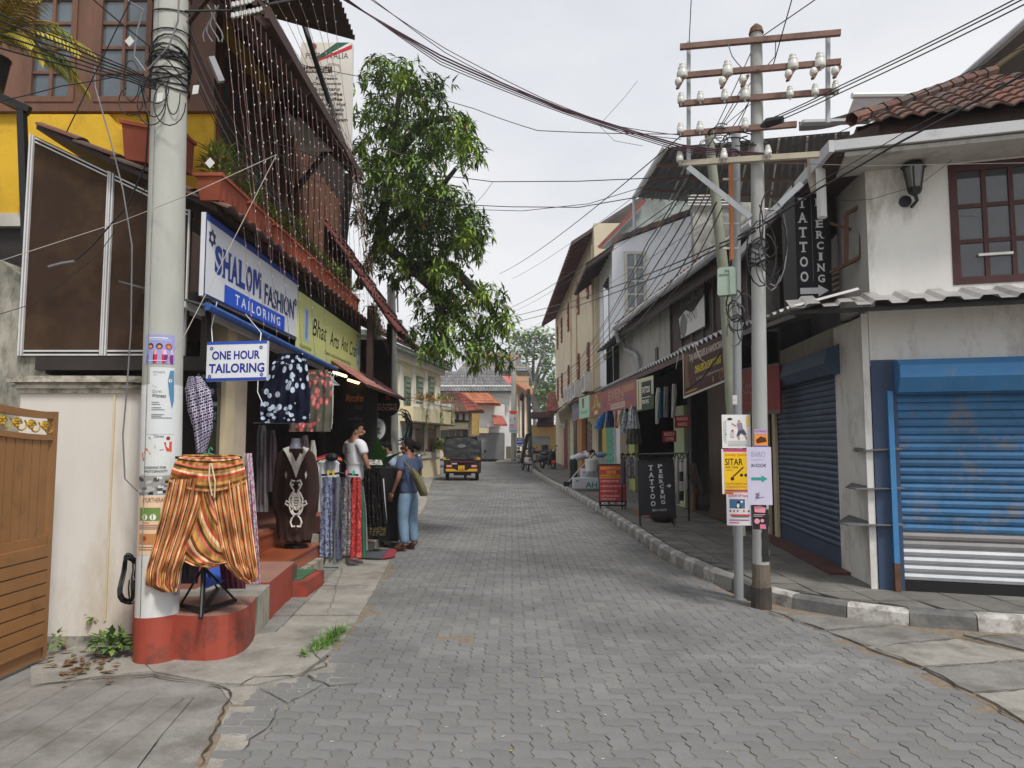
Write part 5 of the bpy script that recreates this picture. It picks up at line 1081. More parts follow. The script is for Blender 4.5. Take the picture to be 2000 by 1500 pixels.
b = MB(); b.idx([e0, e1, e1 + V(4, 0, 2.6), e0 + V(4, 0, 2.6), e0 + V(0, 0, .14), e1 + V(0, 0, .14), e1 + V(4, 0, 2.76), e0 + V(4, 0, 2.76)], [(3, 2, 1, 0), (4, 5, 6, 7), (0, 1, 5, 4), (1, 2, 6, 5), (2, 3, 7, 6), (3, 0, 4, 7)], m_tin); rf3 = b.build('roof', cbld)
for i in range(40): a = e0.lerp(e1, i / 40); b = MB(); b.bar(a + V(.0, 0, -.03), a + V(1.2, 0, .72), .12, .12, MATS['wine_red_tile']); b.build('rafter_tile', rf3)
m_louv = M('red_louvre', (.22, .035, .022), .7, .25, 3)
for row_ in (0, 1):
 for px in (1151, 1132, 1112, 1098.5, 1090.5):
  zc = 8.35 if row_ == 0 else 4.95; p = cw(px, 860, .02); b = MB(); hh, ww = (1.5, .55)
  b.obox(V(p.x, p.y, zc - hh / 2) - CU * ww / 2, CU * ww, V(0, 0, hh), CN * .05, m_louv); wi = b.build('window', cbld)
  for k in range(6): b = MB(); b.obox(V(p.x, p.y, zc - hh / 2 + .1 + k * .23) - CU * ww * .4 + CN * .051, CU * ww * .8, V(0, 0, .07), CN * .03, m_louv if k % 3 else m_cream); b.build('louvre', wi)
for px in (1160, 1127, 1116): p = cw(px, 860, .04); b = MB(); b.tube([V(p.x, p.y, 3), V(p.x, p.y, 9.4)], .04, m_crm, 6); b.build('drainpipe', cbld)
b = MB(); trap(b, V(1.9, 46, 3.05), V(.45, -19.5, 0), V(1.0, 0, .55), .3, .04, m_terra_old); b.build('lower_eave', cbld)
for i, px in enumerate((1139, 1120.5, 1112.5, 1106, 1101)):
 p = cw(px, 762, .30); t = thing('ac_unit', 'white air conditioner box under the cream windows, %s' % ['nearest and largest', 'second in the row', 'third in the row', 'fourth in the row', 'farthest in the row'][i], 'air conditioner', p, 'air conditioners on the cream building')
 z = 4.0 - (0 if i else -.0); b = MB(); b.obox(V(p.x, p.y, z - .40) - CU * .55, CU * 1.1, V(0, 0, .80), -CN * .32, m_pvc); b.build('casing', t)
 b = MB(); b.lathe([(.31, 0), (.29, .012)], V(p.x, p.y, z) - CU * .08, M('fan_grille', (.25, .25, .25), .6), 14, CN); b.build('fan_grille', t); b = MB(); b.obox(V(p.x, p.y, z - .45) - CU * .6, CU * 1.2, V(0, 0, .04), -CN * .4, m_rust); b.build('bracket', t)
# ground-floor fronts below the cream building
for a, c, m, z1, nm in ((1203, 1188, M('green_shutter', (.09, .33, .23), .6, .12, 3), 2.35, 'green_shutter'), (1187, 1179, M('yellow_door', (.52, .38, .03), .6, .1, 3), 2.3, 'yellow_door'), (1179, 1171, m_dark, 2.3, 'doorway'), (1170, 1161, m_cwall, 2.6, 'wall_pier'), (1160, 1150, M('brown_shutter', (.15, .10, .08), .6, .1, 3), 2.4, 'brown_shutter'), (1149, 1146, m_black, 2.5, 'wall_pier'), (1146, 1137, glass('shop_door_glass', (.30, .33, .35)), 2.3, 'glass_door')):
 b = MB(); wbox(b, c, a, .12, z1, -.1, .05, m); d_ = b.build(nm, row)
 if 'shutter' in nm:
  for i in range(9): b = MB(); wbox(b, c + .6, a - .6, .2 + i * .235, .41 + i * .235, .05, .085, m); b.build('slat', d_)
b = MB(); wbox(b, 1120, 1204, .1, 3.2, -.3, -.1, m_crm); b.build('rear_front', row)
for a, c, m, nm in ((1126, 1121, m_black, 'dark_pier'), (1120, 1113, M('pale_yellow_pier', (.56, .54, .32), .8, .1, 2), 'yellow_pier'), (1112, 1108.5, M('poster_strip', (.35, .25, .2), .8, .5, 4), 'poster_strip'), (1108, 1103, M('red_door_wood', (.14, .03, .022), .6), 'red_door'), (1102.6, 1101, M('red_banner_strip', (.40, .05, .06), .7), 'red_strip'), (1136, 1127, M('orange_door', (.46, .22, .08), .7), 'orange_door')):
 p, q = cw(a, 860, .25), cw(c, 860, .25); b = MB(); b.obox(V(p.x, p.y, .1), V(q.x - p.x, q.y - p.y, 0), V(0, 0, 2.6 if nm != 'red_strip' else 2.2), -CN * .2, m); b.build(nm, cbld)
# ================================================================ mango tree over the street
def tree_leaves(b, c, r, n, ln, w, mats, k=8, hang=.45):
 for i in range(n):
  d = V(random.gauss(0, 1), random.gauss(0, 1), random.gauss(0, 1)).normalized(); q = random.random() ** .33
  p = Vector(c) + V(d.x * r[0], d.y * r[1], d.z * r[2]) * q; ax = (d + V(0, 0, .35)).normalized(); m0 = random.choice(mats)
  for j in range(k):
   a = 2 * pi * (j + random.random() * .5) / k; o = ax.orthogonal().normalized(); o2 = ax.cross(o); dd = (o * cos(a) + o2 * sin(a)) + ax * random.uniform(.05, .6)
   leaf(b, p, dd, ln * random.uniform(.5, 1.3), w * random.uniform(.7, 1.2), m_leafdry if random.random() < .03 else m0, hang * random.uniform(.5, 1.3))
t = thing('mango_tree', 'large leafy mango tree hanging over the street behind the menu sign', 'tree', (-3.95, 15.2, 0))
m_tw = M('dark_bark', (.075, .065, .055), .9, .3, 5, .5, 25)
b = MB(); b.tube([(-3.95, 15.2, 0), (-3.9, 15.1, 2.5), (-3.7, 14.7, 5), (-3.3, 14, 7)], [.24, .21, .17, .10], m_tw, 9); b.build('trunk', t)
BL = [(755, 150, 60, 48, 13), (820, 185, 62, 55, 12.6), (735, 225, 50, 55, 13.5), (880, 250, 55, 42, 12.2), (912, 300, 36, 38, 12), (800, 275, 80, 55, 13), (725, 340, 45, 40, 12.5), (800, 350, 85, 48, 12.2), (872, 400, 66, 48, 12), (770, 420, 70, 55, 13.3), (850, 470, 80, 60, 12.6), (925, 440, 30, 45, 12), (790, 520, 62, 48, 13), (870, 540, 55, 48, 12.4), (850, 600, 55, 42, 12.2), (925, 470, 26, 36, 11.8), (962, 578, 26, 26, 11.6), (905, 640, 62, 36, 12), (965, 640, 34, 36, 11.6), (880, 682, 52, 28, 12), (952, 690, 46, 28, 11.6), (715, 410, 34, 40, 13.4), (745, 490, 34, 30, 13.4), (700, 300, 18, 40, 13.5), (840, 440, 60, 80, 13.6), (800, 340, 80, 120, 14.2), (830, 655, 30, 30, 12.3), (905, 575, 34, 30, 12)]
b = MB()
def lim(*ps): b.tube([at(*p) for p in ps], [.10 * (1 - i / len(ps)) + .018 for i in range(len(ps))], m_tw, 6)
lim((700, 560, 14.5), (740, 470, 13.8), (790, 420, 13.2), (850, 380, 12.6), (890, 330, 12.2)); lim((740, 470, 13.8), (800, 520, 13), (860, 580, 12.4), (920, 650, 12)); lim((740, 470, 13.8), (760, 350, 13.4), (770, 240, 13), (790, 140, 12.8)); lim((770, 300, 13.2), (830, 240, 12.7), (880, 230, 12.3)); lim((800, 520, 13), (880, 520, 12.6), (950, 590, 11.8), (985, 650, 11.6)); lim((860, 580, 12.4), (860, 640, 12.1), (890, 690, 12))
b.tube([at(*p) for p in ((726, 296, 12.4), (742, 290, 12.2), (760, 292, 12.1), (775, 300, 12), (808, 305, 12))], [.02, .018, .015, .012, .006], m_tw, 5); b.build('limbs', t)
b = MB()
for px, py, rx, ry, Y in BL:
 c = at(px, py, Y); k = Y / FPX; n = int(rx * ry / 42); bright = (py < 260) or (px > 860) or (300 < py < 380); 
 tree_leaves(b, c, (rx * k * .95, rx * k * .8, ry * k * .95), n, .21, .047, [m_leaf, m_leaf, m_leaf2, m_leaf2, m_leaf] if py > 400 and px < 870 else [m_leaf, m_leaf, m_leaf2, m_leaf3, m_leaf])  # fresh leaves kept off the lower left, painting the crown's shaded side
 for e in range(4):
  a = random.uniform(0, 6.28); tree_leaves(b, at(px + rx * 1.05 * cos(a), py + ry * 1.0 * sin(a), Y), (.10, .10, .10), 2, .2, .042, [m_leaf, m_leaf3, m_leaf], 8)
 if random.random() < .55: tree_leaves(b, at(px + random.uniform(-.6, .6) * rx, py + random.uniform(-.4, .2) * ry, Y - .6), (rx * k * .3, .15, ry * k * .25), 7, .2, .05, [m_leaf3, m_leaf], 8)
b.build('crown', t, kind='stuff')
# ================================================================ yellow colonial house
t = thing('colonial_house', 'pale yellow colonial house with green shutters and a flower-box balcony', 'house', (-5, 31, 0))
LA, LB = (-4.47, 27.0), (-3.43, 34.0); LU = (V(*LB) - V(*LA)); LL = LU.length; LU = LU / LL; LN = LU.cross(V(0, 0, 1)); m_py = M('pale_yellow_plaster', (.74, .66, .45), .85, .08, 1); m_wt = M('white_trim', (.68, .66, .60), .8, .06, 2); m_gn = M('green_shutter_paint', (.10, .19, .12), .65, .15, 3)
def lw(px, py): return on(px, py, LA, LB)
def lsz(px, py): q = lw(px, py); return (q - V(*LA)).dot(LU), q.z
def lp(s, z, o=0): return V(LA[0], LA[1], z) + LU * s + LN * o
def lbox(b, px0, py0, px1, py1, o0, o1, m): s0, z1 = lsz(px0, py0); s1, _ = lsz(px1, py0); _, z0 = lsz((px0 + px1) / 2, py1); _, z1 = lsz((px0 + px1) / 2, py0); b.obox(lp(s0, z0, o0), LU * (s1 - s0), V(0, 0, z1 - z0), LN * (o1 - o0), m)
b = MB(); b.prism([(LA[0] - .6, LA[1] - 4), (LB[0], LB[1]), (LB[0] - 7, LB[1] + 1), (LA[0] - 8, LA[1] - 3)], (0, 0, 0), (1, 0, 0), (0, 1, 0), (0, 0, 5.0), m_py); b.build('wall', t)
b = MB(); b.obox(lp(-4.5, 4.72, 0), LU * (LL + 4.7), V(0, 0, .28), LN * .18, m_wt); b.build('cornice', t); b = MB(); b.obox(lp(-4.5, 4.99, 0), LU * (LL + 5.0), V(0, 0, .16), LN * .45, M('green_gutter', (.13, .17, .14), .6)); b.build('gutter', t)
b = MB(); b.obox(lp(-4.5, 5.16, .5), LU * (LL + 5.0), -LN * 3.2 + V(0, 0, 1.7), V(0, 0, .08), MATS['dark_timber']); rf = b.build('roof', t)
for r in range(5):
 for c in range(34): tile(rf, lp(-4.4 + c * .345, 5.26, .48) - LN * (.55 * (r + 1)) + V(0, 0, .29 * (r + 1)), LU, LN - V(0, 0, .53), m_terra_old if (c + r) % 3 else M('brown_roof_tile', (.16, .09, .06), .8, .3, 4, piece=.3), .05, .34, .6)
b = MB(); b.obox(lp(-2, 5.6, -1.5), LU * 8.5, -LN * 4 + V(0, 0, 1.9), V(0, 0, .05), M('pale_tin_roof', (.55, .56, .57), .5, .1, 2)); b.build('tin_roof', t)
for a, c in ((789, 801), (813, 825), (836, 847)):
 b = MB(); lbox(b, a, 736, c, 792, 0, .05, m_gn); w_ = b.build('window', t); m_ = (a + c) / 2
 for k in range(5): b = MB(); lbox(b, a + 1.5, 740 + k * 10, c - 1.5, 747 + k * 10, .05, .07, glass('shutter_pane', (.16, .20, .19))); b.build('pane', w_)
for px in (781, 807, 831, 853): b = MB(); lbox(b, px - 2.5, 712, px + 2.5, 882, 0, .07, m_wt); b.build('pilaster', t)
b = MB(); lbox(b, 778, 800, 864, 826, .04, .60, m_py); b.build('balcony', t); b = MB(); lbox(b, 778, 826, 864, 829, 0, .62, MATS['brown_roof_tile']); b.build('ledge', t)
for k in range(30): px = 780 + k * 2.8; b = MB(); lbox(b, px, 789, px + .9, 800, .56, .60, m_wt); b.build('baluster', t)
b = MB(); lbox(b, 778, 788, 864, 789.5, .55, .61, m_wt); b.build('handrail', t)
for a, c, m in ((784, 804, M('pale_blue_window', (.25, .45, .52), .4)), (811, 828, M('display_window', (.20, .12, .08), .4, .6, 3)), (834, 850, M('display_window_red', (.22, .10, .07), .4, .6, 3))): b = MB(); lbox(b, a, 838, c, 882, 0, .03, m); b.build('shop_window', t)
b = MB(); lbox(b, 778, 884, 858, 896, 0, .05, m_wt); b.build('base_course', t)
for px, col in ((795, 0), (806, 1), (822, 0), (835, 1), (846, 2), (858, 0)):
 f = thing('flower_box', ['red flowering balcony box at the near end of the colonial house', 'orange flowering box with long trailing vine, second on the balcony', 'red flower box, third on the balcony', 'trailing green flower box, fourth on the balcony', 'pale flowering box near the end of the balcony', 'red flowering box with hanging vine at the far balcony end'][[795, 806, 822, 835, 846, 858].index(px)], 'flower box', lw(px, 785), 'flower boxes on the colonial balcony')
 c = lp(lsz(px, 788)[0], lsz(px, 788)[1], .55); b = MB(); bush(b, c + V(0, 0, .05), (.5, .25, .3), 60, .2, .08, [m_leaf, m_fern, M(('red_petal', 'orange_petal', 'cream_petal')[col], ((.55, .06, .05), (.60, .17, .06), (.7, .62, .4))[col], .6)], .2)
 if px in (806, 835, 858):
  for k in range(70): leaf(b, c + V(random.uniform(-.15, .15), -.1, -random.random() ** .8 * 1.0), (random.uniform(-1, 1), -.5, -.6), .16, .07, random.choice([m_fern, m_leaf]), .4)
 b.build('foliage', f)
# hedge plants in front
for i, (px, py, h) in enumerate(((806, 884, 20), (828, 884, 16), (850, 882, 26), (862, 880, 24))):
 f = thing('potted_shrub', ['yellow-green shrub in front of the blue shop window', 'low shrub behind the parked motorbikes', 'bright shrub beside the colonial house corner', 'tall yellow-green shrub next to the rickshaw'][i], 'shrub', at(px, py + 6, 33), 'shrubs before the colonial house'); c = at(px, py, 32.5); b = MB(); bush(b, c, (.35, .3, h * .02), 150, .2, .09, [m_leaf, m_fern, leafmat('yellow_shrub', (.28, .30, .04))], .2); b.build('foliage', f)
# ================================================================ buildings closing the street
def fz(px, py, Y): return at(px, py, Y)
def fbx(b, px0, py0, px1, py1, Y, d, m): p = at(px0, py1, Y); q = at(px1, py0, Y); b.box(p.x, Y, p.z, q.x, Y + d, q.z, m)
def quadroof(b, pts, m, th=.12): 
 P_ = [at(*p) for p in pts]; k = len(P_); b.idx(P_ + [p - V(0, 0, th) for p in P_], [tuple(range(k)), tuple(range(2 * k - 1, k - 1, -1))] + [(i, k + i, k + (i + 1) % k, (i + 1) % k) for i in range(k)], m)
def tilerows(par, a, b_, c, d, n, r, m):   # corners: a,b eave ; d,c ridge ; individual small tiles
 A, B, C, D = (at(*p) for p in (a, b_, c, d))
 for j in range(r):
  for i in range(n):
   p = A.lerp(B, i / n).lerp(D.lerp(C, i / n), (j + 1) / r); q = A.lerp(B, (i + 1) / n).lerp(D.lerp(C, (i + 1) / n), (j + 1) / r); p2 = A.lerp(B, i / n).lerp(D.lerp(C, i / n), j / r); u = q - p; v = p2 - p
   tile(par, p + V(0, 0, .05), u, v, m, .06, u.length, v.length * 1.15)
m_fw = M('far_white_wall', (.74, .75, .74), .85, .06, .6); m_fgrey = M('far_grey_tile', (.15, .145, .145), .8, .25, 3, piece=.25); m_fred = M('far_orange_tile', (.42, .15, .07), .8, .25, 3, piece=.25); m_fred2 = M('far_red_tile', (.26, .07, .05), .8, .25, 3, piece=.3)
t = thing('far_white_house', 'white house with a long dark grey tile roof closing the view', 'house', at(930, 895, 58))
b = MB(); fbx(b, 850, 752, 1004, 896, 58, 8, m_fw); b.build('wall', t); b = MB(); quadroof(b, ((840, 766, 57), (1008, 766, 57), (975, 727, 62), (865, 727, 62)), m_fgrey); rf = b.build('roof', t); tilerows(rf, (842, 765, 57), (1006, 765, 57), (973, 727, 62), (866, 727, 62), 26, 6, m_fgrey)
for a, c in ((860, 868), (912, 922), (945, 962)): b = MB(); fbx(b, a, 757, c, 769, 57.96, .04, m_winglass); b.build('window', t)
for a, c in ((954, 961), (968, 972)): b = MB(); fbx(b, a, 784, c, 806, 57.96, .04, m_winglass); b.build('window', t)
b = MB(); quadroof(b, ((893, 790, 54), (978, 790, 54), (955, 769, 57), (880, 768, 57)), m_fred); rf = b.build('lower_roof', t); tilerows(rf, (893, 789, 54), (978, 789, 54), (955, 769, 57), (881, 768, 57), 16, 4, m_fred)
b = MB(); fbx(b, 928, 846, 985, 897, 55, 3, M('grey_shutter', (.20, .20, .20), .6, .1, 2)); g_ = b.build('shop_shutter', t)
for k in range(9): b = MB(); fbx(b, 929, 849 + k * 5.2, 965, 853.6 + k * 5.2, 54.95, .05, MATS['grey_shutter']); b.build('slat', g_)
b = MB(); fbx(b, 925, 836, 955, 846, 54.7, .3, m_cream); b.build('shop_board', t); b = MB(); fbx(b, 925, 790, 985, 845, 55.2, 2.5, m_fw); b.build('front_wall', t)
b = MB(); quadroof(b, ((964, 828, 53), (991, 829, 53), (982, 812, 55), (961, 810, 55)), m_fred2); b.build('red_canopy', t)
b = MB(); fbx(b, 952, 824, 966, 834, 54.8, .4, m_pvc); b.build('ac_casing', t)
t = thing('far_tile_roof_house', 'small house with a dark tile roof, red verge and a row of air conditioners', 'house', at(890, 890, 42))
b = MB(); fbx(b, 856, 800, 921, 893, 42, 4, m_cream); b.build('wall', t); b = MB(); quadroof(b, ((850, 806, 41), (946, 803, 41), (890, 767, 45), (868, 768, 45)), MATS['brown_roof_tile']); rf = b.build('roof', t); tilerows(rf, (852, 805, 41), (912, 806, 41), (885, 768, 45), (868, 768, 45), 12, 5, MATS['brown_roof_tile']); tilerows(rf, (913, 805, 41), (946, 802, 41), (897, 767, 45), (887, 768, 45), 6, 6, m_fred2)
b = MB(); fbx(b, 868, 801, 916, 824, 41.9, .1, MATS['brown_boarding']); b.build('dark_boarding', t)
for i, a in enumerate((884, 896, 908)): b = MB(); fbx(b, a, 804 + i * 2, a + 7, 819 + i, 41.5, .35, m_pvc); b.build('ac_casing', t)
b = MB(); fbx(b, 874, 826, 914, 838, 41.6, .3, M('cream_board', (.60, .55, .42), .7)); b.build('shop_board', t)
for a, c in ((860, 874), (876, 888), (890, 900), (902, 914)): b = MB(); fbx(b, a, 840, c, 868, 41.9, .1, m_winglass); b.build('shop_window', t)
b = MB(); fbx(b, 921, 800, 933, 850, 43, 2, M('ochre_wall_far', (.50, .34, .10), .8)); b.build('side_wall', t)
t = thing('far_gabled_house', 'dark roofed house with red ridge rising behind the others', 'house', at(970, 740, 75))
b = MB(); fbx(b, 900, 716, 1030, 790, 75, 8, M('tan_far_wall', (.40, .34, .25), .85)); b.build('wall', t); b = MB(); quadroof(b, ((890, 728, 74), (1036, 726, 74), (1012, 700, 80), (920, 694, 80)), m_fgrey); rf = b.build('roof', t); tilerows(rf, (892, 727, 74), (1034, 725, 74), (1011, 700, 80), (920, 694, 80), 22, 5, m_fgrey)
b = MB(); b.tube([at(918, 694, 79.8), at(1012, 697, 79.8)], .25, m_fred, 6); b.build('ridge', t); b = MB(); quadroof(b, ((975, 752, 64), (1004, 750, 64), (1004, 735, 68), (962, 733, 68)), M('red_sheet', (.48, .10, .08), .6)); b.build('red_sheet_roof', t)
t = thing('orange_house', 'orange and white striped narrow house beside the far pole', 'house', at(1018, 890, 60))
b = MB(); fbx(b, 1004, 735, 1033, 893, 62, 4, M('orange_wall', (.46, .30, .19), .85, .2, 1)); b.build('wall', t)
for px in (1009, 1016, 1025): b = MB(); fbx(b, px, 770, px + 2.5, 890, 61.9, .1, m_wt); b.build('pilaster', t)
b = MB(); quadroof(b, ((1000, 742, 61), (1040, 770, 61), (1040, 758, 65), (1004, 728, 65)), m_fred); b.build('roof', t)
t = thing('yellow_yard_house', 'yellow walled house with a maroon eave at the end of the right row', 'house', at(1060, 890, 52))
b = MB(); fbx(b, 1034, 830, 1100, 893, 52, 5, M('ochre_wall', (.56, .37, .13), .85, .12, .6)); b.build('wall', t); b = MB(); fbx(b, 1038, 805, 1082, 815, 50, 4, M('maroon_eave', (.09, .04, .05), .7)); b.build('eave', t)
b = MB(); fbx(b, 1050, 816, 1082, 832, 53, 2, m_winglass); b.build('upper_window', t); b = MB(); fbx(b, 1048, 824, 1082, 834, 51.8, .1, MATS['maroon_eave']); b.build('rail', t); b = MB(); fbx(b, 1058, 868, 1070, 893, 51.9, .1, m_dark); b.build('doorway', t)
b = MB(); quadroof(b, ((1066, 808, 46), (1098, 800, 46), (1098, 765, 50), (1070, 770, 50)), m_fred2); rf = b.build('roof', t); tilerows(rf, (1066, 807, 46), (1098, 799, 46), (1098, 765, 50), (1070, 770, 50), 6, 5, m_fred2)
# far rain tree + hazy greenery
t = thing('rain_tree', 'tall spreading pale green rain tree at the far end of the street', 'tree', at(1045, 880, 85))
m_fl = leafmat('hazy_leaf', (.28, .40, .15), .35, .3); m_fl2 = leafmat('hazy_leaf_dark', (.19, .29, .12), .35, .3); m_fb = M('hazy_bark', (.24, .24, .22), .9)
b = MB(); b.tube([at(1052, 880, 85), at(1048, 800, 85), at(1040, 760, 85)], [.6, .5, .4], m_fb, 7); b.build('trunk', t); b = MB()
for px, py in ((1010, 690), (1022, 665), (1045, 655), (1065, 670), (1078, 700), (1030, 700), (1060, 715), (1000, 720)):
 m_ = at((px + 1040) / 2 + random.uniform(-4, 4), (py + 765) / 2 + 6, 85 + random.uniform(-2, 2)); b.tube([at(1040, 765, 85), m_, at(px, py, 85 + random.uniform(-3, 3))], [.3, .2, .06], m_fb, 5)
b.build('limbs', t); b = MB()
for px, py, rx, ry in ((1020, 665, 26, 18), (1050, 658, 30, 16), (1072, 680, 18, 22), (1000, 700, 20, 16), (1035, 690, 30, 16), (1066, 712, 16, 14), (1015, 720, 22, 10), (1078, 745, 14, 26), (1060, 770, 20, 20), (1085, 790, 14, 18)):
 c = at(px, py, 85); k = 85 / FPX
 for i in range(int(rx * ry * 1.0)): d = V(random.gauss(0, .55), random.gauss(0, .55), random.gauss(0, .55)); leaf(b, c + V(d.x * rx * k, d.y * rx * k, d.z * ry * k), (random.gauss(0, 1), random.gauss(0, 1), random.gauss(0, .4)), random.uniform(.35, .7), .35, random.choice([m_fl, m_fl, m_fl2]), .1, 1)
b.build('crown', t, kind='stuff')
t = thing('far_palm', 'hazy dark conifer-like tree top behind the pale tin roof', 'tree', at(838, 720, 70)); b = MB(); b.tube([at(840, 880, 70), at(838, 660, 70)], .25, m_fb, 6); b.build('trunk', t); b = MB()
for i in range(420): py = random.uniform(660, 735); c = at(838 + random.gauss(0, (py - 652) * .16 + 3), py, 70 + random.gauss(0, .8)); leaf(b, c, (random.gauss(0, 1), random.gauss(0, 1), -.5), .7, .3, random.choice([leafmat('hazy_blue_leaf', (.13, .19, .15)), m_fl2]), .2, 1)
b.build('crown', t)
b = MB()
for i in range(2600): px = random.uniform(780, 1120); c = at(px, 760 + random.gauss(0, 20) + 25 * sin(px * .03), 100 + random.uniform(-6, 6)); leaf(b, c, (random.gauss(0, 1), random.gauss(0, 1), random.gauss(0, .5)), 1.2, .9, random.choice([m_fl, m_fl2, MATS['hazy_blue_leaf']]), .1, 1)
b.build('far_greenery', kind='stuff')
# ================================================================ far poles, banner, boards
def pole(label, pts, r0, r1, m, cat='pole'):
 t = thing('utility_pole', label, cat, pts[0]); b = MB(); n = len(pts); b.tube(pts, [r0 + (r1 - r0) * i / (n - 1) for i in range(n)], m, 12); b.build('shaft', t, True); return t
t = pole('grey concrete pole with a white and red banner near the far crossing', [at(1004, 896, 45), at(1003, 688, 45)], .20, .14, m_pole)
b = MB(); b.bar(at(1003, 708, 44.8), at(985, 712, 44.8), .05, .05, m_steel); b.build('arm', t); b = MB(); b.tube([at(1003, 720, 44.8), at(985, 712, 44.2), at(970, 712, 43.8), at(966, 716, 43.8)], .04, m_steel, 6); b.build('lamp_arm', t)
t = thing('street_banner', 'white banner with a red top and pink lines hung on the far pole', 'banner', at(1003, 845, 44.5)); s = Board(at(994, 845, 44.6), at(1011, 846, 44.4), at(994, 802, 44.6).z - at(994, 845, 44.6).z); s.base('sheet', P(206, 210, 216), .02, t); s.poly([(0, 0), (1, 0), (.8, .16), (.2, .16)], P(225, 70, 45)); s.poly([(.6, .3), (.75, .3), (.7, .55)], P(170, 40, 40)); s.rect(.1, .62, .6, .68, P(215, 90, 160)); s.rect(.1, .73, .7, .78, P(220, 130, 180)); s.rect(.1, .85, .85, .95, P(150, 180, 210)); s.disc(.2, .4, .06, P(120, 60, 60)); s.done(t)
t = pole('dark wooden pole wrapped in cables and lamps beyond the scooters', [at(1036, 902, 39), at(1032, 760, 39)], .13, .10, M('dark_pole', (.12, .12, .12), .8))
b = MB(); b.sphere(at(1019, 775, 38.8), (.14, .14, .24), m_black); b.sphere(at(1028, 772, 38.6), (.1, .1, .1), MATS['dark_pole']); b.build('lamp_head', t); b = MB(); b.tube([at(1018, 905, 38), at(1030, 850, 38), at(1037, 846, 38)], .10, m_black, 8); b.build('black_tube', t)
t = pole('thin dark steel pole just right of the banner pole', [at(1022, 896, 42), at(1021, 765, 42)], .07, .06, MATS['dark_pole'])
t = thing('direction_board', 'small blue and white direction board on legs by the scooters', 'sign', at(1015, 884, 40)); s = Board(at(1008, 872, 40), at(1022, 872, 40), .50); s.base('board', P(225, 228, 232), .03, t); s.rect(.06, .1, .94, .75, P(36, 96, 190)); s.rect(.2, .2, .8, .32, W_); s.rect(.15, .42, .85, .55, W_); s.rect(.2, .82, .8, .9, P(60, 110, 190)); s.done(t)
b = MB(); b.bar(at(1010, 872, 40), at(1009, 893, 40), .04, .04, m_white); b.bar(at(1020, 872, 40), at(1021, 893, 40), .04, .04, m_white); b.build('legs', t)
t = thing('hoarding_frame', 'empty grey metal hoarding frame standing behind the motorbikes', 'frame', at(1055, 900, 42)); b = MB()
for p, q in (((1034, 852), (1074, 852)), ((1034, 868), (1074, 868)), ((1034, 852), (1034, 903)), ((1074, 852), (1074, 903)), ((1053, 852), (1053, 868)), ((1040, 860), (1040, 915))): b.bar(at(*p, 42), at(*q, 42), .06, .06, m_steel)
b.build('frame', t); b = MB(); fbx(b, 1035, 853, 1073.5, 867.5, 42.05, .03, M('grey_panel', (.42, .42, .38), .6)); b.build('panel', t)
# second utility pole on the left with cables and round signs
t = pole('grey concrete pole with cable bundles, right of the ROOMS sign', [at(769, 925, 15.6), at(767, 740, 15.6), at(764, 556, 15.6)], .12, .09, m_pole)
b = MB(); b.obox(at(774, 640, 15.4), (.12, 0, 0), (0, .1, 0), (0, 0, .18), m_steel); b.build('junction_box', t); b = MB(); b.tube([at(776, 565, 15.4), at(777, 610, 15.4)], .02, m_steel, 5); b.build('insulator_pin', t)
t = pole('grey leaning trunk wrapped with creeper behind the red awning', [at(748, 900, 16.5), at(742, 700, 16.5), at(728, 600, 16.5)], .14, .10, m_bark, 'trunk'); b = MB(); 
for i in range(260): u_ = random.random(); leaf(b, at(728 + 12 * u_ + random.gauss(0, 7), 590 + 60 * u_, 16.2), (random.gauss(0, 1), -1, random.gauss(0, 1)), .14, .04, random.choice([m_leafdry, m_fern, leafmat('yellow_creeper', (.3, .28, .05))]), .5)
b.build('creeper', t)
t = thing('rooms_sign', 'round black AC & NON AC ROOMS sign above the oval coffee sign', 'sign', at(758, 790, 13.2)); c = at(758, 790, 13.2); r = 23.5 * 13.2 / FPX
b = MB(); b.lathe([(r, 0), (r, .06)], c, m_blk, 28, V(0, -1, 0)); b.build('disc', t); s = Board(c + V(-r, -.061, -r), c + V(r, -.061, -r), 2 * r); s.poly([(.42, .12), (.60, .12), (.60, .34), (.51, .28), (.42, .34)], P(190, 40, 35)); s.text('AC & NON AC', .10, .46, .90, .56, P(190, 175, 150), .01); s.text('ROOMS', .10, .60, .90, .76, P(196, 130, 100), .02); s.done(t); b = MB(); b.bar(c + V(-.5, 0.03, .12), c + V(-.2, .03, .1), .03, .03, m_black); b.build('bracket', t)
t = thing('coffee_sign', 'white oval coffee cup sign with a black rim on the porch post', 'sign', at(737, 838, 12.6)); c = at(737, 838, 12.6); ra, rb = 15.5 * 12.6 / FPX, 21 * 12.6 / FPX
b = MB(); k = 28; b.prism([(ra * 1.12 * cos(2 * pi * i / k), rb * 1.12 * sin(2 * pi * i / k)) for i in range(k)], c, V(1, 0, 0), V(0, 0, 1), V(0, .06, 0), m_blk); b.build('rim', t); b = MB(); b.prism([(ra * cos(2 * pi * i / k), rb * sin(2 * pi * i / k)) for i in range(k)], c + V(0, -.01, 0), V(1, 0, 0), V(0, 0, 1), V(0, .012, 0), P(208, 208, 210)); b.build('face', t)
s = Board(c + V(-ra, -.012, -rb), c + V(ra, -.012, -rb), 2 * rb); s.text('LAVAZZA', .3, .20, .7, .26, K, .02); s.poly([(.3, .48), (.7, .48), (.62, .68), (.38, .68)], P(150, 140, 110)); s.disc(.5, .68, .26, P(110, 130, 115), .05); s.disc(.5, .48, .2, P(90, 70, 50), .05); s.done(t); b = MB(); b.tube([c + V(-.5, .1, .0), c + V(-.35, .05, .28), c + V(-.1, .03, .33), c + V(0, .03, .26)], .03, m_black, 6); b.build('bracket', t)
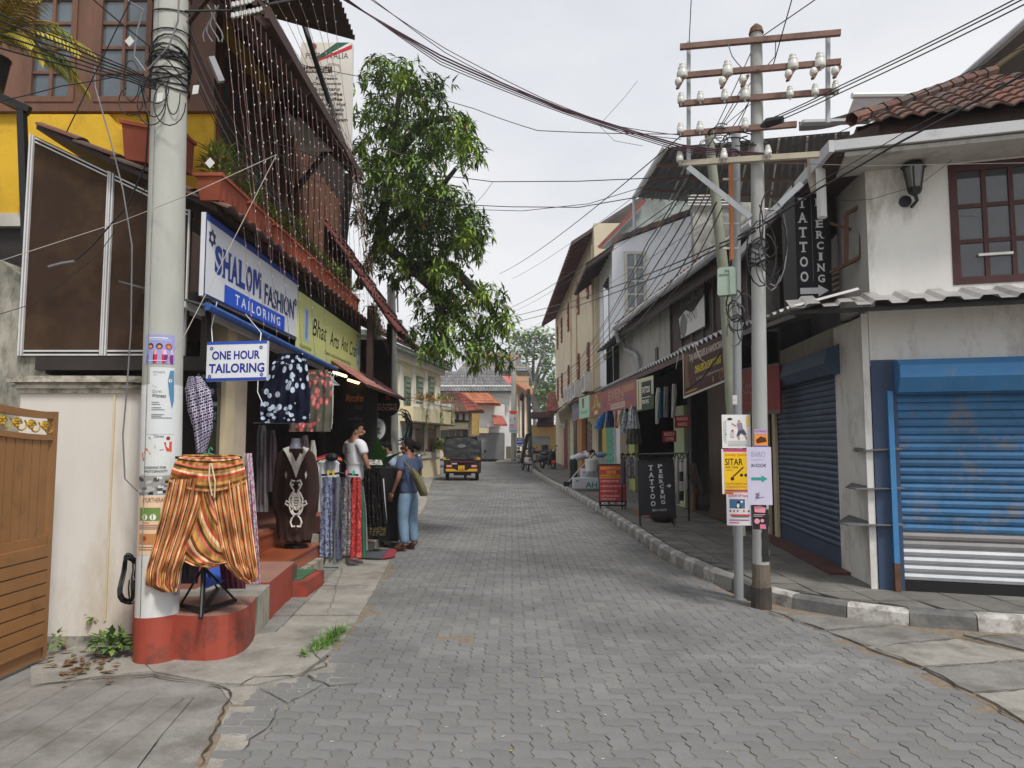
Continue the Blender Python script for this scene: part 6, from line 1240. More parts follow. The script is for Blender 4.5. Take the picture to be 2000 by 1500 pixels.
t = thing('cafe_board', 'black cafe wall board with orange handwritten script behind the man in white', 'sign', at(700, 850, 11.9)); s = Board(at(664, 905, 11.9), at(735, 905, 11.9), 1.35); s.base('board', M('cafe_black', (.012, .011, .011), .5), .05, t); s.text('Marcofres', .12, .14, .62, .24, P(196, 140, 80), .005, .3); s.text('house', .4, .27, .6, .33, P(120, 100, 80), 0, .3); s.text('your coffee bar', .2, .42, .6, .48, P(110, 110, 110)); s.text('open all day', .3, .5, .62, .55, P(110, 110, 110)); s.rect(.36, .56, .56, .95, P(214, 24, 34)); s.done(t)
for i, (a, c, lab) in enumerate((((652, 727), (676, 735), 'lit tube lamp under the red awning, nearer of two'), ((680, 742), (706, 750), 'lit tube lamp under the red awning, farther of two'))):
 t = thing('tube_lamp', lab, 'lamp', at(a[0], a[1], 10.6 + i)); m_em = bpy.data.materials.get('warm_tube') or bpy.data.materials.new('warm_tube'); m_em.use_nodes = True; p_ = m_em.node_tree.nodes['Principled BSDF']; p_.inputs['Emission Color'].default_value = (1, .62, .25, 1); p_.inputs['Emission Strength'].default_value = 2.2
 b = MB(); b.tube([at(a[0], a[1], 10.6 + i), at(c[0], c[1], 11 + i)], .022, m_em, 6); b.build('tube', t); b = MB(); b.tube([at(a[0], a[1] - 3, 10.63 + i), at(c[0], c[1] - 3, 11.03 + i)], .012, m_black, 5); b.build('batten', t)
# ================================================================ clothes and goods
def interp(rows, t):
 k = t * (len(rows) - 1); i = min(int(k), len(rows) - 2); f = k - i; return [a + (c - a) * f for a, c in zip(rows[i], rows[i + 1])]
def cloth(parent, name, rows, Y, mat, folds=5, amp=.018, bulge=.03, nx=26, ny=18, tilt=0.0, dip=0.0, wr=0.0):
 """hanging garment: rows of (py, pxLeft, pxRight) at distance Y, puffed front and back, with hanging folds"""
 b = MB(); ph = random.random() * 6
 def f(sgn):
  def g(a, c):
   py, l, r = interp(rows, c); px = l + (r - l) * a; py += dip * c * 4 * a * (1 - a)
   d = sin(a * folds * 2 * pi + ph + .6 * sin(c * 3 + ph)) * amp * (.25 + .75 * c) + .4 * amp * sin(a * folds * 4.7 + c * 5 + ph) + (amp * .9 + wr) * noise.noise(V(a * 5 + ph, c * 6, 1)) + (amp * .4 + wr * .7) * noise.noise(V(a * 14 + ph, c * 9 + a * 5, 4))
   return at(px, py, Y + tilt * (a - .5) + sgn * bulge * sin(pi * min(1, max(0, a))) ** .5 - d)
  return g
 b.grid(f(-1), nx, ny, mat); b.grid(f(1), nx, ny, mat)
 o = b.build(name, parent, True); return o
def stripes(name, cols, k, rot=0, axis=0):
 n = len(cols); st = [(i / n, c) for i, c in enumerate(cols)]
 return uvmat(name, lambda N, L, uv: ramp(N, L, fract(N, L, sep(N, L, uv, k, k, rot)[axis]), st))
ST = [srgb(*c) for c in ((190, 140, 80), (110, 80, 40), (205, 145, 95), (200, 98, 80), (228, 198, 155), (110, 62, 44), (200, 142, 66), (180, 140, 90), (208, 112, 88), (90, 70, 40), (200, 150, 90), (230, 200, 160), (195, 80, 60), (160, 110, 60))]
m_stripe = stripes('harem_stripes', ST, 2.4); m_stripeh = stripes('harem_waist_stripes', ST, 1.2, axis=1); m_striped = stripes('harem_gusset_stripes', ST, 1.6, radians(62))
def blobs(name, bg, cols, sc, th, ring=False):
 def fn(N, L, uv):
  mp = N.new('ShaderNodeMapping'); mp.inputs['Scale'].default_value = (sc[0], sc[1], 1); L(uv, mp.inputs[0])
  v = N.new('ShaderNodeTexVoronoi'); v.inputs['Scale'].default_value = 1; L(mp.outputs[0], v.inputs['Vector'])
  if ring: return ramp(N, L, v.outputs['Distance'], [(0, cols[0]), (th * .35, cols[1]), (th * .6, cols[0]), (th, bg), (th * 1.6, cols[2]), (th * 1.75, bg)])
  return ramp(N, L, v.outputs['Distance'], [(0, cols[0]), (th, bg)] if len(cols) == 1 else [(0, cols[0]), (th * .6, cols[1]), (th, bg)])
 return uvmat(name, fn)
def noisy(name, cols, sx, sy, det=4):
 def fn(N, L, uv):
  mp = N.new('ShaderNodeMapping'); mp.inputs['Scale'].default_value = (sx, sy, 1); L(uv, mp.inputs[0]); n = N.new('ShaderNodeTexNoise'); n.inputs['Scale'].default_value = 1; n.inputs['Detail'].default_value = det; n.inputs['Roughness'].default_value = .7; L(mp.outputs[0], n.inputs['Vector'])
  return ramp(N, L, n.outputs['Fac'], [(.2 + .6 * i / len(cols), c) for i, c in enumerate(cols)], False)
 return uvmat(name, fn)
def maze(name, bg, fg, sx, sy):
 def fn(N, L, uv):
  mp = N.new('ShaderNodeMapping'); mp.inputs['Scale'].default_value = (sx, sy, 1); mp.inputs['Rotation'].default_value = (0, 0, .25); L(uv, mp.inputs[0])
  br = N.new('ShaderNodeTexBrick'); br.offset = .5; br.squash = .5; br.squash_frequency = 2; br.inputs['Scale'].default_value = 1; br.inputs['Mortar Size'].default_value = .09; br.inputs['Brick Width'].default_value = .9; br.inputs['Row Height'].default_value = .45
  br.inputs['Color1'].default_value = (*bg, 1); br.inputs['Color2'].default_value = (*bg, 1); br.inputs['Mortar'].default_value = (*fg, 1); L(mp.outputs[0], br.inputs['Vector']); return br.outputs['Color']
 return uvmat(name, fn)
C_ = lambda *c: srgb(*c)
m_maze = maze('meander_print', C_(38, 24, 74), C_(196, 190, 206), 5, 13); m_eleph = blobs('elephant_print', C_(22, 26, 46), [C_(190, 205, 225)], (8, 11), .40); m_pais = blobs('paisley_print', C_(98, 92, 82), [C_(205, 100, 100), C_(225, 170, 165), C_(70, 95, 80)], (8, 9), .42, True)
m_scroll = blobs('white_grey_print', C_(196, 194, 188), [C_(120, 116, 110)], (6, 8), .3); m_tee = M('white_cotton', (.62, .63, .66), .9, .05, 6); m_ecru = M('ecru_cloth', (.48, .46, .42), .9, .1, 5)
m_tie1 = noisy('tie_dye_blue', [C_(30, 30, 44), C_(50, 54, 84), C_(160, 170, 200), C_(44, 44, 66), C_(190, 196, 214)], 3, 22); m_tie2 = noisy('tie_dye_dark', [C_(26, 26, 32), C_(50, 50, 66), C_(96, 100, 120), C_(30, 30, 38)], 3, 18); m_tie3 = noisy('tie_dye_grey', [C_(44, 40, 42), C_(170, 164, 166), C_(56, 52, 54), C_(190, 186, 190)], 3, 22); m_tie4 = noisy('tie_dye_red', [C_(120, 24, 34), C_(226, 90, 84), C_(130, 20, 34), C_(236, 120, 108)], 3, 20)
m_kaft = M('brown_kaftan', (.045, .022, .018), .9, .2, 6); m_bk = blobs('black_fleck_skirt', C_(24, 22, 22), [C_(120, 112, 96)], (10, 22), .16); m_green = M('green_cloth', (.03, .13, .07), .9, .2, 5); m_maroonc = M('maroon_cloth', (.10, .02, .04), .9, .2, 5); m_plum = M('plum_grey_cloth', (.10, .07, .085), .9, .2, 4); m_greyc = M('grey_cloth', (.20, .20, .21), .9, .2, 5); m_floral = noisy('floral_multicolour', [C_(200, 205, 215), C_(70, 90, 150), C_(215, 210, 220), C_(150, 60, 90), C_(190, 200, 215)], 5, 26)
# harem trousers on black stand
t = thing('clothes_stand', 'black metal clothes stand with a spiked foot on the red plinth', 'stand', at(400, 1190, 5.42))
b = MB(); fz_ = PHT + .012; f0 = gnd(398, 1196, fz_); yb_ = 5.42
for q in ((352, 1182), (460, 1172), (392, 1206), (425, 1150)): p = gnd(q[0], q[1], fz_ + .015); b.bar((-2.31, yb_, fz_ + .02), p, .03, .025, m_black); b.bar(p, (-2.31, yb_, fz_ + .34), .012, .012, m_black)
b.build('foot', t); b = MB(); b.bar((-2.31, yb_, fz_), (-2.31, yb_, 1.50), .028, .028, m_black); b.build('upright', t); b = MB(); b.bar((-2.55, yb_, 1.49), (-2.05, yb_, 1.49), .02, .02, m_black); b.build('crossbar', t)
t = thing('harem_trousers', 'orange and red striped harem trousers hung on the stand before the concrete pole', 'trousers', at(395, 1150, 5.3))
Yh = 5.3
cloth(t, 'waistband', [(888, 358, 460), (893, 350, 468), (902, 342, 474), (918, 335, 479), (940, 330, 482)], Yh - .012, m_stripeh, 11, .012, .04, 60, 24, 0, 20, .016)
cloth(t, 'leg', [(936, 330, 408), (980, 320, 402), (1030, 308, 386), (1075, 296, 368), (1115, 285, 354), (1143, 284, 350), (1157, 318, 344)], Yh - .006, m_stripe, 2.5, .022, .035, 60, 50, 0, 0, .036)
cloth(t, 'leg', [(936, 404, 483), (980, 410, 488), (1030, 420, 494), (1070, 428, 499), (1105, 440, 504), (1128, 462, 505), (1137, 476, 498)], Yh - .004, m_stripe, 2.5, .022, .035, 60, 50, 0, 0, .036)
cloth(t, 'gusset', [(945, 392, 420), (985, 384, 424), (1030, 372, 436), (1070, 358, 446), (1090, 352, 448), (1096, 356, 446)], Yh + .008, m_striped, 2, .02, .05, 40, 26, 0, 12, .02)
b = MB(); b.tube([at(410, 905, Yh - .07), at(408, 935, Yh - .08), at(414, 968, Yh - .075)], .006, MATS['cream_paint'], 5); b.tube([at(413, 905, Yh - .07), at(420, 940, Yh - .08), at(419, 972, Yh - .075)], .006, MATS['cream_paint'], 5); b.build('drawstring', t)
def hanger(label, px, py, Y, w, col, grp=None):
 t = thing('clothes_hanger', label, 'hanger', at(px, py, Y), grp); b = MB(); b.tube([at(px - w, py + 8, Y), at(px, py - 2, Y), at(px + w, py + 8, Y), at(px - w, py + 8, Y)], .007, col, 5); b.tube([at(px, py - 2, Y), at(px, py - 9, Y), at(px + 4, py - 14, Y), at(px + 7, py - 9, Y)], .006, col, 5); b.build('frame', t)
hanger('green plastic hanger holding the striped harem trousers', 408, 888, 5.3, 44, M('green_plastic', (.05, .26, .16), .4))
t = thing('garment_rail_row', 'row of folded prints hanging behind the striped harem trousers', 'clothes', at(480, 1100, 5.75))
cloth(t, 'floral_garment', [(885, 478, 492), (960, 482, 498), (1050, 486, 504), (1140, 488, 509)], 5.62, m_floral, 3, .02, .03, 16, 20); cloth(t, 'maroon_garment', [(1060, 424, 470), (1100, 428, 476), (1150, 434, 480)], 5.68, m_maroonc, 5, .02, .02); cloth(t, 'plum_garment', [(1085, 345, 392), (1140, 352, 386)], 5.5, m_plum, 4, .02, .02); cloth(t, 'lilac_garment', [(1095, 336, 358), (1148, 338, 352), (1162, 342, 350)], 5.4, M('lilac_print', (.40, .33, .42), .9, .4, 8), 2, .01, .02)
b = MB(); b.bar(at(350, 1085, 5.7), at(500, 1085, 5.7), .02, .02, m_black); b.build('rail', t); b = MB(); b.idx([gnd(400, 1115, .53), gnd(455, 1098, .53), gnd(455, 1128, .53), gnd(402, 1150, .53)], [(0, 1, 2, 3)], P(50, 90, 190)); b.build('blue_sheet', t)
t = thing('meander_trousers', 'navy trousers with white meander print hung by the concrete pole', 'trousers', at(388, 885, 5.95)); cloth(t, 'garment', [(735, 368, 392), (760, 361, 411), (800, 366, 417), (840, 378, 415), (885, 384, 402)], 5.95, m_maze, 3, .02, .05, 24, 24)
t = thing('elephant_dress', 'navy dress with pale elephant print hanging from the awning', 'dress', at(555, 830, 7.3)); cloth(t, 'garment', [(690, 545, 592), (712, 530, 600), (760, 512, 605), (800, 508, 606), (826, 510, 604)], 7.3, m_eleph, 5, .03, .05, 30, 24)
t = thing('paisley_dress', 'grey dress with pink paisley print hanging beside the elephant dress', 'dress', at(610, 840, 8.2)); cloth(t, 'garment', [(722, 596, 640), (745, 578, 648), (800, 568, 649), (843, 564, 646)], 8.2, m_pais, 5, .03, .05, 30, 24)
t = thing('white_print_top', 'white printed top and hangers at the awning corner', 'shirt', at(645, 800, 8.8)); cloth(t, 'garment', [(735, 630, 650), (760, 628, 652), (820, 634, 650), (838, 640, 648)], 8.75, m_scroll, 3, .02, .04)
for i in range(4): hanger('white wire hanger on the awning corner hook', 636 + i * 5, 738 + i * 2, 8.6 + i * .1, 12, m_pvc, 'white hangers at the awning corner')
t = thing('clothes_rail', 'rail of plum and grey dresses hanging in the shop doorway', 'clothes', at(540, 990, 8.4))
for x0, x1, y0, y1, m in ((500, 522, 830, 1000, m_greyc), (520, 540, 840, 960, m_plum), (505, 516, 870, 985, m_maroonc), (604, 618, 860, 990, m_ecru), (588, 604, 850, 960, m_plum)) : cloth(t, 'dress', [(y0, x0 + 3, x1 - 3), (y0 + 20, x0, x1), (y1, x0 - 2, x1 + 2)], 8.9, m, 3, .02, .05, 12, 10)
b = MB(); b.tube([at(495, 826, 8.9), at(650, 826, 8.9)], .012, m_steel, 6); b.build('rail', t)
# kaftan on mannequin
t = thing('kaftan_mannequin', 'grey shop mannequin wearing a dark brown kaftan with white embroidery', 'mannequin', (at(578, 1056, 8.95).x, 8.95, .30))
Yk = 8.9; m_mann = M('grey_mannequin', (.16, .16, .20), .5, .1, 5)
b = MB(); b.lathe([(.055, 0), (.06, -.05), (.075, -.10), (.17, -.17), (.17, -.42), (.02, -.5)], at(578, 856, Yk + .03), m_mann, 14); b.build('bust', t, True)
b = MB(); b.lathe([(.15, .0), (.14, .03), (.02, .035), (.02, .3)], (at(578, 1056, 8.95).x, 8.95, .302), m_black, 14); b.build('stand', t)
cloth(t, 'kaftan', [(876, 555, 602), (886, 542, 614), (915, 536, 622), (955, 532, 624), (990, 531, 622), (1010, 538, 616), (1035, 541, 611), (1053, 543, 609)], Yk - .04, m_kaft, 4, .014, .13, 36, 26, 0, 3)
m_emb = M('silver_embroidery', (.74, .72, .66), .6, .3, 30)
b = MB(); F = lambda x, y, o=.215: at(x, y, Yk - o)
for sgn in (-1, 1):
 b.idx([F(578 + sgn * 26, 876, .13), F(578 + sgn * 14, 872, .13), F(578, 902, .212), F(578, 934, .216), F(578 + sgn * 8, 910, .214), F(578 + sgn * 20, 885, .19)], [(0, 1, 2, 4, 5), (2, 3, 4)], m_emb)
b.build('embroidered_collar', t)
b = MB()
for sgn in (-1, 1):
 sc = lambda pts, w=.012: b.tube([F(578 + sgn * x, y, .222) for x, y in pts], w, m_emb, 4)
 sc([(2, 940), (8, 938), (11, 945), (8, 952), (4, 958), (9, 965), (13, 974), (12, 985), (6, 992)]); sc([(2, 1028), (8, 1029), (11, 1020), (8, 1012), (4, 1008), (10, 1000), (13, 990), (12, 982)]); sc([(2, 962), (6, 970), (8, 980), (4, 990), (1, 996)]); sc([(5, 945), (7, 947), (6, 949)]); sc([(0, 968), (5, 964), (9, 970)]); sc([(0, 1005), (5, 1003), (8, 996)]); sc([(13, 982), (19, 978), (21, 984), (15, 988)])
 for q in range(7): y = 964 + q * 5; b.idx([F(578, y, .221), F(578 + sgn * (9 - abs(q - 3)), y - 3, .221), F(578 + sgn * (10 - abs(q - 3)), y + 1, .221), F(578, y + 3, .221)], [(0, 1, 2, 3)], m_emb)
 b.idx([F(578 + sgn * 17, 926, .20), F(578 + sgn * 20, 920, .19), F(578 + sgn * 22, 928, .18), F(578 + sgn * 19, 936, .19)], [(0, 1, 2, 3)], m_emb)
b.build('embroidery', t)
# scarf rack
t = thing('scarf_rack', 'grey steel post rack with tie-dyed scarves clipped on a black hanger', 'rack', gnd(658, 1104)); yr = gnd(658, 1104).y; cx_ = gnd(658, 1104).x
b = MB(); b.box(cx_ - .13, yr - .10, 0, cx_ + .13, yr + .12, .11, m_wornplaster); b.build('concrete_foot', t); b = MB(); b.box(cx_ - .15, yr - .13, 0, cx_ + .15, yr - .10, .03, m_steel); b.bar((cx_, yr - .11, 0), (cx_ + .03, yr - .11, 1.15), .035, .035, M('grey_post', (.16, .18, .17), .6)); b.build('post', t)
b = MB(); b.tube([at(628, 928, yr - .12), at(664, 924, yr - .12), at(700, 928, yr - .12)], .016, m_black, 6); b.tube([at(664, 924, yr - .12), at(664, 908, yr - .12), at(672, 900, yr - .12), at(678, 908, yr - .12)], .012, m_black, 6); b.build('hanger', t)
for x, c in ((641, (230, 200, 60)), (651, (230, 200, 60)), (677, (230, 120, 150)), (690, (60, 190, 160))): b = MB(); b.obox(at(x - 2, 928, yr - .16), V(.02, 0, 0), V(0, .06, 0), V(0, 0, .06), P(*c)); b.build('clip', t)
for x0, x1, y1, m, nm in ((626, 648, 1088, m_tie1, 'blue tie-dye'), (645, 668, 1092, m_tie2, 'dark'), (666, 686, 1085, m_tie3, 'grey'), (683, 706, 1090, m_tie4, 'red')):
 cloth(t, 'scarf', [(932, x0 + 3, x1 - 2), (970, x0 + 1, x1), (y1, x0 - 2, x1 + 1)], yr - .1, m, 2, .02, .02, 12, 26); b = MB()
 for k in range(9): x = x0 + (x1 - x0) * k / 8; b.tube([at(x, y1 - 1, yr - .1), at(x + random.uniform(-1, 1), y1 + 7, yr - .1)], .003, m, 3)
 b.build('fringe', t)
cloth(t, 'scarf', [(940, 696, 706), (1000, 702, 712), (1088, 700, 716)], yr + .05, m_green, 2, .02, .02, 8, 14); cloth(t, 'scarf', [(950, 704, 710), (1000, 708, 716), (1075, 708, 719)], yr + .1, m_greyc, 2, .02, .02, 8, 14)
t = thing('white_tshirt', 'white T-shirt hanging on a rail behind the tie-dyed scarves', 'shirt', at(640, 1000, 9.9)); cloth(t, 'shirt', [(897, 628, 656), (905, 618, 664), (935, 616, 662), (1000, 620, 650)], 9.9, m_tee, 4, .015, .04); b = MB(); b.tube([at(614, 900, 9.9), at(640, 893, 9.9), at(668, 899, 9.9)], .02, P(200, 90, 50), 5); b.tube([at(618, 896, 9.95), at(640, 889, 9.95), at(666, 896, 9.95)], .02, P(140, 30, 70), 5); b.build('hanging_loops', t); b = MB(); b.sphere(at(648, 893, 9.8), (.09, .06, .06), m_black); b.build('black_hanger', t)
t = thing('black_skirt', 'long black flecked skirt hanging beside the man in white', 'skirt', at(735, 1040, 10.3)); cloth(t, 'skirt', [(915, 714, 742), (930, 711, 747), (985, 710, 752), (1028, 712, 757), (1046, 713, 754)], 10.3, m_bk, 6, .03, .06, 26, 20)
cloth(t, 'gold_hem', [(1030, 713, 755), (1046, 713, 753)], 10.27, M('gold_black_hem', (.07, .055, .025), .8, .4, 20), 6, .03, .06)
t = thing('white_cloth', 'narrow white cloth hanging right of the black skirt', 'cloth', at(752, 1030, 10.6)); cloth(t, 'cloth', [(935, 744, 750), (980, 746, 753), (1030, 747, 757)], 10.6, m_tee, 2, .01, .02, 8, 10)
t = thing('black_counter', 'black draped counter with a folded print under the banana plant', 'counter', at(735, 1000, 11)); b = MB(); p = at(722, 905, 10.9); b.box(p.x, 10.9, .1, p.x + .45, 11.5, 1.2, m_blk); b.build('cabinet', t); cloth(t, 'folded_cloth', [(898, 716, 745), (908, 712, 748)], 10.8, m_scroll, 3, .01, .06)
b = MB(); p = at(750, 985, 11.2); b.box(p.x, 11.2, 0, p.x + .1, 11.3, .95, m_cream); b.build('pale_post', t)
t = thing('banana_plant', 'potted banana plant with broad glossy leaves beside the coffee sign', 'plant', at(735, 960, 11.6)); m_ban = leafmat('banana_leaf', (.06, .20, .03), .3, 2); c = at(735, 925, 11.6)
for px, py, dx, dz, Ln in ((722, 915, -.25, .9, .55), (735, 915, .1, 1, .65), (742, 918, .5, .8, .6), (730, 922, -.6, .6, .45), (748, 925, .8, .35, .45), (738, 920, .25, 1, .5), (726, 925, -.3, .3, .4)): b = MB(); leaf(b, at(px, py, 11.6), (dx, random.uniform(-.5, .1), dz), Ln, .2, m_ban, .3); b.build('leaf', t)
b = MB(); b.lathe([(.12, 0), (.16, .35), (.15, .36)], (c.x, 11.6, .15), m_terra, 12); b.tube([(c.x, 11.6, .4), (c.x, 11.6, c.z + .05)], .04, m_ban, 6); b.build('pot', t)
t = thing('door_mat', 'grey and red door mat on the pavement by the scarf rack', 'mat', gnd(735, 1082)); m_mat = M('grey_mat', (.07, .075, .085), .95, .2, 10, .3, 90); A = [gnd(*q, .018) for q in ((700, 1090), (746, 1092), (758, 1074), (712, 1074))]; b = MB(); b.idx(A + [p + V(0, 0, .014) for p in A], [(4, 5, 6, 7)] + [(i, (i + 1) % 4, 4 + (i + 1) % 4, 4 + i) for i in range(4)], m_mat); b.build('mat', t)
A = [gnd(*q, .018) for q in ((747, 1092), (771, 1088), (775, 1073), (759, 1074))]; b = MB(); b.idx(A + [p + V(0, 0, .013) for p in A], [(4, 5, 6, 7)] + [(i, (i + 1) % 4, 4 + (i + 1) % 4, 4 + i) for i in range(4)], M('red_mat_end', (.26, .035, .05), .95, .2, 10)); b.build('red_end', t)
def aboard(label, quad, Y, draw, m, legs, frame=None):
 t = thing('sandwich_board', label, 'sign board', at(quad[3][0], legs[0][1], Y)); p0, p1 = at(*quad[3], Y), at(*quad[2], Y - .02); h = at(*quad[0], Y).z - p0.z; s = Board(p0, p1, h, V(.0, .12, 1).normalized()); s.base('panel', m, .03, t)
 fb = MB(); zf = .122
 for x in (.03, .97):
  q = s.p(x, 1, -.02); fb.bar(q, V(q.x - .01, q.y - .05, zf), .03, .03, m_black); fb.bar(s.p(x, .1, -.04), V(q.x + .06, q.y + .38, zf), .03, .03, m_black)
 fb.build('legs', t)
 e = MB()
 for a, c in (((0, 0), (1, 0)), ((0, 1), (1, 1)), ((0, 0), (0, 1)), ((1, 0), (1, 1))): e.bar(s.p(*a, .004), s.p(*c, .004), .022, .022, m_black, s.n)
 e.build('frame', t); draw(s); s.done(t)
def dr1(s):
 for i, ch in enumerate('TATTOO'): y = .09 + i * .133; s.serif(ch, .30 + i * .006, y, .43 + i * .006, y + .095, Wt, .03)
 for i, ch in enumerate('PIERCING'): y = .08 + i * .095; w_ = .035 if ch == 'I' else .06; s.serif(ch, .63 + i * .006 - w_, y, .63 + i * .006 + w_, y + .07, Wt, .03)
 s.rect(.79, .475, .85, .50, Wt); s.poly([(.85, .445), (.92, .487), (.85, .53)], Wt); s.text('8891176273', .36, .905, .76, .945, P(190, 190, 190), .01)
aboard('black TATTOO PIERCING sandwich board standing on the right footpath', ((1241, 900), (1313, 896), (1319, 1003), (1249, 1006)), 12.6, dr1, M('board_black', (.018, .019, .022), .6, .15, 3), ((1250, 1033),))
def dr2(s):
 Yl = P(232, 176, 30); Wr = P(225, 190, 180)
 s.text('FASHION STITCHING', .06, .05, .94, .125, Yl, .02); s.text('CENTER', .30, .15, .66, .225, Yl, .02); s.rect(.03, .25, .97, .335, P(205, 150, 30)); s.text('INDIAN & WESTERN STYLE', .06, .265, .95, .32, P(60, 20, 10), .02)
 for y, a, w in ((.38, 'ONE HOUR STITCHING', .66), (.50, 'HAND BLOCK PRINT *FABRIC', .86), (.62, 'LINEN, KHADI, SILK', .58), (.735, 'COTTON AND KERALA', .66), (.81, 'HANDLOOM SARI', .5)): s.text(a, .10, y, .10 + w, y + .05, Wr, .01); s.rect(.05, y + .02, .075, y + .035, Wr)
 s.rect(0, .885, 1, 1, P(20, 18, 18)); s.text('MOB : 9961138580', .08, .91, .94, .97, P(225, 225, 225), .02)
aboard('red and yellow FASHION STITCHING CENTER board on the right footpath', ((1170, 907), (1223, 907), (1223, 988), (1171, 988)), 15.7, dr2, M('board_red', (.42, .03, .035), .5, .08, 3), ((1172, 993),))
def garment(label, cat, rows, Y, m, folds=4, extra=None): t = thing('hanging_' + cat.replace(' ', '_'), label, cat, at((rows[-1][1] + rows[-1][2]) / 2, rows[-1][0], Y)); cloth(t, 'garment', rows, Y, m, folds, .03, .08, 18, 12); return t
m_pen = blobs('white_arch_print', C_(198, 202, 210), [C_(44, 50, 70)], (8, 12), .3); m_pen2 = blobs('white_leaf_print', C_(190, 200, 212), [C_(50, 60, 90)], (6, 14), .34)
garment('bright blue flared skirt hanging under the EVEN sign', 'skirt', [(805, 1178, 1184), (820, 1168, 1182), (838, 1160, 1178)], 20.5, M('bright_blue_cloth', (.04, .20, .52), .8, .15, 5)); garment('navy flared dress hanging beside the bright blue skirt', 'dress', [(802, 1185, 1197), (820, 1183, 1200), (835, 1182, 1200)], 19.8, M('navy_cloth', (.03, .05, .14), .8, .3, 5)); garment('orange-red child dress hanging between navy and cream dresses', 'dress', [(802, 1202, 1206), (820, 1201, 1207), (836, 1201, 1208)], 19, M('orange_red_cloth', (.5, .10, .04), .8)); garment('cream dress hanging right of the orange dress', 'dress', [(802, 1212, 1216), (812, 1206, 1218), (832, 1204, 1217)], 18.6, M('cream_cloth', (.50, .44, .28), .8)); garment('narrow white leaf print dress hanging beside the cream dress', 'dress', [(798, 1219, 1223), (820, 1215, 1225), (848, 1211, 1222)], 18.2, m_pen2); garment('wide white dress with dark arch print under the EVEN sign', 'dress', [(788, 1233, 1241), (800, 1229, 1245), (825, 1226, 1248), (837, 1224, 1250)], 17.4, m_pen); garment('olive grey dress hanging below the arch print dress', 'dress', [(835, 1225, 1250), (868, 1222, 1254)], 17.8, M('olive_cloth', (.11, .11, .085), .9, .2, 3))
for rows, Y, m, lab in (([(757, 1283, 1291), (775, 1280, 1292), (828, 1280, 1287)], 14.6, m_ecru, 'ecru long-sleeved shirt hanging in the open shopfront'), ([(765, 1287, 1294), (816, 1285, 1293)], 14.5, M('teal_cloth', (.02, .13, .19), .8), 'teal shirt hanging beside the ecru shirt'), ([(755, 1296, 1306), (815, 1295, 1305)], 14.4, m_greyc, 'grey shirt hanging second from the ecru shirt'), ([(750, 1313, 1322), (770, 1312, 1323), (816, 1311, 1318)], 14.2, m_ecru, 'pale long shirt hanging near the red notice')): garment(lab, 'shirt', rows, Y, m, 3)
t = thing('clothes_rack', 'low black rack of black and white tops behind the tattoo board', 'rack', at(1330, 1000, 13.6)); b = MB(); b.tube([at(1212, 888, 15.8), at(1345, 885, 13.3)], .018, m_black, 6)
for q in ((1214, 15.7), (1343, 13.4)): p = at(q[0], 886, q[1]); b.tube([p, V(p.x, p.y, .12)], .018, m_black, 6)
b.build('rail', t); m_bw = stripes('black_white_stripe_top', [C_(190, 188, 184), C_(60, 58, 58)], 4, 0, 1)
for i, (x0, x1, y1, m) in enumerate(((1212, 1222, 945, m_plum), (1222, 1240, 935, noisy('denim_lace', [C_(60, 66, 80), C_(150, 140, 136), C_(70, 74, 86)], 4, 9)), (1238, 1250, 930, m_greyc), (1312, 1320, 945, m_scroll), (1318, 1328, 985, m_ecru), (1327, 1336, 978, m_bw), (1335, 1345, 955, m_ecru))): cloth(t, 'top', [(893, x0 + 3, x1 - 3), (902, x0, x1), (y1, x0, x1)], 14.9 - (x0 - 1212) * .012, m, 2, .02, .06, 10, 10)
for i in range(12): x = 1216 + i * 10.5; b = MB(); b.tube([at(x, 884, 15.6 - i * .19), at(x - 4, 896, 15.6 - i * .19), at(x + 5, 896, 15.6 - i * .19), at(x, 884, 15.6 - i * .19)], .014, m_black, 4); b.build('hanger', t)
t = thing('skirt_bundle', 'beige gathered skirt standing in the dark shop doorway', 'skirt', at(1358, 960, 14.2)); cloth(t, 'skirt', [(905, 1345, 1360), (930, 1344, 1366), (962, 1352, 1376)], 14.2, M('beige_cloth', (.16, .13, .10), .9, .2, 3), 5, .04, .08); b = MB(); b.tube([at(1356, 962, 14.2), at(1354, 998, 14.2)], .05, M('wood_leg', (.20, .12, .07), .7), 7); b.build('stand_leg', t)
t = thing('cushion_bundle', 'dark patterned bundle under the tattoo board', 'bundle', at(1295, 1015, 13.2)); b = MB(); b.sphere(at(1295, 1008, 13.3), (.26, .2, .11), noisy('x', [(0.02,) * 3] * 2, 1, 1) if 0 else m_plum, 12, 7); b.build('bundle', t, True)
t = thing('terracotta_mat', 'reddish mat on the footpath behind the tattoo board', 'mat', gnd(1265, 1004, .13)); A = [gnd(*q, .126) for q in ((1232, 997), (1252, 1012), (1275, 1010), (1262, 995))]; b = MB(); b.idx(A + [p + V(0, 0, .01) for p in A], [(4, 5, 6, 7)] + [(i, (i + 1) % 4, 4 + (i + 1) % 4, 4 + i) for i in range(4)], M('terracotta_mat', (.24, .11, .08), .9)); b.build('mat', t)
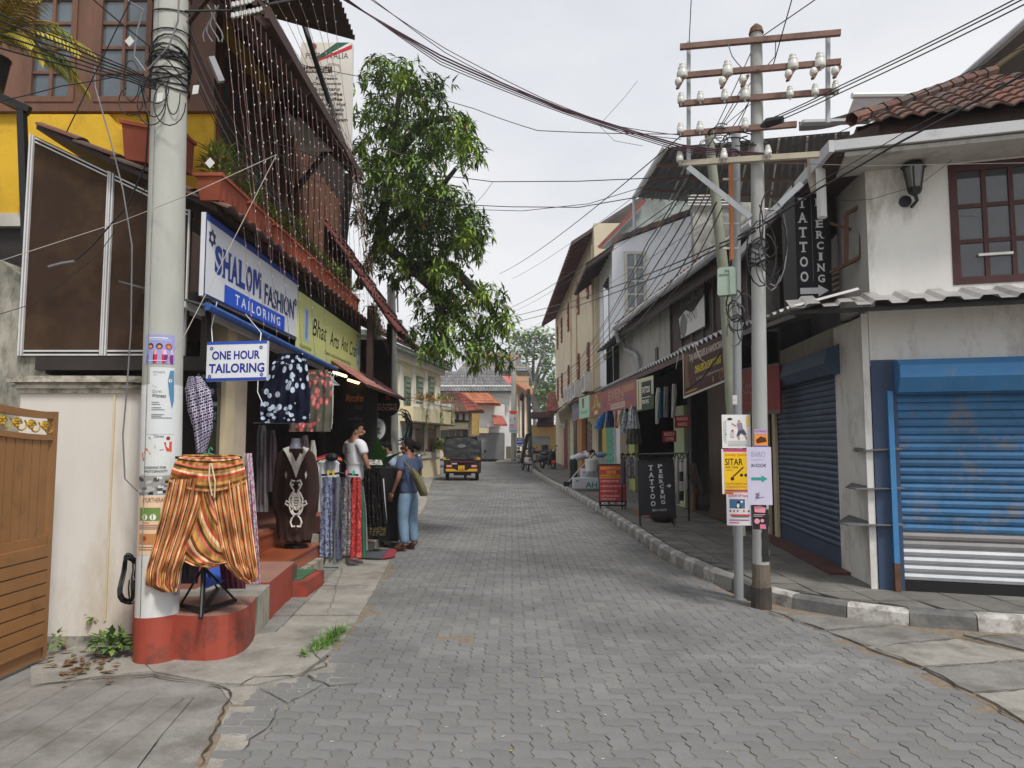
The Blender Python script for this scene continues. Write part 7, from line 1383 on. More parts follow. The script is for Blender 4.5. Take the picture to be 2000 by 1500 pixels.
# cartons
m_box = M('white_carton', (.58, .58, .62), .8, .05, 4); TG = P(60, 140, 120)
for lab, x0, y0, x1, y1, Y, tx in (('long low white carton lying in front by the kerb', 1120, 934, 1172, 954, 21.3, 'AH'), ('white carton with green print stacked behind the low carton', 1136, 916, 1170, 940, 21.9, ''), ('white carton with green letter leaning on the stack', 1148, 902, 1171, 924, 21.7, 'H'), ('white carton on the rear stack', 1163, 893, 1185, 945, 23.2, '')):
 t = thing('carton', lab, 'box', at(x0, y1, Y), 'white cartons by the red board'); p0, p1 = at(x0, y1, Y), at(x1, y1, Y); p0.z = max(p0.z, .124); s = Board(p0, V(p1.x, Y, p0.z), at(x0, y0, Y).z - p0.z); b = MB(); b.obox(s.o, s.u, s.v, V(0, .4, 0), m_box); b.build('box', t)
 if tx: s.text(tx, .45, .35, .9, .95, TG, .03)
 s.rect(.1, .2, .2, .34, P(110, 120, 120)); s.done(t)
t = thing('white_bin', 'white lidded tub standing on the cartons', 'tub', at(1156, 902, 21.6)); b = MB(); b.lathe([(.17, 0), (.19, .3), (.20, .31), (.19, .36), (.02, .38)], at(1155, 920, 21.65), m_pvc, 14); b.build('tub', t)
t = thing('blue_bundle', 'small blue and white bundle on the rear carton', 'bundle', at(1173, 890, 23.1)); b = MB(); b.sphere(at(1173, 888, 23.3), (.2, .16, .09), P(120, 150, 175), 10, 6); b.build('bundle', t, True)
t = thing('auto_rickshaw', 'black and yellow auto rickshaw with a black canvas hood, seen from behind', 'auto rickshaw', (-2.02, 28.7, 0)); R0 = V(-2.02, 28.7, 0)
m_hood = M('black_canvas', (.030, .031, .034), .6, .2, 3, .5, 5); m_ybody = M('rickshaw_yellow', (.62, .33, .03), .4, .06, 4); m_bbody = M('rickshaw_black', (.015, .015, .016), .35, .2, 4); m_tyre = M('tyre_rubber', (.018, .018, .018), .85, .2, 8); m_rim = M('steel_rim', (.35, .35, .36), .4, metal=.7); m_lamp = M('tail_lamp_red', (.30, .03, .03), .25)
def loc(x, y, z): return R0 + V(x, y, z)
b = MB(); hw = [(0, .86, .72), (.05, 1.1, .72), (.12, 1.5, .695), (.2, 1.70, .64), (.32, 1.77, .5)]
prof = [(.73, .86), (.73, 1.2), (.715, 1.5), (.68, 1.68), (.60, 1.755), (.3, 1.785)]
prof = prof + [(-x, z) for x, z in reversed(prof)]
rings = [(0.04, .96), (0.0, 1.0), (.06, 1.0), (1.2, 1.0), (1.9, .99), (2.0, .96)]; k = len(prof); vs = []
for y, s_ in rings: vs += [loc(x * s_, y, .86 + (z - .86) * (s_ if s_ < 1 else 1)) for x, z in prof]
b.idx(vs, [(i * k + j, i * k + j + 1, (i + 1) * k + j + 1, (i + 1) * k + j) for i in range(1, len(rings) - 1) for j in range(k - 1)], m_hood)
def back(a, c):
 z = .87 + (1.74 - .87) * c; w_ = interp([(.73,), (.73,), (.72,), (.70,), (.60,)], c)[0]; x = -w_ + 2 * w_ * a; dx, dz = a - .5, c - .42
 return loc(x, -.01 + .05 * (abs(a - .5) * 2) ** 6 + .05 * c ** 4 + .010 * sin(atan2(dz, dx) * 9 + 3 * noise.noise(V(a * 3, c * 3, 0))) * min(1, 2.2 * sqrt(dx * dx + dz * dz)) + .02 * noise.noise(V(a * 5, c * 5, 2)), z)
b.grid(back, 40, 24, m_hood); b.build('hood', t, True)
s = Board(loc(-.16, -.035, 1.34), loc(.16, -.035, 1.34), .10); s.line([(.5 + .48 * cos(a * pi / 10), .5 + .46 * sin(a * pi / 10)) for a in range(21)], .012, P(180, 180, 180)); s.text('OAO', .18, .28, .82, .72, P(180, 180, 180)); s.done(t, 'hood_emblem')
b = MB(); b.obox(loc(-.72, .02, .30), V(1.44, 0, 0), V(0, 1.5, 0), V(0, 0, .57), m_bbody); b.obox(loc(-.60, .9, .30), V(1.2, 0, 0), V(0, 1.3, 0), V(0, 0, .5), m_ybody); b.build('body', t)
b = MB(); b.obox(loc(-.73, 0, .84), V(.25, 0, 0), V(0, .1, 0), V(0, 0, .10), m_ybody); b.obox(loc(.50, 0, .84), V(.24, 0, 0), V(0, .1, 0), V(0, 0, .10), m_ybody); b.build('side_panel', t)
b = MB(); b.obox(loc(-.48, -.03, .74), V(.98, 0, 0), V(0, .04, 0), V(0, 0, .05), M('maroon_strip', (.14, .02, .04), .4)); b.build('grab_bar', t)
b = MB(); b.prism([(-.62, .38), (.62, .38), (.64, .48), (.30, .48), (.20, .42), (-.20, .42), (-.30, .48), (-.64, .48)], loc(0, -.06, 0), V(1, 0, 0), V(0, 0, 1), V(0, .05, 0), m_ybody); b.build('bumper', t)
for sg in (-1, 1):
 b = MB(); b.obox(loc(sg * .5 - .115, -.03, .50), V(.23, 0, 0), V(0, .05, 0), V(0, 0, .15), m_lamp); b.build('tail_lamp', t)
 b = MB(); b.obox(loc(sg * .5 - .10, -.034, .57), V(.20, 0, 0), V(0, .01, 0), V(0, 0, .05), P(200, 190, 180)); b.build('reflector', t)
 b = MB(); c = loc(sg * .60, .38, .24); b.lathe([(.15, -.07), (.23, -.06), (.24, 0), (.23, .06), (.15, .07)], c, m_tyre, 18, V(1, 0, 0)); w_ = b.build('wheel', t, True); b = MB(); b.lathe([(.13, -.072), (.05, -.05), (.05, .05), (.13, .072)], c, m_rim, 12, V(1, 0, 0)); b.build('rim', w_)
 b = MB(); b.obox(loc(sg * .60 - .13, .05, .30), V(.26, 0, 0), V(0, .75, 0), V(0, 0, .20), m_bbody); b.build('mudguard', t)
 b = MB(); b.tube([loc(sg * .74, 1.7, 1.0), loc(sg * .86, 1.7, 1.12)], .012, m_black, 5); b.sphere(loc(sg * .88, 1.7, 1.16), (.05, .02, .07), m_black); b.build('mirror', t)
b = MB(); b.obox(loc(-.13, -.075, .45), V(.25, 0, 0), V(0, .012, 0), V(0, 0, .16), P(232, 176, 36)); b.build('number_plate', t); s = Board(loc(-.13, -.076, .45), loc(.12, -.076, .45), .16); s.text('KL 43', .2, .15, .8, .45, K, .01); s.text('A 5662', .15, .55, .85, .88, K, .01); s.done(t)
b = MB(); b.obox(loc(-.40, -.035, .66), V(.22, 0, 0), V(0, .01, 0), V(0, 0, .05), P(180, 180, 180)); b.build('sticker', t)
b = MB(); c = loc(0, 2.3, .24); b.lathe([(.15, -.06), (.23, -.05), (.23, .05), (.15, .06)], c, m_tyre, 16, V(1, 0, 0)); b.build('front_wheel', t); b = MB(); b.obox(loc(-.35, .3, .2), V(.7, 0, 0), V(0, .5, 0), V(0, 0, .12), m_bbody); b.build('engine_cover', t)
def bike(label, P0, rz, body, seat, kind='scooter', wheelr=.22, rear_box=False, sc_=1.0, mud=None):
 t = thing('scooter' if kind == 'scooter' else 'motorbike', label, 'scooter' if kind == 'scooter' else 'motorbike', P0, None, rz); B_ = lambda b, n, s=True: b.build(n, t, s, True)
 for y in (.62, -.62):
  b = MB(); b.lathe([(wheelr - .05, -.05), (wheelr, -.03), (wheelr, .03), (wheelr - .05, .05)], (0, y, wheelr), m_tyre, 18, V(1, 0, 0), False); B_(b, 'wheel'); b = MB(); b.lathe([(.03, -.05), (wheelr - .05, -.02), (wheelr - .05, .02), (.03, .05)], (0, y, wheelr), m_rim, 10, V(1, 0, 0)); B_(b, 'rim')
 if kind == 'scooter':
  b = MB(); b.sphere((0, -.52, .58), (.19, .42, .22), body, 14, 9); b.sphere((0, -.75, .50), (.17, .25, .14), body, 12, 8); B_(b, 'rear_body'); b = MB(); b.obox((-.15, -.15, .30), (.30, 0, 0), (0, .55, 0), (0, 0, .05), m_bbody); B_(b, 'footboard', False)
  b = MB(); b.bar((0, .40, .34), (0, .52, .95), .34, .06, body); b.sphere((0, .55, .72), (.17, .07, .28), body, 12, 8); B_(b, 'front_shield'); b = MB(); b.sphere((0, .62, wheelr + .14), (.09, .26, .13), mud or body, 10, 6); B_(b, 'front_mudguard')
  b = MB(); b.sphere((0, -.45, .80), (.15, .42, .07), seat, 12, 6); B_(b, 'seat')
 else:
  b = MB(); b.sphere((0, .12, .80), (.14, .28, .14), body, 12, 8); B_(b, 'tank'); b = MB(); b.sphere((0, -.42, .80), (.13, .40, .07), seat, 12, 6); B_(b, 'seat'); b = MB(); b.obox((-.13, -.15, .28), (.26, 0, 0), (0, .42, 0), (0, 0, .34), m_rim); B_(b, 'engine', False); b = MB(); b.tube([(0, .3, .85), (0, .62, wheelr)], .03, m_rim, 6); b.tube([(.14, -.1, .35), (.15, -.75, .36)], .04, m_rim, 7); B_(b, 'fork_and_exhaust'); b = MB(); b.sphere((0, .64, wheelr + .14), (.08, .24, .12), mud or body, 10, 6); b.obox((-.08, -.98, .62), (.16, 0, 0), (0, .3, 0), (0, 0, .08), m_bbody); B_(b, 'mudguard')
 b = MB(); b.tube([(-.33, .36, 1.02), (-.15, .44, 1.0), (0, .46, .98), (.15, .44, 1.0), (.33, .36, 1.02)], .018, m_black, 6); B_(b, 'handlebar'); b = MB(); b.sphere((0, .52, .98), (.12, .09, .10), body if kind == 'scooter' else m_black, 10, 7); B_(b, 'headlight_cowl'); b = MB(); b.sphere((0, .60, .98), (.075, .03, .07), m_pvc, 10, 6); B_(b, 'headlight')
 for sg in (-1, 1): b = MB(); b.tube([(sg * .22, .40, 1.02), (sg * .30, .38, 1.18)], .008, m_black, 5); b.sphere((sg * .31, .37, 1.21), (.06, .015, .045), m_black, 8, 5); B_(b, 'mirror')
 b = MB(); b.sphere((0, -.97, .62), (.07, .03, .04), m_lamp, 8, 5); B_(b, 'tail_lamp'); b = MB(); b.obox((-.10, -.985, .40), (.20, 0, 0), (0, .01, 0), (0, .02, .14), P(225, 225, 225)); B_(b, 'number_plate', False); b = MB(); b.bar((0, -.9, .35), (0, -.98, .45), .22, .03, m_bbody); b.tube([(-.05, -.1, .2), (-.24, -.15, .01)], .012, m_black, 5); B_(b, 'plate_bracket', False)
 return t
p = gnd(1027, 921); bike('silver-white scooter parked at the kerb end with its number plate to the street', (p.x, p.y + .9, 0), radians(12), M('silver_white_paint', (.48, .46, .44), .35, .05, 4), m_bbody)
p = gnd(1062, 917, .12); bike('scooter with a red front mudguard parked on the right footpath', (p.x + .25, p.y + .7, .12), radians(205), M('scooter_black', (.03, .03, .032), .3, .1, 4), m_bbody, mud=M('red_fender', (.45, .03, .03), .3))
p = gnd(1012, 905); bike('dark motorbike half hidden behind the silver-white scooter', (p.x, p.y + .6, 0), radians(30), m_bbody, m_bbody, 'motorbike', .28)
for i, (px, py, rz_, m, lab) in enumerate(((1044, 908, 70, m_bbody, 'dark motorbike in front of the hoarding frame'), (1056, 908, 60, M('maroon_tank', (.16, .02, .02), .3), 'motorbike with a maroon tank between the hoarding frame and the red mudguard scooter'))): p = gnd(px, py, .12); bike(lab, (p.x, p.y + .4, .12), radians(rz_), m, m_bbody, 'motorbike', .28)
for i, (px, py, rz_, lab) in enumerate(((826, 905, 200, 'dark motorbike parked by the colonial house, nearest the pole'), (838, 902, 210, 'dark motorbike parked by the colonial house, middle of three'), (848, 898, 205, 'dark motorbike parked by the colonial house, nearest the rickshaw'))): p = gnd(px, py); bike(lab, (p.x, p.y, 0), radians(rz_), m_bbody, m_bbody, 'motorbike', .29)
p = gnd(826, 935); bike('black motorbike partly hidden behind the man with the bag', (p.x - .2, p.y, 0), radians(190), m_bbody, m_bbody, 'motorbike', .29)
t = thing('hand_cart', 'grey steel hand cart standing upright far down the street', 'cart', gnd(961, 897)); q0 = gnd(961, 897); b = MB()
for x in (-.32, .32): b.bar(q0 + V(x, 0, .25), q0 + V(x * .7, .7, 1.25), .06, .06, m_steel)
for k in range(6): b.bar(q0 + V(-.31, .05 + k * .12, .32 + k * .17), q0 + V(.31, .05 + k * .12, .32 + k * .17), .05, .05, m_steel)
b.build('frame', t); b = MB(); b.idx([q0 + V(-.3, .06, .34), q0 + V(.3, .06, .34), q0 + V(.23, .62, 1.12), q0 + V(-.23, .62, 1.12)], [(0, 1, 2, 3)], M('cart_bed', (.26, .25, .24), .6)); b.build('bed', t)
for x in (-.36, .36): b = MB(); b.lathe([(.2, -.04), (.2, .04)], q0 + V(x, .1, .2), m_tyre, 14, V(1, 0, 0)); b.build('wheel', t)
t = thing('crossing_kerb', 'low concrete kerb island at the far crossing', 'kerb', gnd(990, 905)); b = MB(); A = [tuple(gnd(x, y)[:2]) for x, y in ((968, 906), (1008, 906), (1030, 900), (1010, 893), (975, 898))]; b.prism(A, (0, 0, -.02), (1, 0, 0), (0, 1, 0), (0, 0, .16), m_conc2); b.build('slab', t)
t = thing('low_wall', 'low weathered wall stub beside the far banner pole', 'wall', at(990, 895, 50)); b = MB(); fbx(b, 988, 872, 1000, 896, 50, .4, m_wornplaster); b.build('wall', t)
Bp, Tp = gnd(1487, 1186), at(1477, 66, 6.95)
def rax(z): return Bp.lerp(Tp, z / Tp.z)
t = thing('power_pole', 'tall grey pole with rusty crossarms and white insulators on the right kerb', 'pole', Bp); m_rp = M('grey_power_pole', (.40, .41, .40), .8, .12, 3, .2, 40, stain=((.22, .20, .16), .42, 3), streak=5)
rr = lambda z: .080 - .022 * z / Tp.z
b = MB(); b.tube([rax(z) for z in (.42, 2, 4, Tp.z)], [rr(.42), rr(2), rr(4), rr(Tp.z)], m_rp, 16); b.build('shaft', t, True); b = MB(); b.tube([rax(-.02), rax(.20)], .098, M('tarred_foot', (.06, .05, .042), .85, .4, 8), 14); b.tube([rax(.20), rax(.42)], .086, M('stained_foot', (.17, .135, .10), .85, .4, 6, stain=((.04, .035, .03), .45, 6)), 14); b.build('foot', t); b = MB(); b.lathe([(.075, 0), (.06, .06), (.02, .10)], rax(Tp.z), m_rust, 12); b.build('cap', t)
s = CylBoard(-.052, .06, .45, .95, .002, rax, rr)
for a in range(9): s.rect(.04 + .1 * abs(sin(a * 1.7)), a / 9, 1 - .25 * abs(sin(a * 2.3 + 1)), (a + 1) / 9, M('tar_stain', (.02, .02, .02), .8, .4, 8))
s.done(t, 'tar_patch')
m_arm = M('rusty_crossarm', (.20, .12, .095), .8, .3, 6, .2, 50); m_armp = M('pale_crossarm', (.42, .38, .29), .7, .2, 5); m_ins = M('white_porcelain', (.60, .60, .56), .3, .08, 6, stain=((.35, .33, .28), .3, 6))
yl, yr_ = 7.15, 6.75
def arm(x0, y0, x1, y1, m=m_arm, off=-.07): Y = lambda x: yl + (yr_ - yl) * (x - 1325) / 315 + off; b = MB(); b.bar(at(x0, y0, Y(x0)), at(x1, y1, Y(x1)), .045, .055, m); b.build('crossarm', t)
for a in ((1328, 92, 1642, 64), (1322, 149, 1642, 121), (1326, 203, 1637, 178), (1326, 262, 1556, 243)): arm(*a)
arm(1325, 320, 1600, 302, m_armp)
for x, y0, y1 in ((1345, 82, 340), (1617, 68, 240)): Y = (yl + (yr_ - yl) * (x - 1325) / 315); b = MB(); b.bar(at(x, y0, Y), at(x, y1, Y), .035, .035, m_steel, (0, 1, 0)); b.build('upright', t)
b = MB(); b.bar(at(1344, 326, 7.0), at(1466, 424, 6.85), .012, .055, m_steel); b.build('brace', t); b = MB(); b.bar(at(1496, 424, 6.8), at(1566, 358, 6.7), .012, .055, m_steel); b.build('brace', t)
def ins(x, y, big=1.0, up=1):
 Y = (yl + (yr_ - yl) * (x - 1325) / 315) - .10; c = at(x, y + 12, Y); g_ = big
 b = MB(); b.lathe([(.008 * g_, -.04), (.012, -.012), (.033 * g_, -.01), (.036 * g_, .0), (.035 * g_, .045 * g_), (.027 * g_, .05 * g_), (.031 * g_, .058 * g_), (.030 * g_, .07 * g_), (.018 * g_, .074 * g_), (.024 * g_, .084 * g_), (.020 * g_, .098 * g_), (.005, .102 * g_)], c, m_ins, 12); b.build('insulator', t, True)
for x, y in ((1330, 187), (1368, 184), (1415, 181), (1543, 175), (1592, 171), (1632, 165), (1329, 246), (1367, 243), (1455, 237), (1328, 302), (1414, 297), (1500, 291)): ins(x, y)
for x, y in ((1333, 138), (1421, 133), (1549, 121), (1602, 118), (1455, 180)): ins(x, y, 1.45)
for x, y in ((1325, 157), (1411, 156), (1451, 153), (1540, 142), (1589, 138), (1631, 136)):
 Y = (yl + (yr_ - yl) * (x - 1325) / 315) - .12; b = MB(); b.bar(at(x - 2, y + 16, Y - .1), at(x + 10, y - 6, Y), .03, .02, m_rust); b.build('pin_bracket', t); b = MB(); b.sphere(at(x, y + 3, Y - .04), (.038, .038, .05), m_ins, 10, 6); b.build('insulator', t, True)
b = MB(); b.tube([at(1488, 246, 6.7), at(1500, 240, 6.6), at(1529, 233, 6.5)], [.02, .05, .035], m_black, 8); b.build('cable_clamp', t)
S0, S1 = gnd(1443, 1168), at(1437, 266, 7.35)
t = thing('steel_pole', 'slim grey galvanised pole carrying notices, left of the power pole', 'pole', S0); b = MB(); b.tube([S0 - V(0, 0, .02), S0.lerp(S1, .5), S1], [.047, .045, .043], m_steel, 14); b.build('shaft', t, True); b = MB(); b.lathe([(.052, -.03), (.052, .03)], S1, m_gutter, 12); b.build('cap', t)
b = MB(); b.bar(at(1427, 322, 7.22), at(1429, 508, 7.22), .06, .03, M('orange_duct', (.50, .18, .06), .6, .1, 4)); b.build('orange_duct', t)
for y in (350, 437, 485): b = MB(); b.bar(at(1412, y, 7.25), at(1445, y, 7.2), .02, .02, m_pvc); b.build('duct_clamp', t)
t = thing('leaning_pole', 'thin pale green concrete pole leaning behind the steel pole', 'pole', at(1440, 1010, 8.2)); b = MB(); b.tube([at(1444, 1045, 8.2), at(1416, 560, 8.0), at(1384, 258, 7.8)], [.075, .065, .05], M('mossy_pole', (.30, .32, .25), .85, .15, 3), 8); b.build('shaft', t, True)
t = thing('meter_box', 'pale green service box lettered 205 on the steel pole', 'box', at(1420, 578, 7.1)); p0, p1 = at(1401, 577, 7.12), at(1438, 579, 7.05); s = Board(p0, V(p1.x, p1.y, p0.z), .285); m_mb = M('mint_box', (.38, .48, .40), .5, .06, 4)
b = MB(); b.prism([(0, .06), (.06, 0), (.94, 0), (1, .06), (1, .9), (.86, 1), (.14, 1), (.04, .93)], s.o, s.u, s.v, -s.n * .12, m_mb); b.obox(s.o + s.u * .7, s.u * .28, s.v * .9, s.n * .02, m_mb); b.build('case', t); s.text('205', .40, .10, .64, .19, P(50, 60, 55), .01); s.text('2402/0401', .08, .24, .62, .33, P(50, 60, 55), .01)
for y in (.2, .45, .75): s.disc(.92, y, .04, P(60, 70, 65))
s.done(t)
# notices on the two poles
def notice(lab, q, Y, m, draw, cat='poster'):
 t = thing('notice', lab, cat, at(q[0], q[3], Y), 'notices on the right-hand poles'); p0, p1 = at(q[0], q[3], Y), at(q[2], q[3], Y - .02); s = Board(p0, V(p1.x, p1.y, p0.z), at(q[0], q[1], Y).z - p0.z); s.base('sheet', m, .006, t); draw(s); s.done(t, 'print')
def n1(s):
 s.mb.k = 0; s.poly([(.05, .2), (.09, .2), (.09, .8), (.05, .8)], P(190, 190, 190))
 for i, ch in enumerate('KALARIPPAYATTU'): s.text(ch, .10, .82 - i * .05, .16, .855 - i * .05, P(110, 110, 115))
 s.disc(.28, .13, .09, K, .035); s.rect(.86, .05, .97, .35, P(240, 200, 100)); s.disc(.60, .2, .05, P(190, 140, 110)); s.poly([(.52, .26), (.7, .24), (.74, .45), (.58, .5)], P(150, 130, 150)); s.line([(.5, .34), (.34, .26)], .012, P(190, 140, 110)); s.poly([(.56, .48), (.76, .44), (.86, .6), (.78, .62), (.66, .55), (.58, .66), (.5, .64)], P(70, 70, 100)); s.line([(.8, .6), (.86, .74)], .014, P(190, 140, 110)); s.line([(.55, .64), (.6, .74)], .014, P(190, 140, 110)); s.poly([(.3, .5), (.36, .44), (.42, .5)], P(150, 40, 40)); s.rect(.3, .52, .42, .68, P(200, 190, 190))
 for y in (.79, .84, .88, .92): s.rect(.2, y, .9, y + .012, P(160, 160, 160))
notice('white KALARIPPAYATTU notice, uppermost on the steel pole', (1411, 810, 1467, 875), 7.1, P(226, 226, 224), n1)
def n2(s):
 s.rect(.06, .0, 1, .06, P(200, 60, 110)); s.rect(.08, .08, 1, 1, P(240, 196, 30)); s.text('Sunday Special', .12, .10, .98, .17, P(205, 70, 30), .01, .2); s.text('SITAR', .12, .21, .78, .36, K, .02); s.text('with Tabla', .12, .37, .6, .43, K, .01); s.line([(.4, .62), (.8, .40)], .014, P(90, 40, 20)); s.disc(.38, .66, .07, P(70, 30, 20)); s.disc(.72, .58, .06, P(60, 40, 30)); s.disc(.88, .58, .06, P(60, 40, 30)); s.text('Great R & Kathakali Centre', .12, .74, .96, .79, P(190, 60, 60)); s.rect(.1, .9, 1, .94, P(170, 80, 120)); s.rect(.1, .95, 1, 1, P(220, 110, 40)); s.rect(.14, .46, .4, .475, P(200, 90, 60)); s.rect(.14, .83, .9, .845, P(200, 120, 60))
notice('yellow Sunday Special SITAR with Tabla notice in the middle of the steel pole', (1411, 877, 1464, 965), 7.09, P(225, 222, 222), n2)
def n3(s):
 s.text('DOOR OF Kerala', .1, .05, .95, .13, P(190, 50, 110), .01); s.rect(.12, .2, .75, .48, P(70, 110, 150)); s.poly([(.36, .48), (.44, .26), (.52, .26), (.6, .48)], P(30, 30, 34)); s.disc(.47, .4, .06, P(230, 230, 225), .07); s.disc(.62, .28, .05, P(225, 225, 225))
 for x, c in ((.15, (60, 50, 50)), (.3, (150, 60, 40)), (.45, (150, 60, 40)), (.7, (190, 50, 60)), (.9, (40, 40, 50))): s.disc(x, .56, .035, P(*c), .03)
 s.rect(.14, .66, .95, .71, P(215, 60, 80)); s.rect(.2, .72, .9, .75, P(60, 120, 80)); s.rect(.1, .82, .9, .85, P(150, 90, 150)); s.rect(.1, .9, .5, .93, P(225, 90, 150))
notice('white DOOR OF Kerala programme notice, lowest on the steel pole', (1420, 962, 1468, 1026), 7.085, P(224, 220, 224), n3)
def n4(s): s.text('BARO', .18, .08, .76, .17, P(150, 160, 190)); s.text('MARKET', .18, .205, .74, .235, P(180, 185, 205)); s.text('IN KOCHI', .18, .29, .76, .35, P(50, 50, 64), .01); s.rect(.16, .525, .60, .575, P(50, 150, 140)); s.poly([(.58, .49), (.82, .55), (.58, .61)], P(50, 150, 140)); s.line([(.4 + .1 * sin(i * 2.1), .80 + .09 * i / 12 - .02 * (i % 2)) for i in range(13)], .004, P(90, 90, 110)); s.line([(.3, .9), (.66, .86)], .004, P(90, 90, 110))
notice('large lilac BARO MARKET IN KOCHI notice with a teal arrow', (1461, 873, 1509, 986), 6.72, P(198, 194, 216), n4)
def n5(s): s.rect(0, 0, 1, .3, P(190, 160, 190)); s.text('KATHAKALI', .05, .05, .95, .18, P(90, 70, 130), .01, .2); s.poly([(.1, .6), (.5, .4), (.9, .5), (.95, .7), (.2, .8)], P(90, 40, 20)); s.rect(0, .92, 1, 1, P(70, 90, 180))
notice('small orange KATHAKALI notice above the lilac notice', (1474, 838, 1499, 873), 6.75, P(232, 150, 50), n5)
def n6(s): s.poly([(.08, .12), (.5, .08), (.95, .16), (.9, .36), (.15, .34)], P(225, 150, 165)); s.disc(.3, .68, .2, P(220, 150, 165)); s.disc(.68, .66, .13, P(220, 160, 165)); s.poly([(.5, .8), (.9, .8), (.95, .97), (.5, .97)], P(215, 120, 150)); s.rect(.06, .42, .9, .44, P(220, 190, 200)); s.rect(.06, .48, .7, .5, P(220, 190, 200))
notice('small black and pink notice, lowest on the power pole', (1471, 983, 1498, 1034), 6.74, P(36, 28, 34), n6)
notice('small white label high on the steel pole', (1431, 772, 1440, 790), 7.12, P(215, 214, 210), lambda s: s.rect(.2, .5, .6, .54, P(200, 90, 70)))
# ================================================================ people
def skin(name, pts, edges, root, mat, parent, sub=2, smooth=1):
 """one continuous surface grown round a skeleton; pts = {joint: (pos, radius or (rx,ry))}"""
 keys = list(pts); me = bpy.data.meshes.new(name); me.from_pydata([tuple(pts[k][0]) for k in keys], [(keys.index(a), keys.index(b)) for a, b in edges], [])
 o = bpy.data.objects.new(name, me); COL.objects.link(o); o.modifiers.new('Skin', 'SKIN'); sv = me.skin_vertices[0].data
 for i, k in enumerate(keys): r = pts[k][1]; sv[i].radius = r if isinstance(r, tuple) else (r, r); sv[i].use_root = (k == root)
 s = o.modifiers.new('Sub', 'SUBSURF'); s.levels = sub; s.render_levels = sub
 dg = bpy.context.evaluated_depsgraph_get(); ev = o.evaluated_get(dg); nm = bpy.data.meshes.new_from_object(ev); bpy.data.objects.remove(o); bpy.data.meshes.remove(me)
 nm.materials.clear(); nm.materials.append(mat); nm.polygons.foreach_set('use_smooth', [True] * len(nm.polygons)); nm.polygons.foreach_set('material_index', [0] * len(nm.polygons)); nm.name = name
 o = bpy.data.objects.new(name, nm); COL.objects.link(o); o.parent = parent; return o
def mix(o, mb):     # add extra detail (hands, face) to a body mesh so that it stays one object
 bm = bmesh.new(); bm.from_mesh(o.data); base = len(o.data.materials)
 for m in mb.mats: o.data.materials.append(m)
 vs = [bm.verts.new(p) for p in mb.v]
 for f, mi_ in zip(mb.f, mb.m):
  try: q = bm.faces.new([vs[i] for i in f]); q.material_index = base + mi_; q.smooth = True
  except ValueError: pass
 bm.to_mesh(o.data); bm.free()
SK = M('brown_skin', (.26, .125, .075), .55, .08, 8); SK2 = M('tan_skin', (.33, .17, .105), .55, .08, 8); HAIR = M('black_hair', (.010, .008, .008), .75, .3, 20, .3, 40, spec=.15)
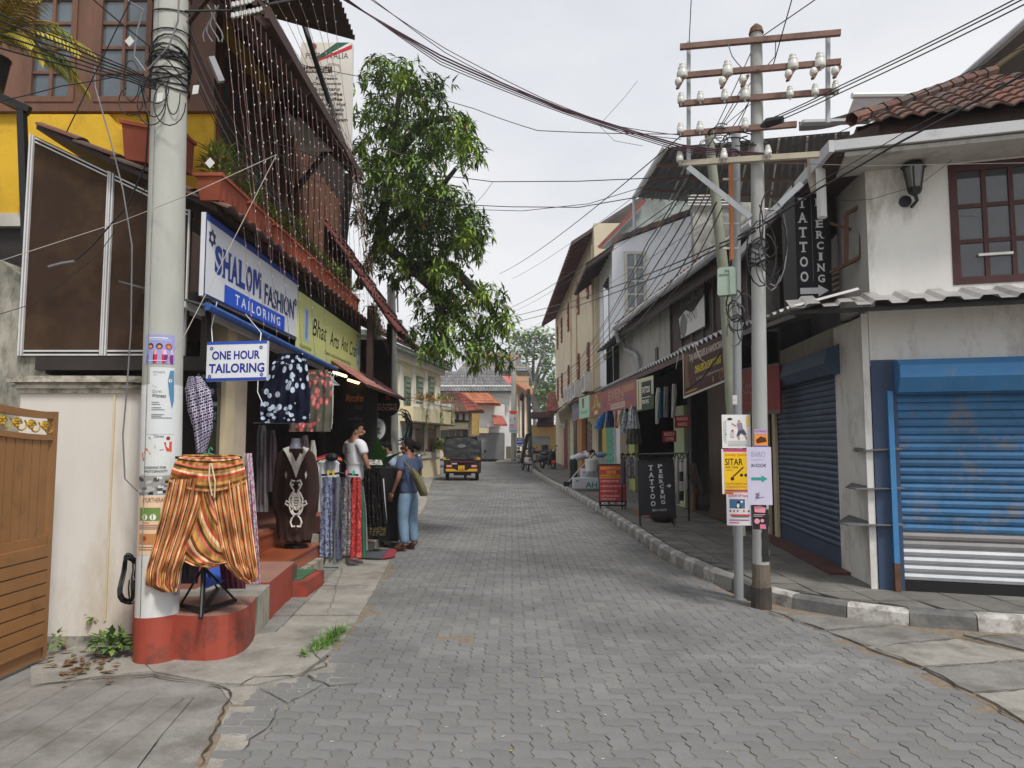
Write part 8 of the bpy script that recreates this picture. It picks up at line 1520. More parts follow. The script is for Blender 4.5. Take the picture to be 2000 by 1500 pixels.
def person(label, P0, rz, H=1.70, skinm=SK, shirt=None, trous=None, shoe=None, arms=None, lean=0.0, turn=0.0, hair='short', beard=False, stance=.10, sleeve=.62, bend=None, waist=.90, legs=None):
 """figure facing local +Y, x to its right; arms = {side: (elbow, wrist)}; sizes in metres for H=1.70"""
 t = thing('person', label, 'person', P0, None, rz); k = H / 1.70; S = lambda p: Vector(p) * k
 hip = V(0, 0, .92); ch = V(0, .0, 1.20); nk = V(0, -.01, 1.45); hb = V(0, .015, 1.53)
 if bend:
  R = Matrix.Rotation(bend, 3, 'X'); f = lambda p: hip + R @ (p - hip); ch, nk, hb = f(ch), f(nk), f(hb)
 else: f = lambda p: p
 a = arms or {}
 J = {'pel': (hip, (.105, .085)), 'wst': (f(V(0, 0, 1.06)), (.115, .09)), 'ch': (ch + V(0, .01, .06), (.165, .112)), 'nkb': (f(V(0, -.01, 1.41)), (.075, .07)), 'nk': (nk, .06), 'hb': (f(V(0, .02, 1.55)), (.072, .085)), 'ht': (f(V(0, .015, 1.635)), (.062, .078))}
 E = [('pel', 'wst'), ('wst', 'ch'), ('ch', 'nkb'), ('nkb', 'nk'), ('nk', 'hb'), ('hb', 'ht')]; L_ = legs or {}
 for s, n in ((-1, 'l'), (1, 'r')):
  el, wr_ = a.get(n, (V(s * .245, -.02, 1.12), V(s * .25, .06, .87)))
  el = Vector(el); wr_ = Vector(wr_)
  J['sh' + n] = (f(V(s * .19, -.005, 1.375)), .066); J['ua' + n] = (f(V(s * .18, -.005, 1.375)).lerp(el, .5), .05); J['el' + n] = (el, .038); J['wr' + n] = (wr_, (.022, .027)); E += [('nkb', 'sh' + n), ('sh' + n, 'ua' + n), ('ua' + n, 'el' + n), ('el' + n, 'wr' + n)]
  kn, an, to = L_.get(n, (V(s * stance, .02, .49), V(s * stance, -.03, .085), V(s * (stance + .02), .14, .035)))
  J['hp' + n] = (V(s * .09, 0, .86), .074); J['kn' + n] = (Vector(kn), .058); J['an' + n] = (Vector(an), .04); J['to' + n] = (Vector(to), (.04, .028)); E += [('pel', 'hp' + n), ('hp' + n, 'kn' + n), ('kn' + n, 'an' + n), ('an' + n, 'to' + n)]
 J = {n: (S(p), (tuple(q * k for q in r) if isinstance(r, tuple) else r * k)) for n, (p, r) in J.items()}
 if turn:     # turn the head about the neck
  c = J['nk'][0]; R = Matrix.Rotation(turn, 3, 'Z')
  for n in ('hb', 'ht'): J[n] = (c + R @ (J[n][0] - c), J[n][1])
 body = skin('body', J, E, 'pel', skinm, t)
 x = MB(); Rh = Matrix.Rotation(turn, 3, 'Z'); Rb = Matrix.Rotation(bend or 0, 3, 'X'); hc = J['hb'][0] + V(0, 0, 0); hd = lambda p: hc + Rh @ (Rb @ (Vector(p) * k))
 # skull, jaw, nose, eyes, ears
 def ell(c, r, m, n=12, q=8):
  cc = V(0, 0, 0); b0 = len(x.v); x.sphere(cc, r, m, n, q)
  for i in range(b0, len(x.v)): x.v[i] = hd(x.v[i] + Vector(c))
 ell((0, .0, .045), (.076, .096, .105), skinm, 16, 10); ell((0, .035, -.04), (.056, .062, .06), skinm); ell((0, .103, .005), (.015, .022, .028), skinm, 8, 6); ell((0, .088, -.043), (.026, .012, .010), M('lips', (.22, .08, .06), .5), 8, 5)
 for s in (-1, 1):
  ell((s * .077, -.005, .01), (.012, .022, .034), skinm, 8, 6); ell((s * .033, .082, .035), (.013, .010, .008), P(210, 205, 200), 8, 5); ell((s * .033, .090, .035), (.006, .004, .006), HAIR, 6, 4); ell((s * .034, .087, .056), (.02, .008, .005), HAIR, 8, 4)
 if beard: ell((0, .040, -.055), (.059, .064, .050), HAIR); ell((0, .098, -.025), (.03, .008, .008), HAIR, 8, 5)
 for s, n in ((-1, 'l'), (1, 'r')):   # hand: palm, four unequal fingers, side thumb
  w0 = J['wr' + n][0]; d = (w0 - J['el' + n][0]).normalized(); side = V(0, 1, 0) - d * d.y; side = side.normalized() if side.length > .1 else V(1, 0, 0); nn = d.cross(side) * s
  pc = w0 + d * .045 * k; b0 = len(x.v); x.sphere((0, 0, 0), (.040 * k, .020 * k, .052 * k), skinm, 10, 7)
  for i in range(b0, len(x.v)): q = x.v[i]; x.v[i] = pc + side * q.x + nn * q.y + d * q.z
  for fi, (o, ln) in enumerate(((.030, .068), (.010, .078), (-.010, .072), (-.029, .056))): p = pc + (side * o + d * .036) * k; x.tube([p, p + (d * .6 * ln + nn * -.010) * k, p + (d * .92 * ln + nn * -.034) * k], [.0095 * k, .0088 * k, .006 * k], skinm, 6)
  p = pc + (side * .034 - d * .018) * k; x.tube([p, p + (side * .026 + d * .028 - nn * .008) * k, p + (side * .026 + d * .058 - nn * .018) * k], [.012 * k, .011 * k, .008 * k], skinm, 6)
 mix(body, x)
 h = MB(); x = h
 ell((0, -.018, .068), (.083, .098, .098), HAIR, 16, 10)
 if hair == 'short': ell((0, .045, .125), (.062, .055, .036), HAIR); ell((0, -.06, .0), (.066, .05, .065), HAIR)
 if hair == 'bun': ell((0, -.02, .04), (.086, .092, .09), HAIR); ell((0, -.125, .055), (.055, .058, .06), HAIR); ell((0, -.165, .03), (.04, .045, .055), HAIR); ell((0, -.06, -.02), (.062, .05, .05), HAIR)
 if hair == 'long': ell((0, -.05, -.02), (.085, .06, .16), HAIR)
 ho = h.build('hair', t, True, True)
 def up(n, d): p, r = J[n]; return (p, tuple(q + d * k for q in r) if isinstance(r, tuple) else r + d * k)
 if shirt:
  G = {'lo': (J['pel'][0] + (J['wst'][0] - J['pel'][0]) * -.75, (.168 * k, .135 * k)), 'mid': (J['pel'][0] + (J['wst'][0] - J['pel'][0]) * .15, (.165 * k, .132 * k)), 'wst': up('wst', .032), 'ch': up('ch', .018), 'nkb': up('nkb', .014)}; Eg = [('lo', 'mid'), ('mid', 'wst'), ('wst', 'ch'), ('ch', 'nkb')]
  for n in 'lr': G['sh' + n] = up('sh' + n, .016); e = J['sh' + n][0].lerp(J['el' + n][0], sleeve); G['sl' + n] = (e, .075 * k); Eg += [('nkb', 'sh' + n), ('sh' + n, 'sl' + n)]
  skin('shirt', G, Eg, 'ch', shirt, t)
 if trous:
  G = {'pel': (J['pel'][0] + (J['wst'][0] - J['pel'][0]) * .6, (.140 * k, .112 * k)), 'cr': (J['pel'][0] - V(0, -.0, .03 * k), (.14 * k, .118 * k))}; Eg = [('pel', 'cr')]
  for n in 'lr': G['hp' + n] = up('hp' + n, .048); G['kn' + n] = up('kn' + n, .030); e = J['kn' + n][0].lerp(J['an' + n][0], .5); G['sn' + n] = (e, .086 * k); G['cu' + n] = (J['an' + n][0] + V(0, 0, .02 * k), .070 * k); Eg += [('cr', 'hp' + n), ('hp' + n, 'kn' + n), ('kn' + n, 'sn' + n), ('sn' + n, 'cu' + n)]
  skin('trousers', G, Eg, 'pel', trous, t)
 if shoe:
  for n in 'lr':
   a_, to_ = J['an' + n][0], J['to' + n][0]; d = (to_ - a_); d.z = 0; d.normalize()
   skin('shoe', {'a': (a_ + V(0, 0, .05 * k), .058 * k), 'h': (V(a_.x, a_.y, .045 * k) - d * .015, (.05 * k, .045 * k)), 'm': (V(to_.x, to_.y, .042 * k) - d * .06, (.05 * k, .042 * k)), 't': (V(to_.x, to_.y, .036 * k) + d * .02, (.044 * k, .034 * k))}, [('a', 'h'), ('h', 'm'), ('m', 't')], 'h', shoe, t)
 return t, J, k
m_navyT = M('slate_blue_tshirt', (.075, .105, .19), .9, .1, 6, .3, 14); m_jean = M('light_blue_jeans', (.17, .265, .37), .85, .2, 5, .4, 10, stain=((.14, .22, .32), .4, 4)); m_boot = M('brown_boots', (.10, .04, .028), .5, .2, 6); m_wT = M('white_tshirt', (.70, .70, .74), .9, .04, 5, .3, 12); m_trgrey = M('dark_trousers', (.04, .045, .05), .9, .15, 5)
# man with bun and olive bag, seen from behind, looking left
p = gnd(797, 1075); fd = radians(58)
t, J, k = person('man with a hair bun in blue T-shirt and light jeans carrying an olive bag', (p.x, p.y, 0.0), fd, 1.64, SK, m_navyT, m_jean, m_boot, {'l': ((-.27, -.03, 1.12), (-.26, .10, .88)), 'r': ((.30, .02, 1.13), (.20, .22, 1.02))}, hair='bun', stance=.11, turn=radians(26), sleeve=.68)
bag = thing('shoulder_bag', 'slouchy olive green cloth bag slung behind the man in the blue T-shirt', 'bag', (p.x, p.y, .9)); m_ol = M('olive_bag_cloth', (.14, .125, .06), .9, .15, 6, .4, 14)
def wp(q): return Matrix.Translation(V(p.x, p.y, 0)) @ Matrix.Rotation(fd, 4, 'Z') @ Vector(q)
yb2 = p.y - .22; b = MB(); P1 = lambda x, y, o=0: at(x, y, yb2 + o)
b.grid(lambda a, c: P1(*(lambda r: (r[1] + (r[2] - r[1]) * a, r[0]))(interp([(914, 800, 808), (930, 804, 822), (950, 812, 832), (964, 818, 836), (969, 821, 834)], c)), -.07 * sin(pi * a) * (0.3 + .7 * sin(pi * min(1, c + .1)))), 14, 12, m_ol); b.grid(lambda a, c: P1(*(lambda r: (r[1] + (r[2] - r[1]) * a, r[0]))(interp([(914, 800, 808), (930, 804, 822), (950, 812, 832), (964, 818, 836), (969, 821, 834)], c)), .05), 4, 4, m_ol); b.build('pouch', bag, True)
b = MB(); b.tube([P1(781, 892, .16), P1(785, 895, .03), P1(793, 905, -.0), P1(803, 918, -.02), P1(812, 935, -.04)], .016, m_ol, 6); b.build('strap', bag)
# man in white T-shirt beside the skirts
b = MB(); b.box(-2.75, 10.45, -.02, -2.02, 11.4, .13, m_wornplaster); st = thing('doorstep', 'worn plaster doorstep under the man in white', 'step', (-2.4, 10.9, 0)); b.build('slab', st)
p = at(693, 900, 10.75); t, J, k = person('bearded man in a white T-shirt standing in the shop front looking right', (p.x, 10.75, .13), radians(-48), 1.76, SK2, m_wT, m_trgrey, m_black, {'l': ((-.26, .0, 1.12), (-.24, .14, .90)), 'r': ((.27, .03, 1.13), (.27, .13, .89))}, hair='short', beard=True, turn=radians(-36))
s = Board((-.13, -.128, 1.26), (.13, -.128, 1.26), .13); s.text('made for', .2, .1, .7, .35, P(90, 90, 100)); s.text('everyone', .2, .5, .85, .85, P(90, 90, 100)); o = s.done(t, 'shirt_print'); 
for v in o.data.vertices: v.co = (v.co + ORG[t.name]); v.co.x = -v.co.x if 0 else v.co.x
# person behind, pale blue shirt
p = at(772, 950, 12.6); person('person in a pale blue shirt half hidden behind the man with the bag', (p.x, 12.6, 0), radians(100), 1.62, SK, M('pale_blue_shirt', (.32, .38, .52), .9, .12, 12), m_trgrey, m_black, hair='short', bend=radians(-14))
# bending man with broom
p = gnd(1120, 951, .12); t, J, k = person('man in a white shirt and dark green trousers bending forward over the footpath', (p.x, p.y, .12), radians(-78), 1.66, SK, M('white_shirt', (.60, .60, .64), .9, .06, 6), M('bottle_green_trousers', (.02, .035, .032), .9), m_black, {'l': ((-.2, .55, .85), (-.1, .62, .62)), 'r': ((.2, .52, .88), (.12, .64, .64))}, bend=radians(-72), hair='short', stance=.13)
br = thing('broom', 'long pale handled broom with a dark head held by the bending man', 'broom', gnd(1109, 947, .12)); a, c = at(1108, 944, 22.6), at(1160, 884, 22.9); b = MB(); b.tube([a, c], .02, M('pale_broom_handle', (.6, .56, .5), .6), 6); b.build('handle', br); b = MB(); b.obox(at(1101, 950, 22.5), V(.2, 0, 0), V(0, .14, 0), V(0, 0, .14), m_black); b.build('head', br)
# far figures
q = gnd(962, 893); person('person in a pink top behind the far hand cart', (q.x, q.y + .8, 0), radians(180), 1.6, SK2, M('pink_top', (.45, .16, .18), .9), m_trgrey, m_black, hair='long')
q = gnd(989, 896); person('person in maroon beside the far banner pole', (q.x, q.y, 0), radians(120), 1.6, SK, M('maroon_top', (.16, .03, .06), .9), m_trgrey, m_black, hair='long')
q = gnd(1083, 899, .12); person('person in a white and blue shirt by the far red doors', (q.x, q.y, .12), radians(200), 1.62, SK, M('white_blue_shirt', (.5, .55, .65), .9), m_trgrey, m_black)
q = gnd(1105, 925, .12); 
ORD = 'first second third fourth fifth sixth seventh eighth ninth tenth eleventh twelfth thirteenth fourteenth fifteenth sixteenth seventeenth eighteenth nineteenth twentieth twenty-first twenty-second twenty-third twenty-fourth twenty-fifth twenty-sixth twenty-seventh'.split()
# ================================================================ string lights and overhead cables
def sag(a, c, d, n=12): return [a.lerp(c, i / n) + V(0, 0, -4 * d * (i / n) * (1 - i / n)) for i in range(n + 1)]
m_copper = M('pinkish_light_wire', (.48, .32, .30), .5); m_bulb = M('clear_bulb', (.66, .60, .56), .3, .05)
def light_string(i, a, c, lab):
 b = MB(); pts = [q + V(random.uniform(-.008, .008), 0, 0) for q in sag(a, c, .02, 14)]; b.tube(pts, .003, m_copper, 3, False); L_ = (c - a).length; n = int(L_ / .17)
 for j in range(1, n):
  u = j / n * 14; k = int(u); q = pts[k].lerp(pts[min(k + 1, 14)], u - k); b.lathe([(.002, .009), (.0046, 0), (.002, -.010)], q + V(.008, -.008, 0), m_bulb, 5)
 o = b.build('light_string'); tag(o, lab, 'fairy lights', 'fairy light strings hung over the shop front')
N_ = 27
for i in range(N_):
 u = i / (N_ - 1); px = 437 + 262 * u; py = 20 + (px - 490) * 1.53
 a = lx(px, max(py, -30), -2.11) if py > -30 else at(px, -30, 5.9); pb = px + 52 * (1 - u) + 4
 pyb = (597 + (pb - 400) * .49 + 6) if i % 3 == 0 and pb < 650 else 412 + .727 * (pb - 397) + random.uniform(-6, 14)
 c = lx(pb, pyb, -2.58); light_string(i, a, c, ORD[i] + ' fairy light string from the concrete pole, hanging from eave to shop signs')
for i in range(8):     # bundle running up from the menu sign
 a = at(480 + i * 24, -25, 6.4 + i * .2); c = lx(690 + random.uniform(-10, 8), 310 + random.uniform(-20, 25), -2.08); light_string(i, a, c, ORD[i] + ' tight bulb string, counted from the left, along the slatted eave edge')
for i in range(9):
 a = lx(690 + random.uniform(-6, 10), 330 + random.uniform(-10, 10), -2.1); c = lx(712 + i * 6, 590 + i * 13, -2.35); light_string(i, a, c, ORD[i] + ' bulb string from the left, fanning down to the red awning')
def cable(lab, pts, r=.009, m=None, d=0.0, n=10, grp=None):
 P_ = []
 for a, c in zip(pts, pts[1:]): P_ += sag(at(*a), at(*c), d if len(pts) == 2 else d * .5, n if len(pts) == 2 else 5)[:-1]
 P_.append(at(*pts[-1])); b = MB(); b.tube(P_, r * .68, m or m_cable, 5, False); o = b.build('cable'); tag(o, lab, 'cable', grp); return o
BK, GY = m_cable, m_cablegrey; m_cw = M('white_cord', (.42, .38, .34), .6)
m_pur = M('dark_red_cable', (.07, .03, .045), .5)
# left pole bundle
for i in range(6): cable(ORD[i] + ' black cable from the top, running from the left edge to the concrete pole', [(-20, 18 + i * 14, 4.4), (150, 88 + i * 9, 5.0), (250, 132 + i * 5, 5.3), (305, 160 + i * 3, 5.5)], .008 + .002 * (i % 2), BK, .01, 10, 'cables from the top left to the pole')
cable('black cable crossing the teak windows up to the top edge', [(265, -20, 5.2), (130, 258, 5.6)], .007, BK, .0); cable('black cable sagging in front of the windows to the pole side', [(160, -20, 5.0), (330, 120, 5.5), (372, 165, 5.7)], .008, BK, .02)
cable('single cable slung from the left edge across the yellow wall', [(-10, 200, 5.4), (120, 168, 5.5), (235, 148, 5.5)], .007, BK, .01); cable('grey ribbon cable looping beside the pole top', [(232, -10, 5.5), (280, 20, 5.5), (268, 60, 5.5), (262, 110, 5.5), (285, 140, 5.5), (330, 90, 5.5), (348, 40, 5.5), (350, -20, 5.5)], .011, GY, .0)
cable('grey cable hanging down the brown panel past the gate pillar', [(185, 130, 5.6), (186, 170, 5.6), (215, 270, 5.6), (240, 370, 5.6), (258, 480, 5.6), (256, 640, 5.6), (248, 760, 5.6), (240, 850, 5.6), (244, 935, 5.6), (276, 966, 5.5)], .009, GY, 0)
cable('black cable dropping behind the concrete pole to the panel top', [(275, 165, 5.7), (290, 240, 5.9), (285, 320, 6.0), (250, 400, 6.05), (180, 480, 6.05), (148, 508, 6.05)], .011, BK, 0); cable('grey conduit piece lying across the brown panel', [(146, 510, 6.05), (120, 514, 6.04), (95, 521, 6.04)], .02, GY, 0)
cable('thin wire crossing the brown panel down to the old wall', [(-5, 615, 5.9), (70, 592, 6.0), (190, 500, 6.05), (290, 360, 6.05)], .005, BK, .0)
cable('off-white cord stretched from the old wall to the eave', [(-10, 513, 5.2), (230, 435, 5.6), (365, 382, 5.3), (540, 302, 6.2)], .0042, m_cw, .0); cable('off-white cord stretched from the eave down to the pole', [(540, 302, 6.2), (430, 520, 5.6), (362, 652, 5.3), (318, 715, 5.25)], .0042, m_cw, 0)
b = MB()     # coils wound round the pole
for i in range(16):
 z = random.uniform(4.55, 5.0); r = prad(z) + random.uniform(.008, .03); c = pax(z); ph = random.uniform(0, 6); tl = random.uniform(-.12, .12); b.tube([c + V(r * cos(a * pi / 8 + ph), r * sin(a * pi / 8 + ph), tl * sin(a * pi / 8)) for a in range(17)], .007, BK, 4, False)
for i in range(4): z = 5.2 + i * .13; r = prad(z) + .012; c = pax(z); b.tube([c + V(r * cos(a * pi / 8), r * sin(a * pi / 8), .05 * sin(a * pi / 8 + i)) for a in range(17)], .006, BK, 4, False)
tag(b.build('cable_winding'), 'tangle of black cables wound round the concrete pole', 'cable')
for i in range(7): cx_, cy_ = random.uniform(255, 345), random.uniform(150, 205); rx_, ry_ = random.uniform(12, 34), random.uniform(18, 45); b = MB(); b.tube([at(cx_ + rx_ * cos(a * pi / 8), cy_ + ry_ * sin(a * pi / 8), 5.42 + .02 * i) for a in range(random.randint(12, 17))], .005, BK, 4, False); tag(b.build('cable'), 'loose black cable loop dangling at the concrete pole', 'cable', 'loops at the concrete pole')
for i, (x, y, r_, lab) in enumerate(((253, 80, 0, 'white square tag hanging in front of the teak window'), (312, 190, .2, 'white tag tied to the cables on the pole face'), (382, 175, .3, 'white tag dangling right of the concrete pole'), (410, 318, .2, 'small white tag above the planters'))): b = MB(); c = at(x, y, 5.35); k = .038; b.prism([(k, 0), (0, k * 1.15), (-k, 0), (0, -k * 1.15)] if i in (0, 3) else [(-k * .7, -k), (k * .5, -k * .8), (k * .7, k), (-k * .5, k * .9)], c, V(1, 0, 0), V(0, 0, 1), V(0, .003, 0), m_pvc); tag(b.build('cable_tag'), lab, 'tag', 'white cable tags')
b = MB(); a, c = at(458, 24, 6.0), at(522, 10, 6.0); b.bar(a, c, .05, .06, m_black)
for k in range(9): q = a.lerp(c, k / 8.0); b.lathe([(.018, 0), (.018, .035), (.01, .045)], q + V(0, -.03, -.07), m_pvc, 6)
for k in range(9): q = a.lerp(c, k / 8.0); b.lathe([(.018, 0), (.018, .035), (.01, .045)], q + V(0, -.03, .03), m_pvc, 6)
tag(b.build('cable_splitter'), 'black splitter box with rows of grey connectors hung over the eave', 'splitter box'); b = MB(); a, c = at(412, 112, 5.8), at(432, 160, 5.85); b.bar(a, c, .05, .05, M('grey_splitter', (.3, .3, .31), .6)); tag(b.build('cable_splitter'), 'small grey splitter strip hanging beside the concrete pole', 'splitter box')
for i in range(9): cable(ORD[i] + ' cable from the top, running along the shop eave behind fairy lights', [(365 + i * 3, 40 + i * 17, 5.7), (430 + i * 5, 190 + i * 18, 6.3), (520 + i * 5, 350 + i * 9, 7.6), (640 + i * 4, 520 + i * 6, 10.5)], .006, BK if i % 3 else GY, .03, 10, 'cables along the shop eave')
for i in range(4): b = MB(); b.tube([at(405 + i * 7 + 9 * sin(a * .7 + i), 10 + a * 9, 5.9) for a in range(9)], .008, GY, 4, False); tag(b.build('cable'), 'grey cable bundle hanging beside the pole top', 'cable', 'cables beside the pole top')
cable('black cable arm from the concrete pole to the splitter box', [(362, 22, 5.6), (455, 20, 6.0)], .014, BK, 0); cable('black cable from the splitter box to the upper roof', [(522, 8, 6.0), (620, -10, 7)], .014, BK, 0)
# street crossings
for i in range(4): cable(ORD[i] + ' dark red cable from the left in the bundle sweeping over the street', [(632 + i * 5, -25, 6.2), (860, 108 + i * 6, 6.6), (1100, 212 + i * 3, 6.9), (1330, 283 + i * 4, 7.0), (1500, 300 + i * 3, 6.9)], .012 if i < 2 else .007, m_pur, .02, 10, 'bundle sweeping over the street')
for i, d in enumerate((0, 8)): cable(('lower', 'upper')[1 - i] + ' thin cable above the bundle sweeping over the street', [(690 + d, -25, 6.4), (870, 95 + d, 6.7), (1060, 192 + d, 6.9), (1200, 245 + d, 7.0), (1330, 264 + d, 7.05)], .006, m_pur, .02, 10, 'thin cables above the sweeping bundle')
cable('thin wire from the mango tree top to the power pole', [(560, 120, 9), (760, 160, 9), (925, 212, 8.5), (1050, 255, 8), (1326, 262, 7.1)], .007, BK, .02)
cable('black cable level across the sky from the yellow sign to the power pole', [(480, 262, 6.6), (700, 330, 7.5), (900, 347, 8.5), (962, 355, 8.5), (1130, 354, 8), (1340, 345, 7.2)], .008, BK, 0); cable('black cable in front of the mango tree, lower of the level pair', [(430, 250, 6.4), (640, 345, 7.2), (900, 400, 8.5), (1000, 404, 8.5), (1130, 405, 8), (1245, 385, 7.5), (1350, 342, 7.1)], .008, BK, 0); cable('second black cable just above the lower level cable', [(440, 272, 6.4), (660, 372, 7.3), (880, 408, 8.4), (1020, 412, 8.4), (1150, 398, 8), (1370, 330, 7.1)], .006, BK, 0)
cable('thin hanging loop wire under the level cable', [(962, 356, 8.5), (945, 380, 8.5), (930, 396, 8.5)], .004, BK, 0); cable('stray thin wire sticking up above the sweeping bundle', [(1245, 158, 7.5), (1220, 190, 7.4), (1170, 245, 7.3), (1200, 275, 7.2), (1255, 285, 7.2)], .004, GY, .0)
for i, (a, c, r) in enumerate((((975, 535, 24), (1334, 262, 7.1), .010), ((1000, 545, 22), (1470, 200, 7), .006), ((985, 606, 26), (1350, 368, 8.2), .010), ((1000, 610, 30), (1390, 350, 8), .007), ((1000, 655, 30), (1400, 420, 8), .005))): cable(ORD[i] + ' cable from the top, climbing from the far street to the power pole', [a, c], r, BK, .15, 12, 'cables climbing from the far street')
for i, d in enumerate((0, 12)): cable(('upper', 'lower')[i] + ' heavy black cable climbing past the white house to the right-hand poles', [(985, 622 + d, 28), (1120, 588 + d, 17), (1280, 530 + d, 10.5), (1400, 478 + d * .7, 8.0), (1475, 445 + d * .5, 6.9)], .014, BK, .02, 10, 'heavy cables beside the white house')
for i in range(8): j = i + random.uniform(-.3, .3); cable(ORD[i] + ' cable from the left, fanning down from power pole to cream building', [(1345 + j * 9, 335 + j * 10, 7.3), (1262 + j * 10, 470 + j * 11, 10), (1190 + j * 6, 610 + j * 7, 17), (1128 + j * 3, 705 + j * 3, 25), (1070 + j * 5, 752 + j * 2, 33)], .010 if i % 3 else .014, BK if i % 4 else GY, .05, 10, 'cables fanning to the cream building')
for i, (y0, y1) in enumerate(((236, -6), (240, 2), (246, 14))): cable(('top', 'middle', 'lowest')[i] + ' of three cables rising from the black clamp to the upper right', [(1490, y0 + 2, 6.7), (1640, y0 - 68 + i * 2, 6.0), (2030, y1 - 20, 4.4)], .008, BK, .02, 10, 'cables rising to the upper right')
cable('heavy black cable crossing before the tattoo box to the right edge', [(1478, 446, 6.85), (1600, 368, 6.3), (1750, 282, 5.6), (2030, 128, 4.6)], .014, BK, .01); cable('second heavy cable close above the first before the white wall', [(1478, 440, 6.85), (1600, 355, 6.3), (1760, 262, 5.6), (2030, 112, 4.6)], .006, BK, .01)
cable('thin cable passing over the corner gutter to the right edge', [(1500, 300, 6.8), (1640, 258, 6.4), (1830, 168, 5.7), (2030, 78, 5.0)], .006, BK, .0); cable('thin level wire crossing in front of the white corner wall', [(1500, 318, 6.9), (1700, 324, 6.6), (2020, 318, 6.2)], .005, GY, 0); cable('thin wire looping under the wall lantern', [(1640, 392, 7.2), (1700, 390, 7.1), (1760, 372, 7.0), (1800, 358, 7.0), (1890, 290, 7.0)], .004, BK, 0)
cable('wire rising straight up from the left crossarm end', [(1346, 85, 7.1), (1351, -20, 6.6)], .007, BK, 0); cable('wire rising steeply from the pole top to the upper edge', [(1490, 70, 6.9), (1620, -20, 6.0)], .008, BK, 0); cable('wire from the second crossarm rising to the upper edge', [(1508, 135, 6.9), (1552, -20, 6.2)], .008, BK, 0)
cable('grey jumper cable looping left of the power pole top', [(1420, 78, 6.9), (1430, 110, 6.9), (1455, 138, 6.9)], .008, GY, .02); cable('grey jumper cable looping right of the power pole top', [(1492, 72, 6.85), (1515, 78, 6.85), (1514, 110, 6.85), (1495, 132, 6.85), (1476, 136, 6.85)], .008, GY, 0)
for i, (a, c) in enumerate((((1470, 95), (1395, 255)), ((1455, 160), (1375, 300)), ((1462, 200), (1420, 262)), ((1480, 140), (1362, 315)), ((1470, 180), (1440, 250)))): cable(ORD[i] + ' slanting dropper wire between the crossarms of the power pole', [(*a, 6.95), (*c, 7.1)], .007, BK, .01, 6, 'dropper wires between the crossarms')
for i in range(24):      # tangles at pole heads and half-way
 if i < 9: cx_, cy_, rx_, ry_, Y_ = random.uniform(1400, 1475), random.uniform(252, 300), random.uniform(14, 40), random.uniform(6, 18), 6.95
 elif i < 17: cx_, cy_, rx_, ry_, Y_ = random.uniform(1432, 1456), random.uniform(590, 650), random.uniform(8, 20), random.uniform(14, 34), 7.12
 else: cx_, cy_, rx_, ry_, Y_ = random.uniform(1470, 1515), random.uniform(430, 560), random.uniform(12, 30), random.uniform(40, 90), 6.75
 ph = random.uniform(0, 6); b = MB(); b.tube([at(cx_ + rx_ * cos(a * pi / 7 + ph), cy_ + ry_ * sin(a * pi / 7 + ph), Y_ + .03 * sin(a + i)) for a in range(random.randint(9, 15))], .007, BK if i % 3 else GY, 4, False); tag(b.build('cable'), ('loose cable loop among the tangle at the crossarms of the power pole' if i < 9 else 'loose cable loop in the tangle below the mint service box' if i < 17 else 'long loose cable loop round the power pole beside the tattoo box'), 'cable', ('loops at the crossarms' if i < 9 else 'loops below the service box' if i < 17 else 'loops round the power pole'))
b = MB()
for i in range(10): z = random.uniform(3.35, 3.6); c = rax(z); r = rr(z) + random.uniform(.01, .035); b.tube([c + V(r * cos(a * pi / 7), r * sin(a * pi / 7), .03 * sin(a + i)) for a in range(15)], .008, BK, 4, False)
tag(b.build('cable_winding'), 'black cable winding round the power pole below the brace', 'cable')
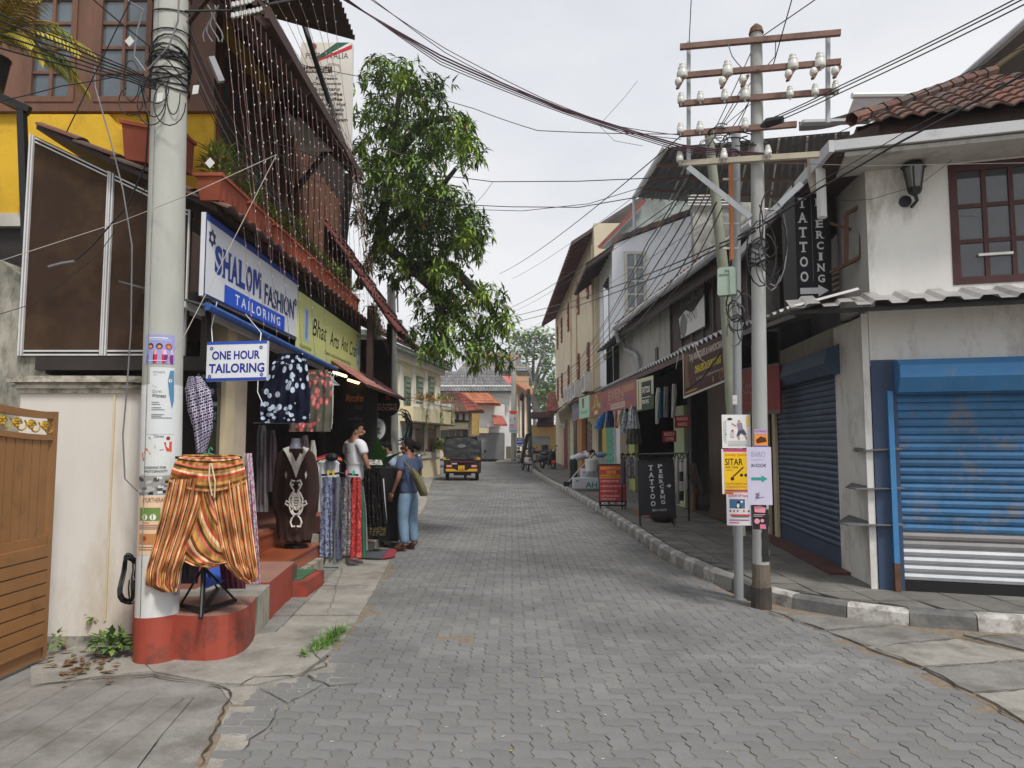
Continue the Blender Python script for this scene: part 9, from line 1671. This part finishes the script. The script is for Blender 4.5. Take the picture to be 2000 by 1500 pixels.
cable('thick black cable hanging across the TAJ sign', [(1425, 660, 10.3), (1400, 700, 10.35), (1370, 740, 10.4), (1340, 762, 10.5)], .02, BK, 0); cable('white cord looping from the awning over the TAJ sign', [(1320, 720, 10.6), (1326, 682, 10.5), (1356, 668, 10.4), (1366, 700, 10.3), (1388, 715, 10.3)], .008, m_cw, 0); cable('pale bent conduit on the cream building lower eave', [(1120, 778, 27), (1088, 806, 29), (1094, 828, 29), (1102, 830, 29)], .03, m_pvc, 0)
for i in range(6): cable(ORD[i] + ' thin cable from the top, passing the colonial house to the left utility pole', [(772, 640 + i * 13, 15.4), (870, 680 + i * 16, 30), (1000, 740 + i * 10, 44)], .008 + .002 * (i % 2), GY, .1, 10, 'cables past the colonial house')
for i in range(3): cable(ORD[i] + ' thin cable from the top across the far street', [(1003, 720 + i * 25, 45), (1085, 700 + i * 30, 48)], .012, BK, .2, 8, 'far cables between the poles')
b = MB()
for i in range(10): c = at(786 + random.uniform(-6, 6), 836 + random.uniform(-8, 8), 15.2); b.tube([c + V(.16 * cos(a * .35) , 0, .32 * sin(a * .35)) for a in range(-5, 6)], .012, BK, 4, False)
tag(b.build('cable_coil'), 'black cable coil hanging on the left utility pole below the ROOMS sign', 'cable')
# litter on the road
m_lit = M('pale_litter', (.55, .53, .48), .8); b = MB()
for i in range(40):
 c = gnd(random.uniform(480, 1800), random.uniform(1180, 1490)); a = random.uniform(0, 6); leaf(b, c + V(0, 0, .004), (cos(a), sin(a), 0), random.uniform(.012, .035), random.uniform(.008, .015), random.choice([m_lit, m_lit, m_leafdry, MATS['fallen'] if 'fallen' in MATS else M('fallen', (.45, .33, .08), .7)]), .0)
b.build('road_litter', kind='stuff')
# thin humid haze
b = MB(); b.box(-190, -8, -1.1, 190, 135, 22, M('haze_air', (.8, .8, .8))); hz = b.build('haze', kind='stuff')
hm = bpy.data.materials.new('haze_volume'); hm.use_nodes = True; hn = hm.node_tree; hn.nodes.clear(); vo = hn.nodes.new('ShaderNodeVolumePrincipled'); mo = hn.nodes.new('ShaderNodeOutputMaterial')
vo.inputs['Color'].default_value = (.93, .95, 1, 1); vo.inputs['Density'].default_value = .0011; vo.inputs['Anisotropy'].default_value = .2; hn.links.new(vo.outputs[0], mo.inputs['Volume']); hz.data.materials.clear(); hz.data.materials.append(hm)
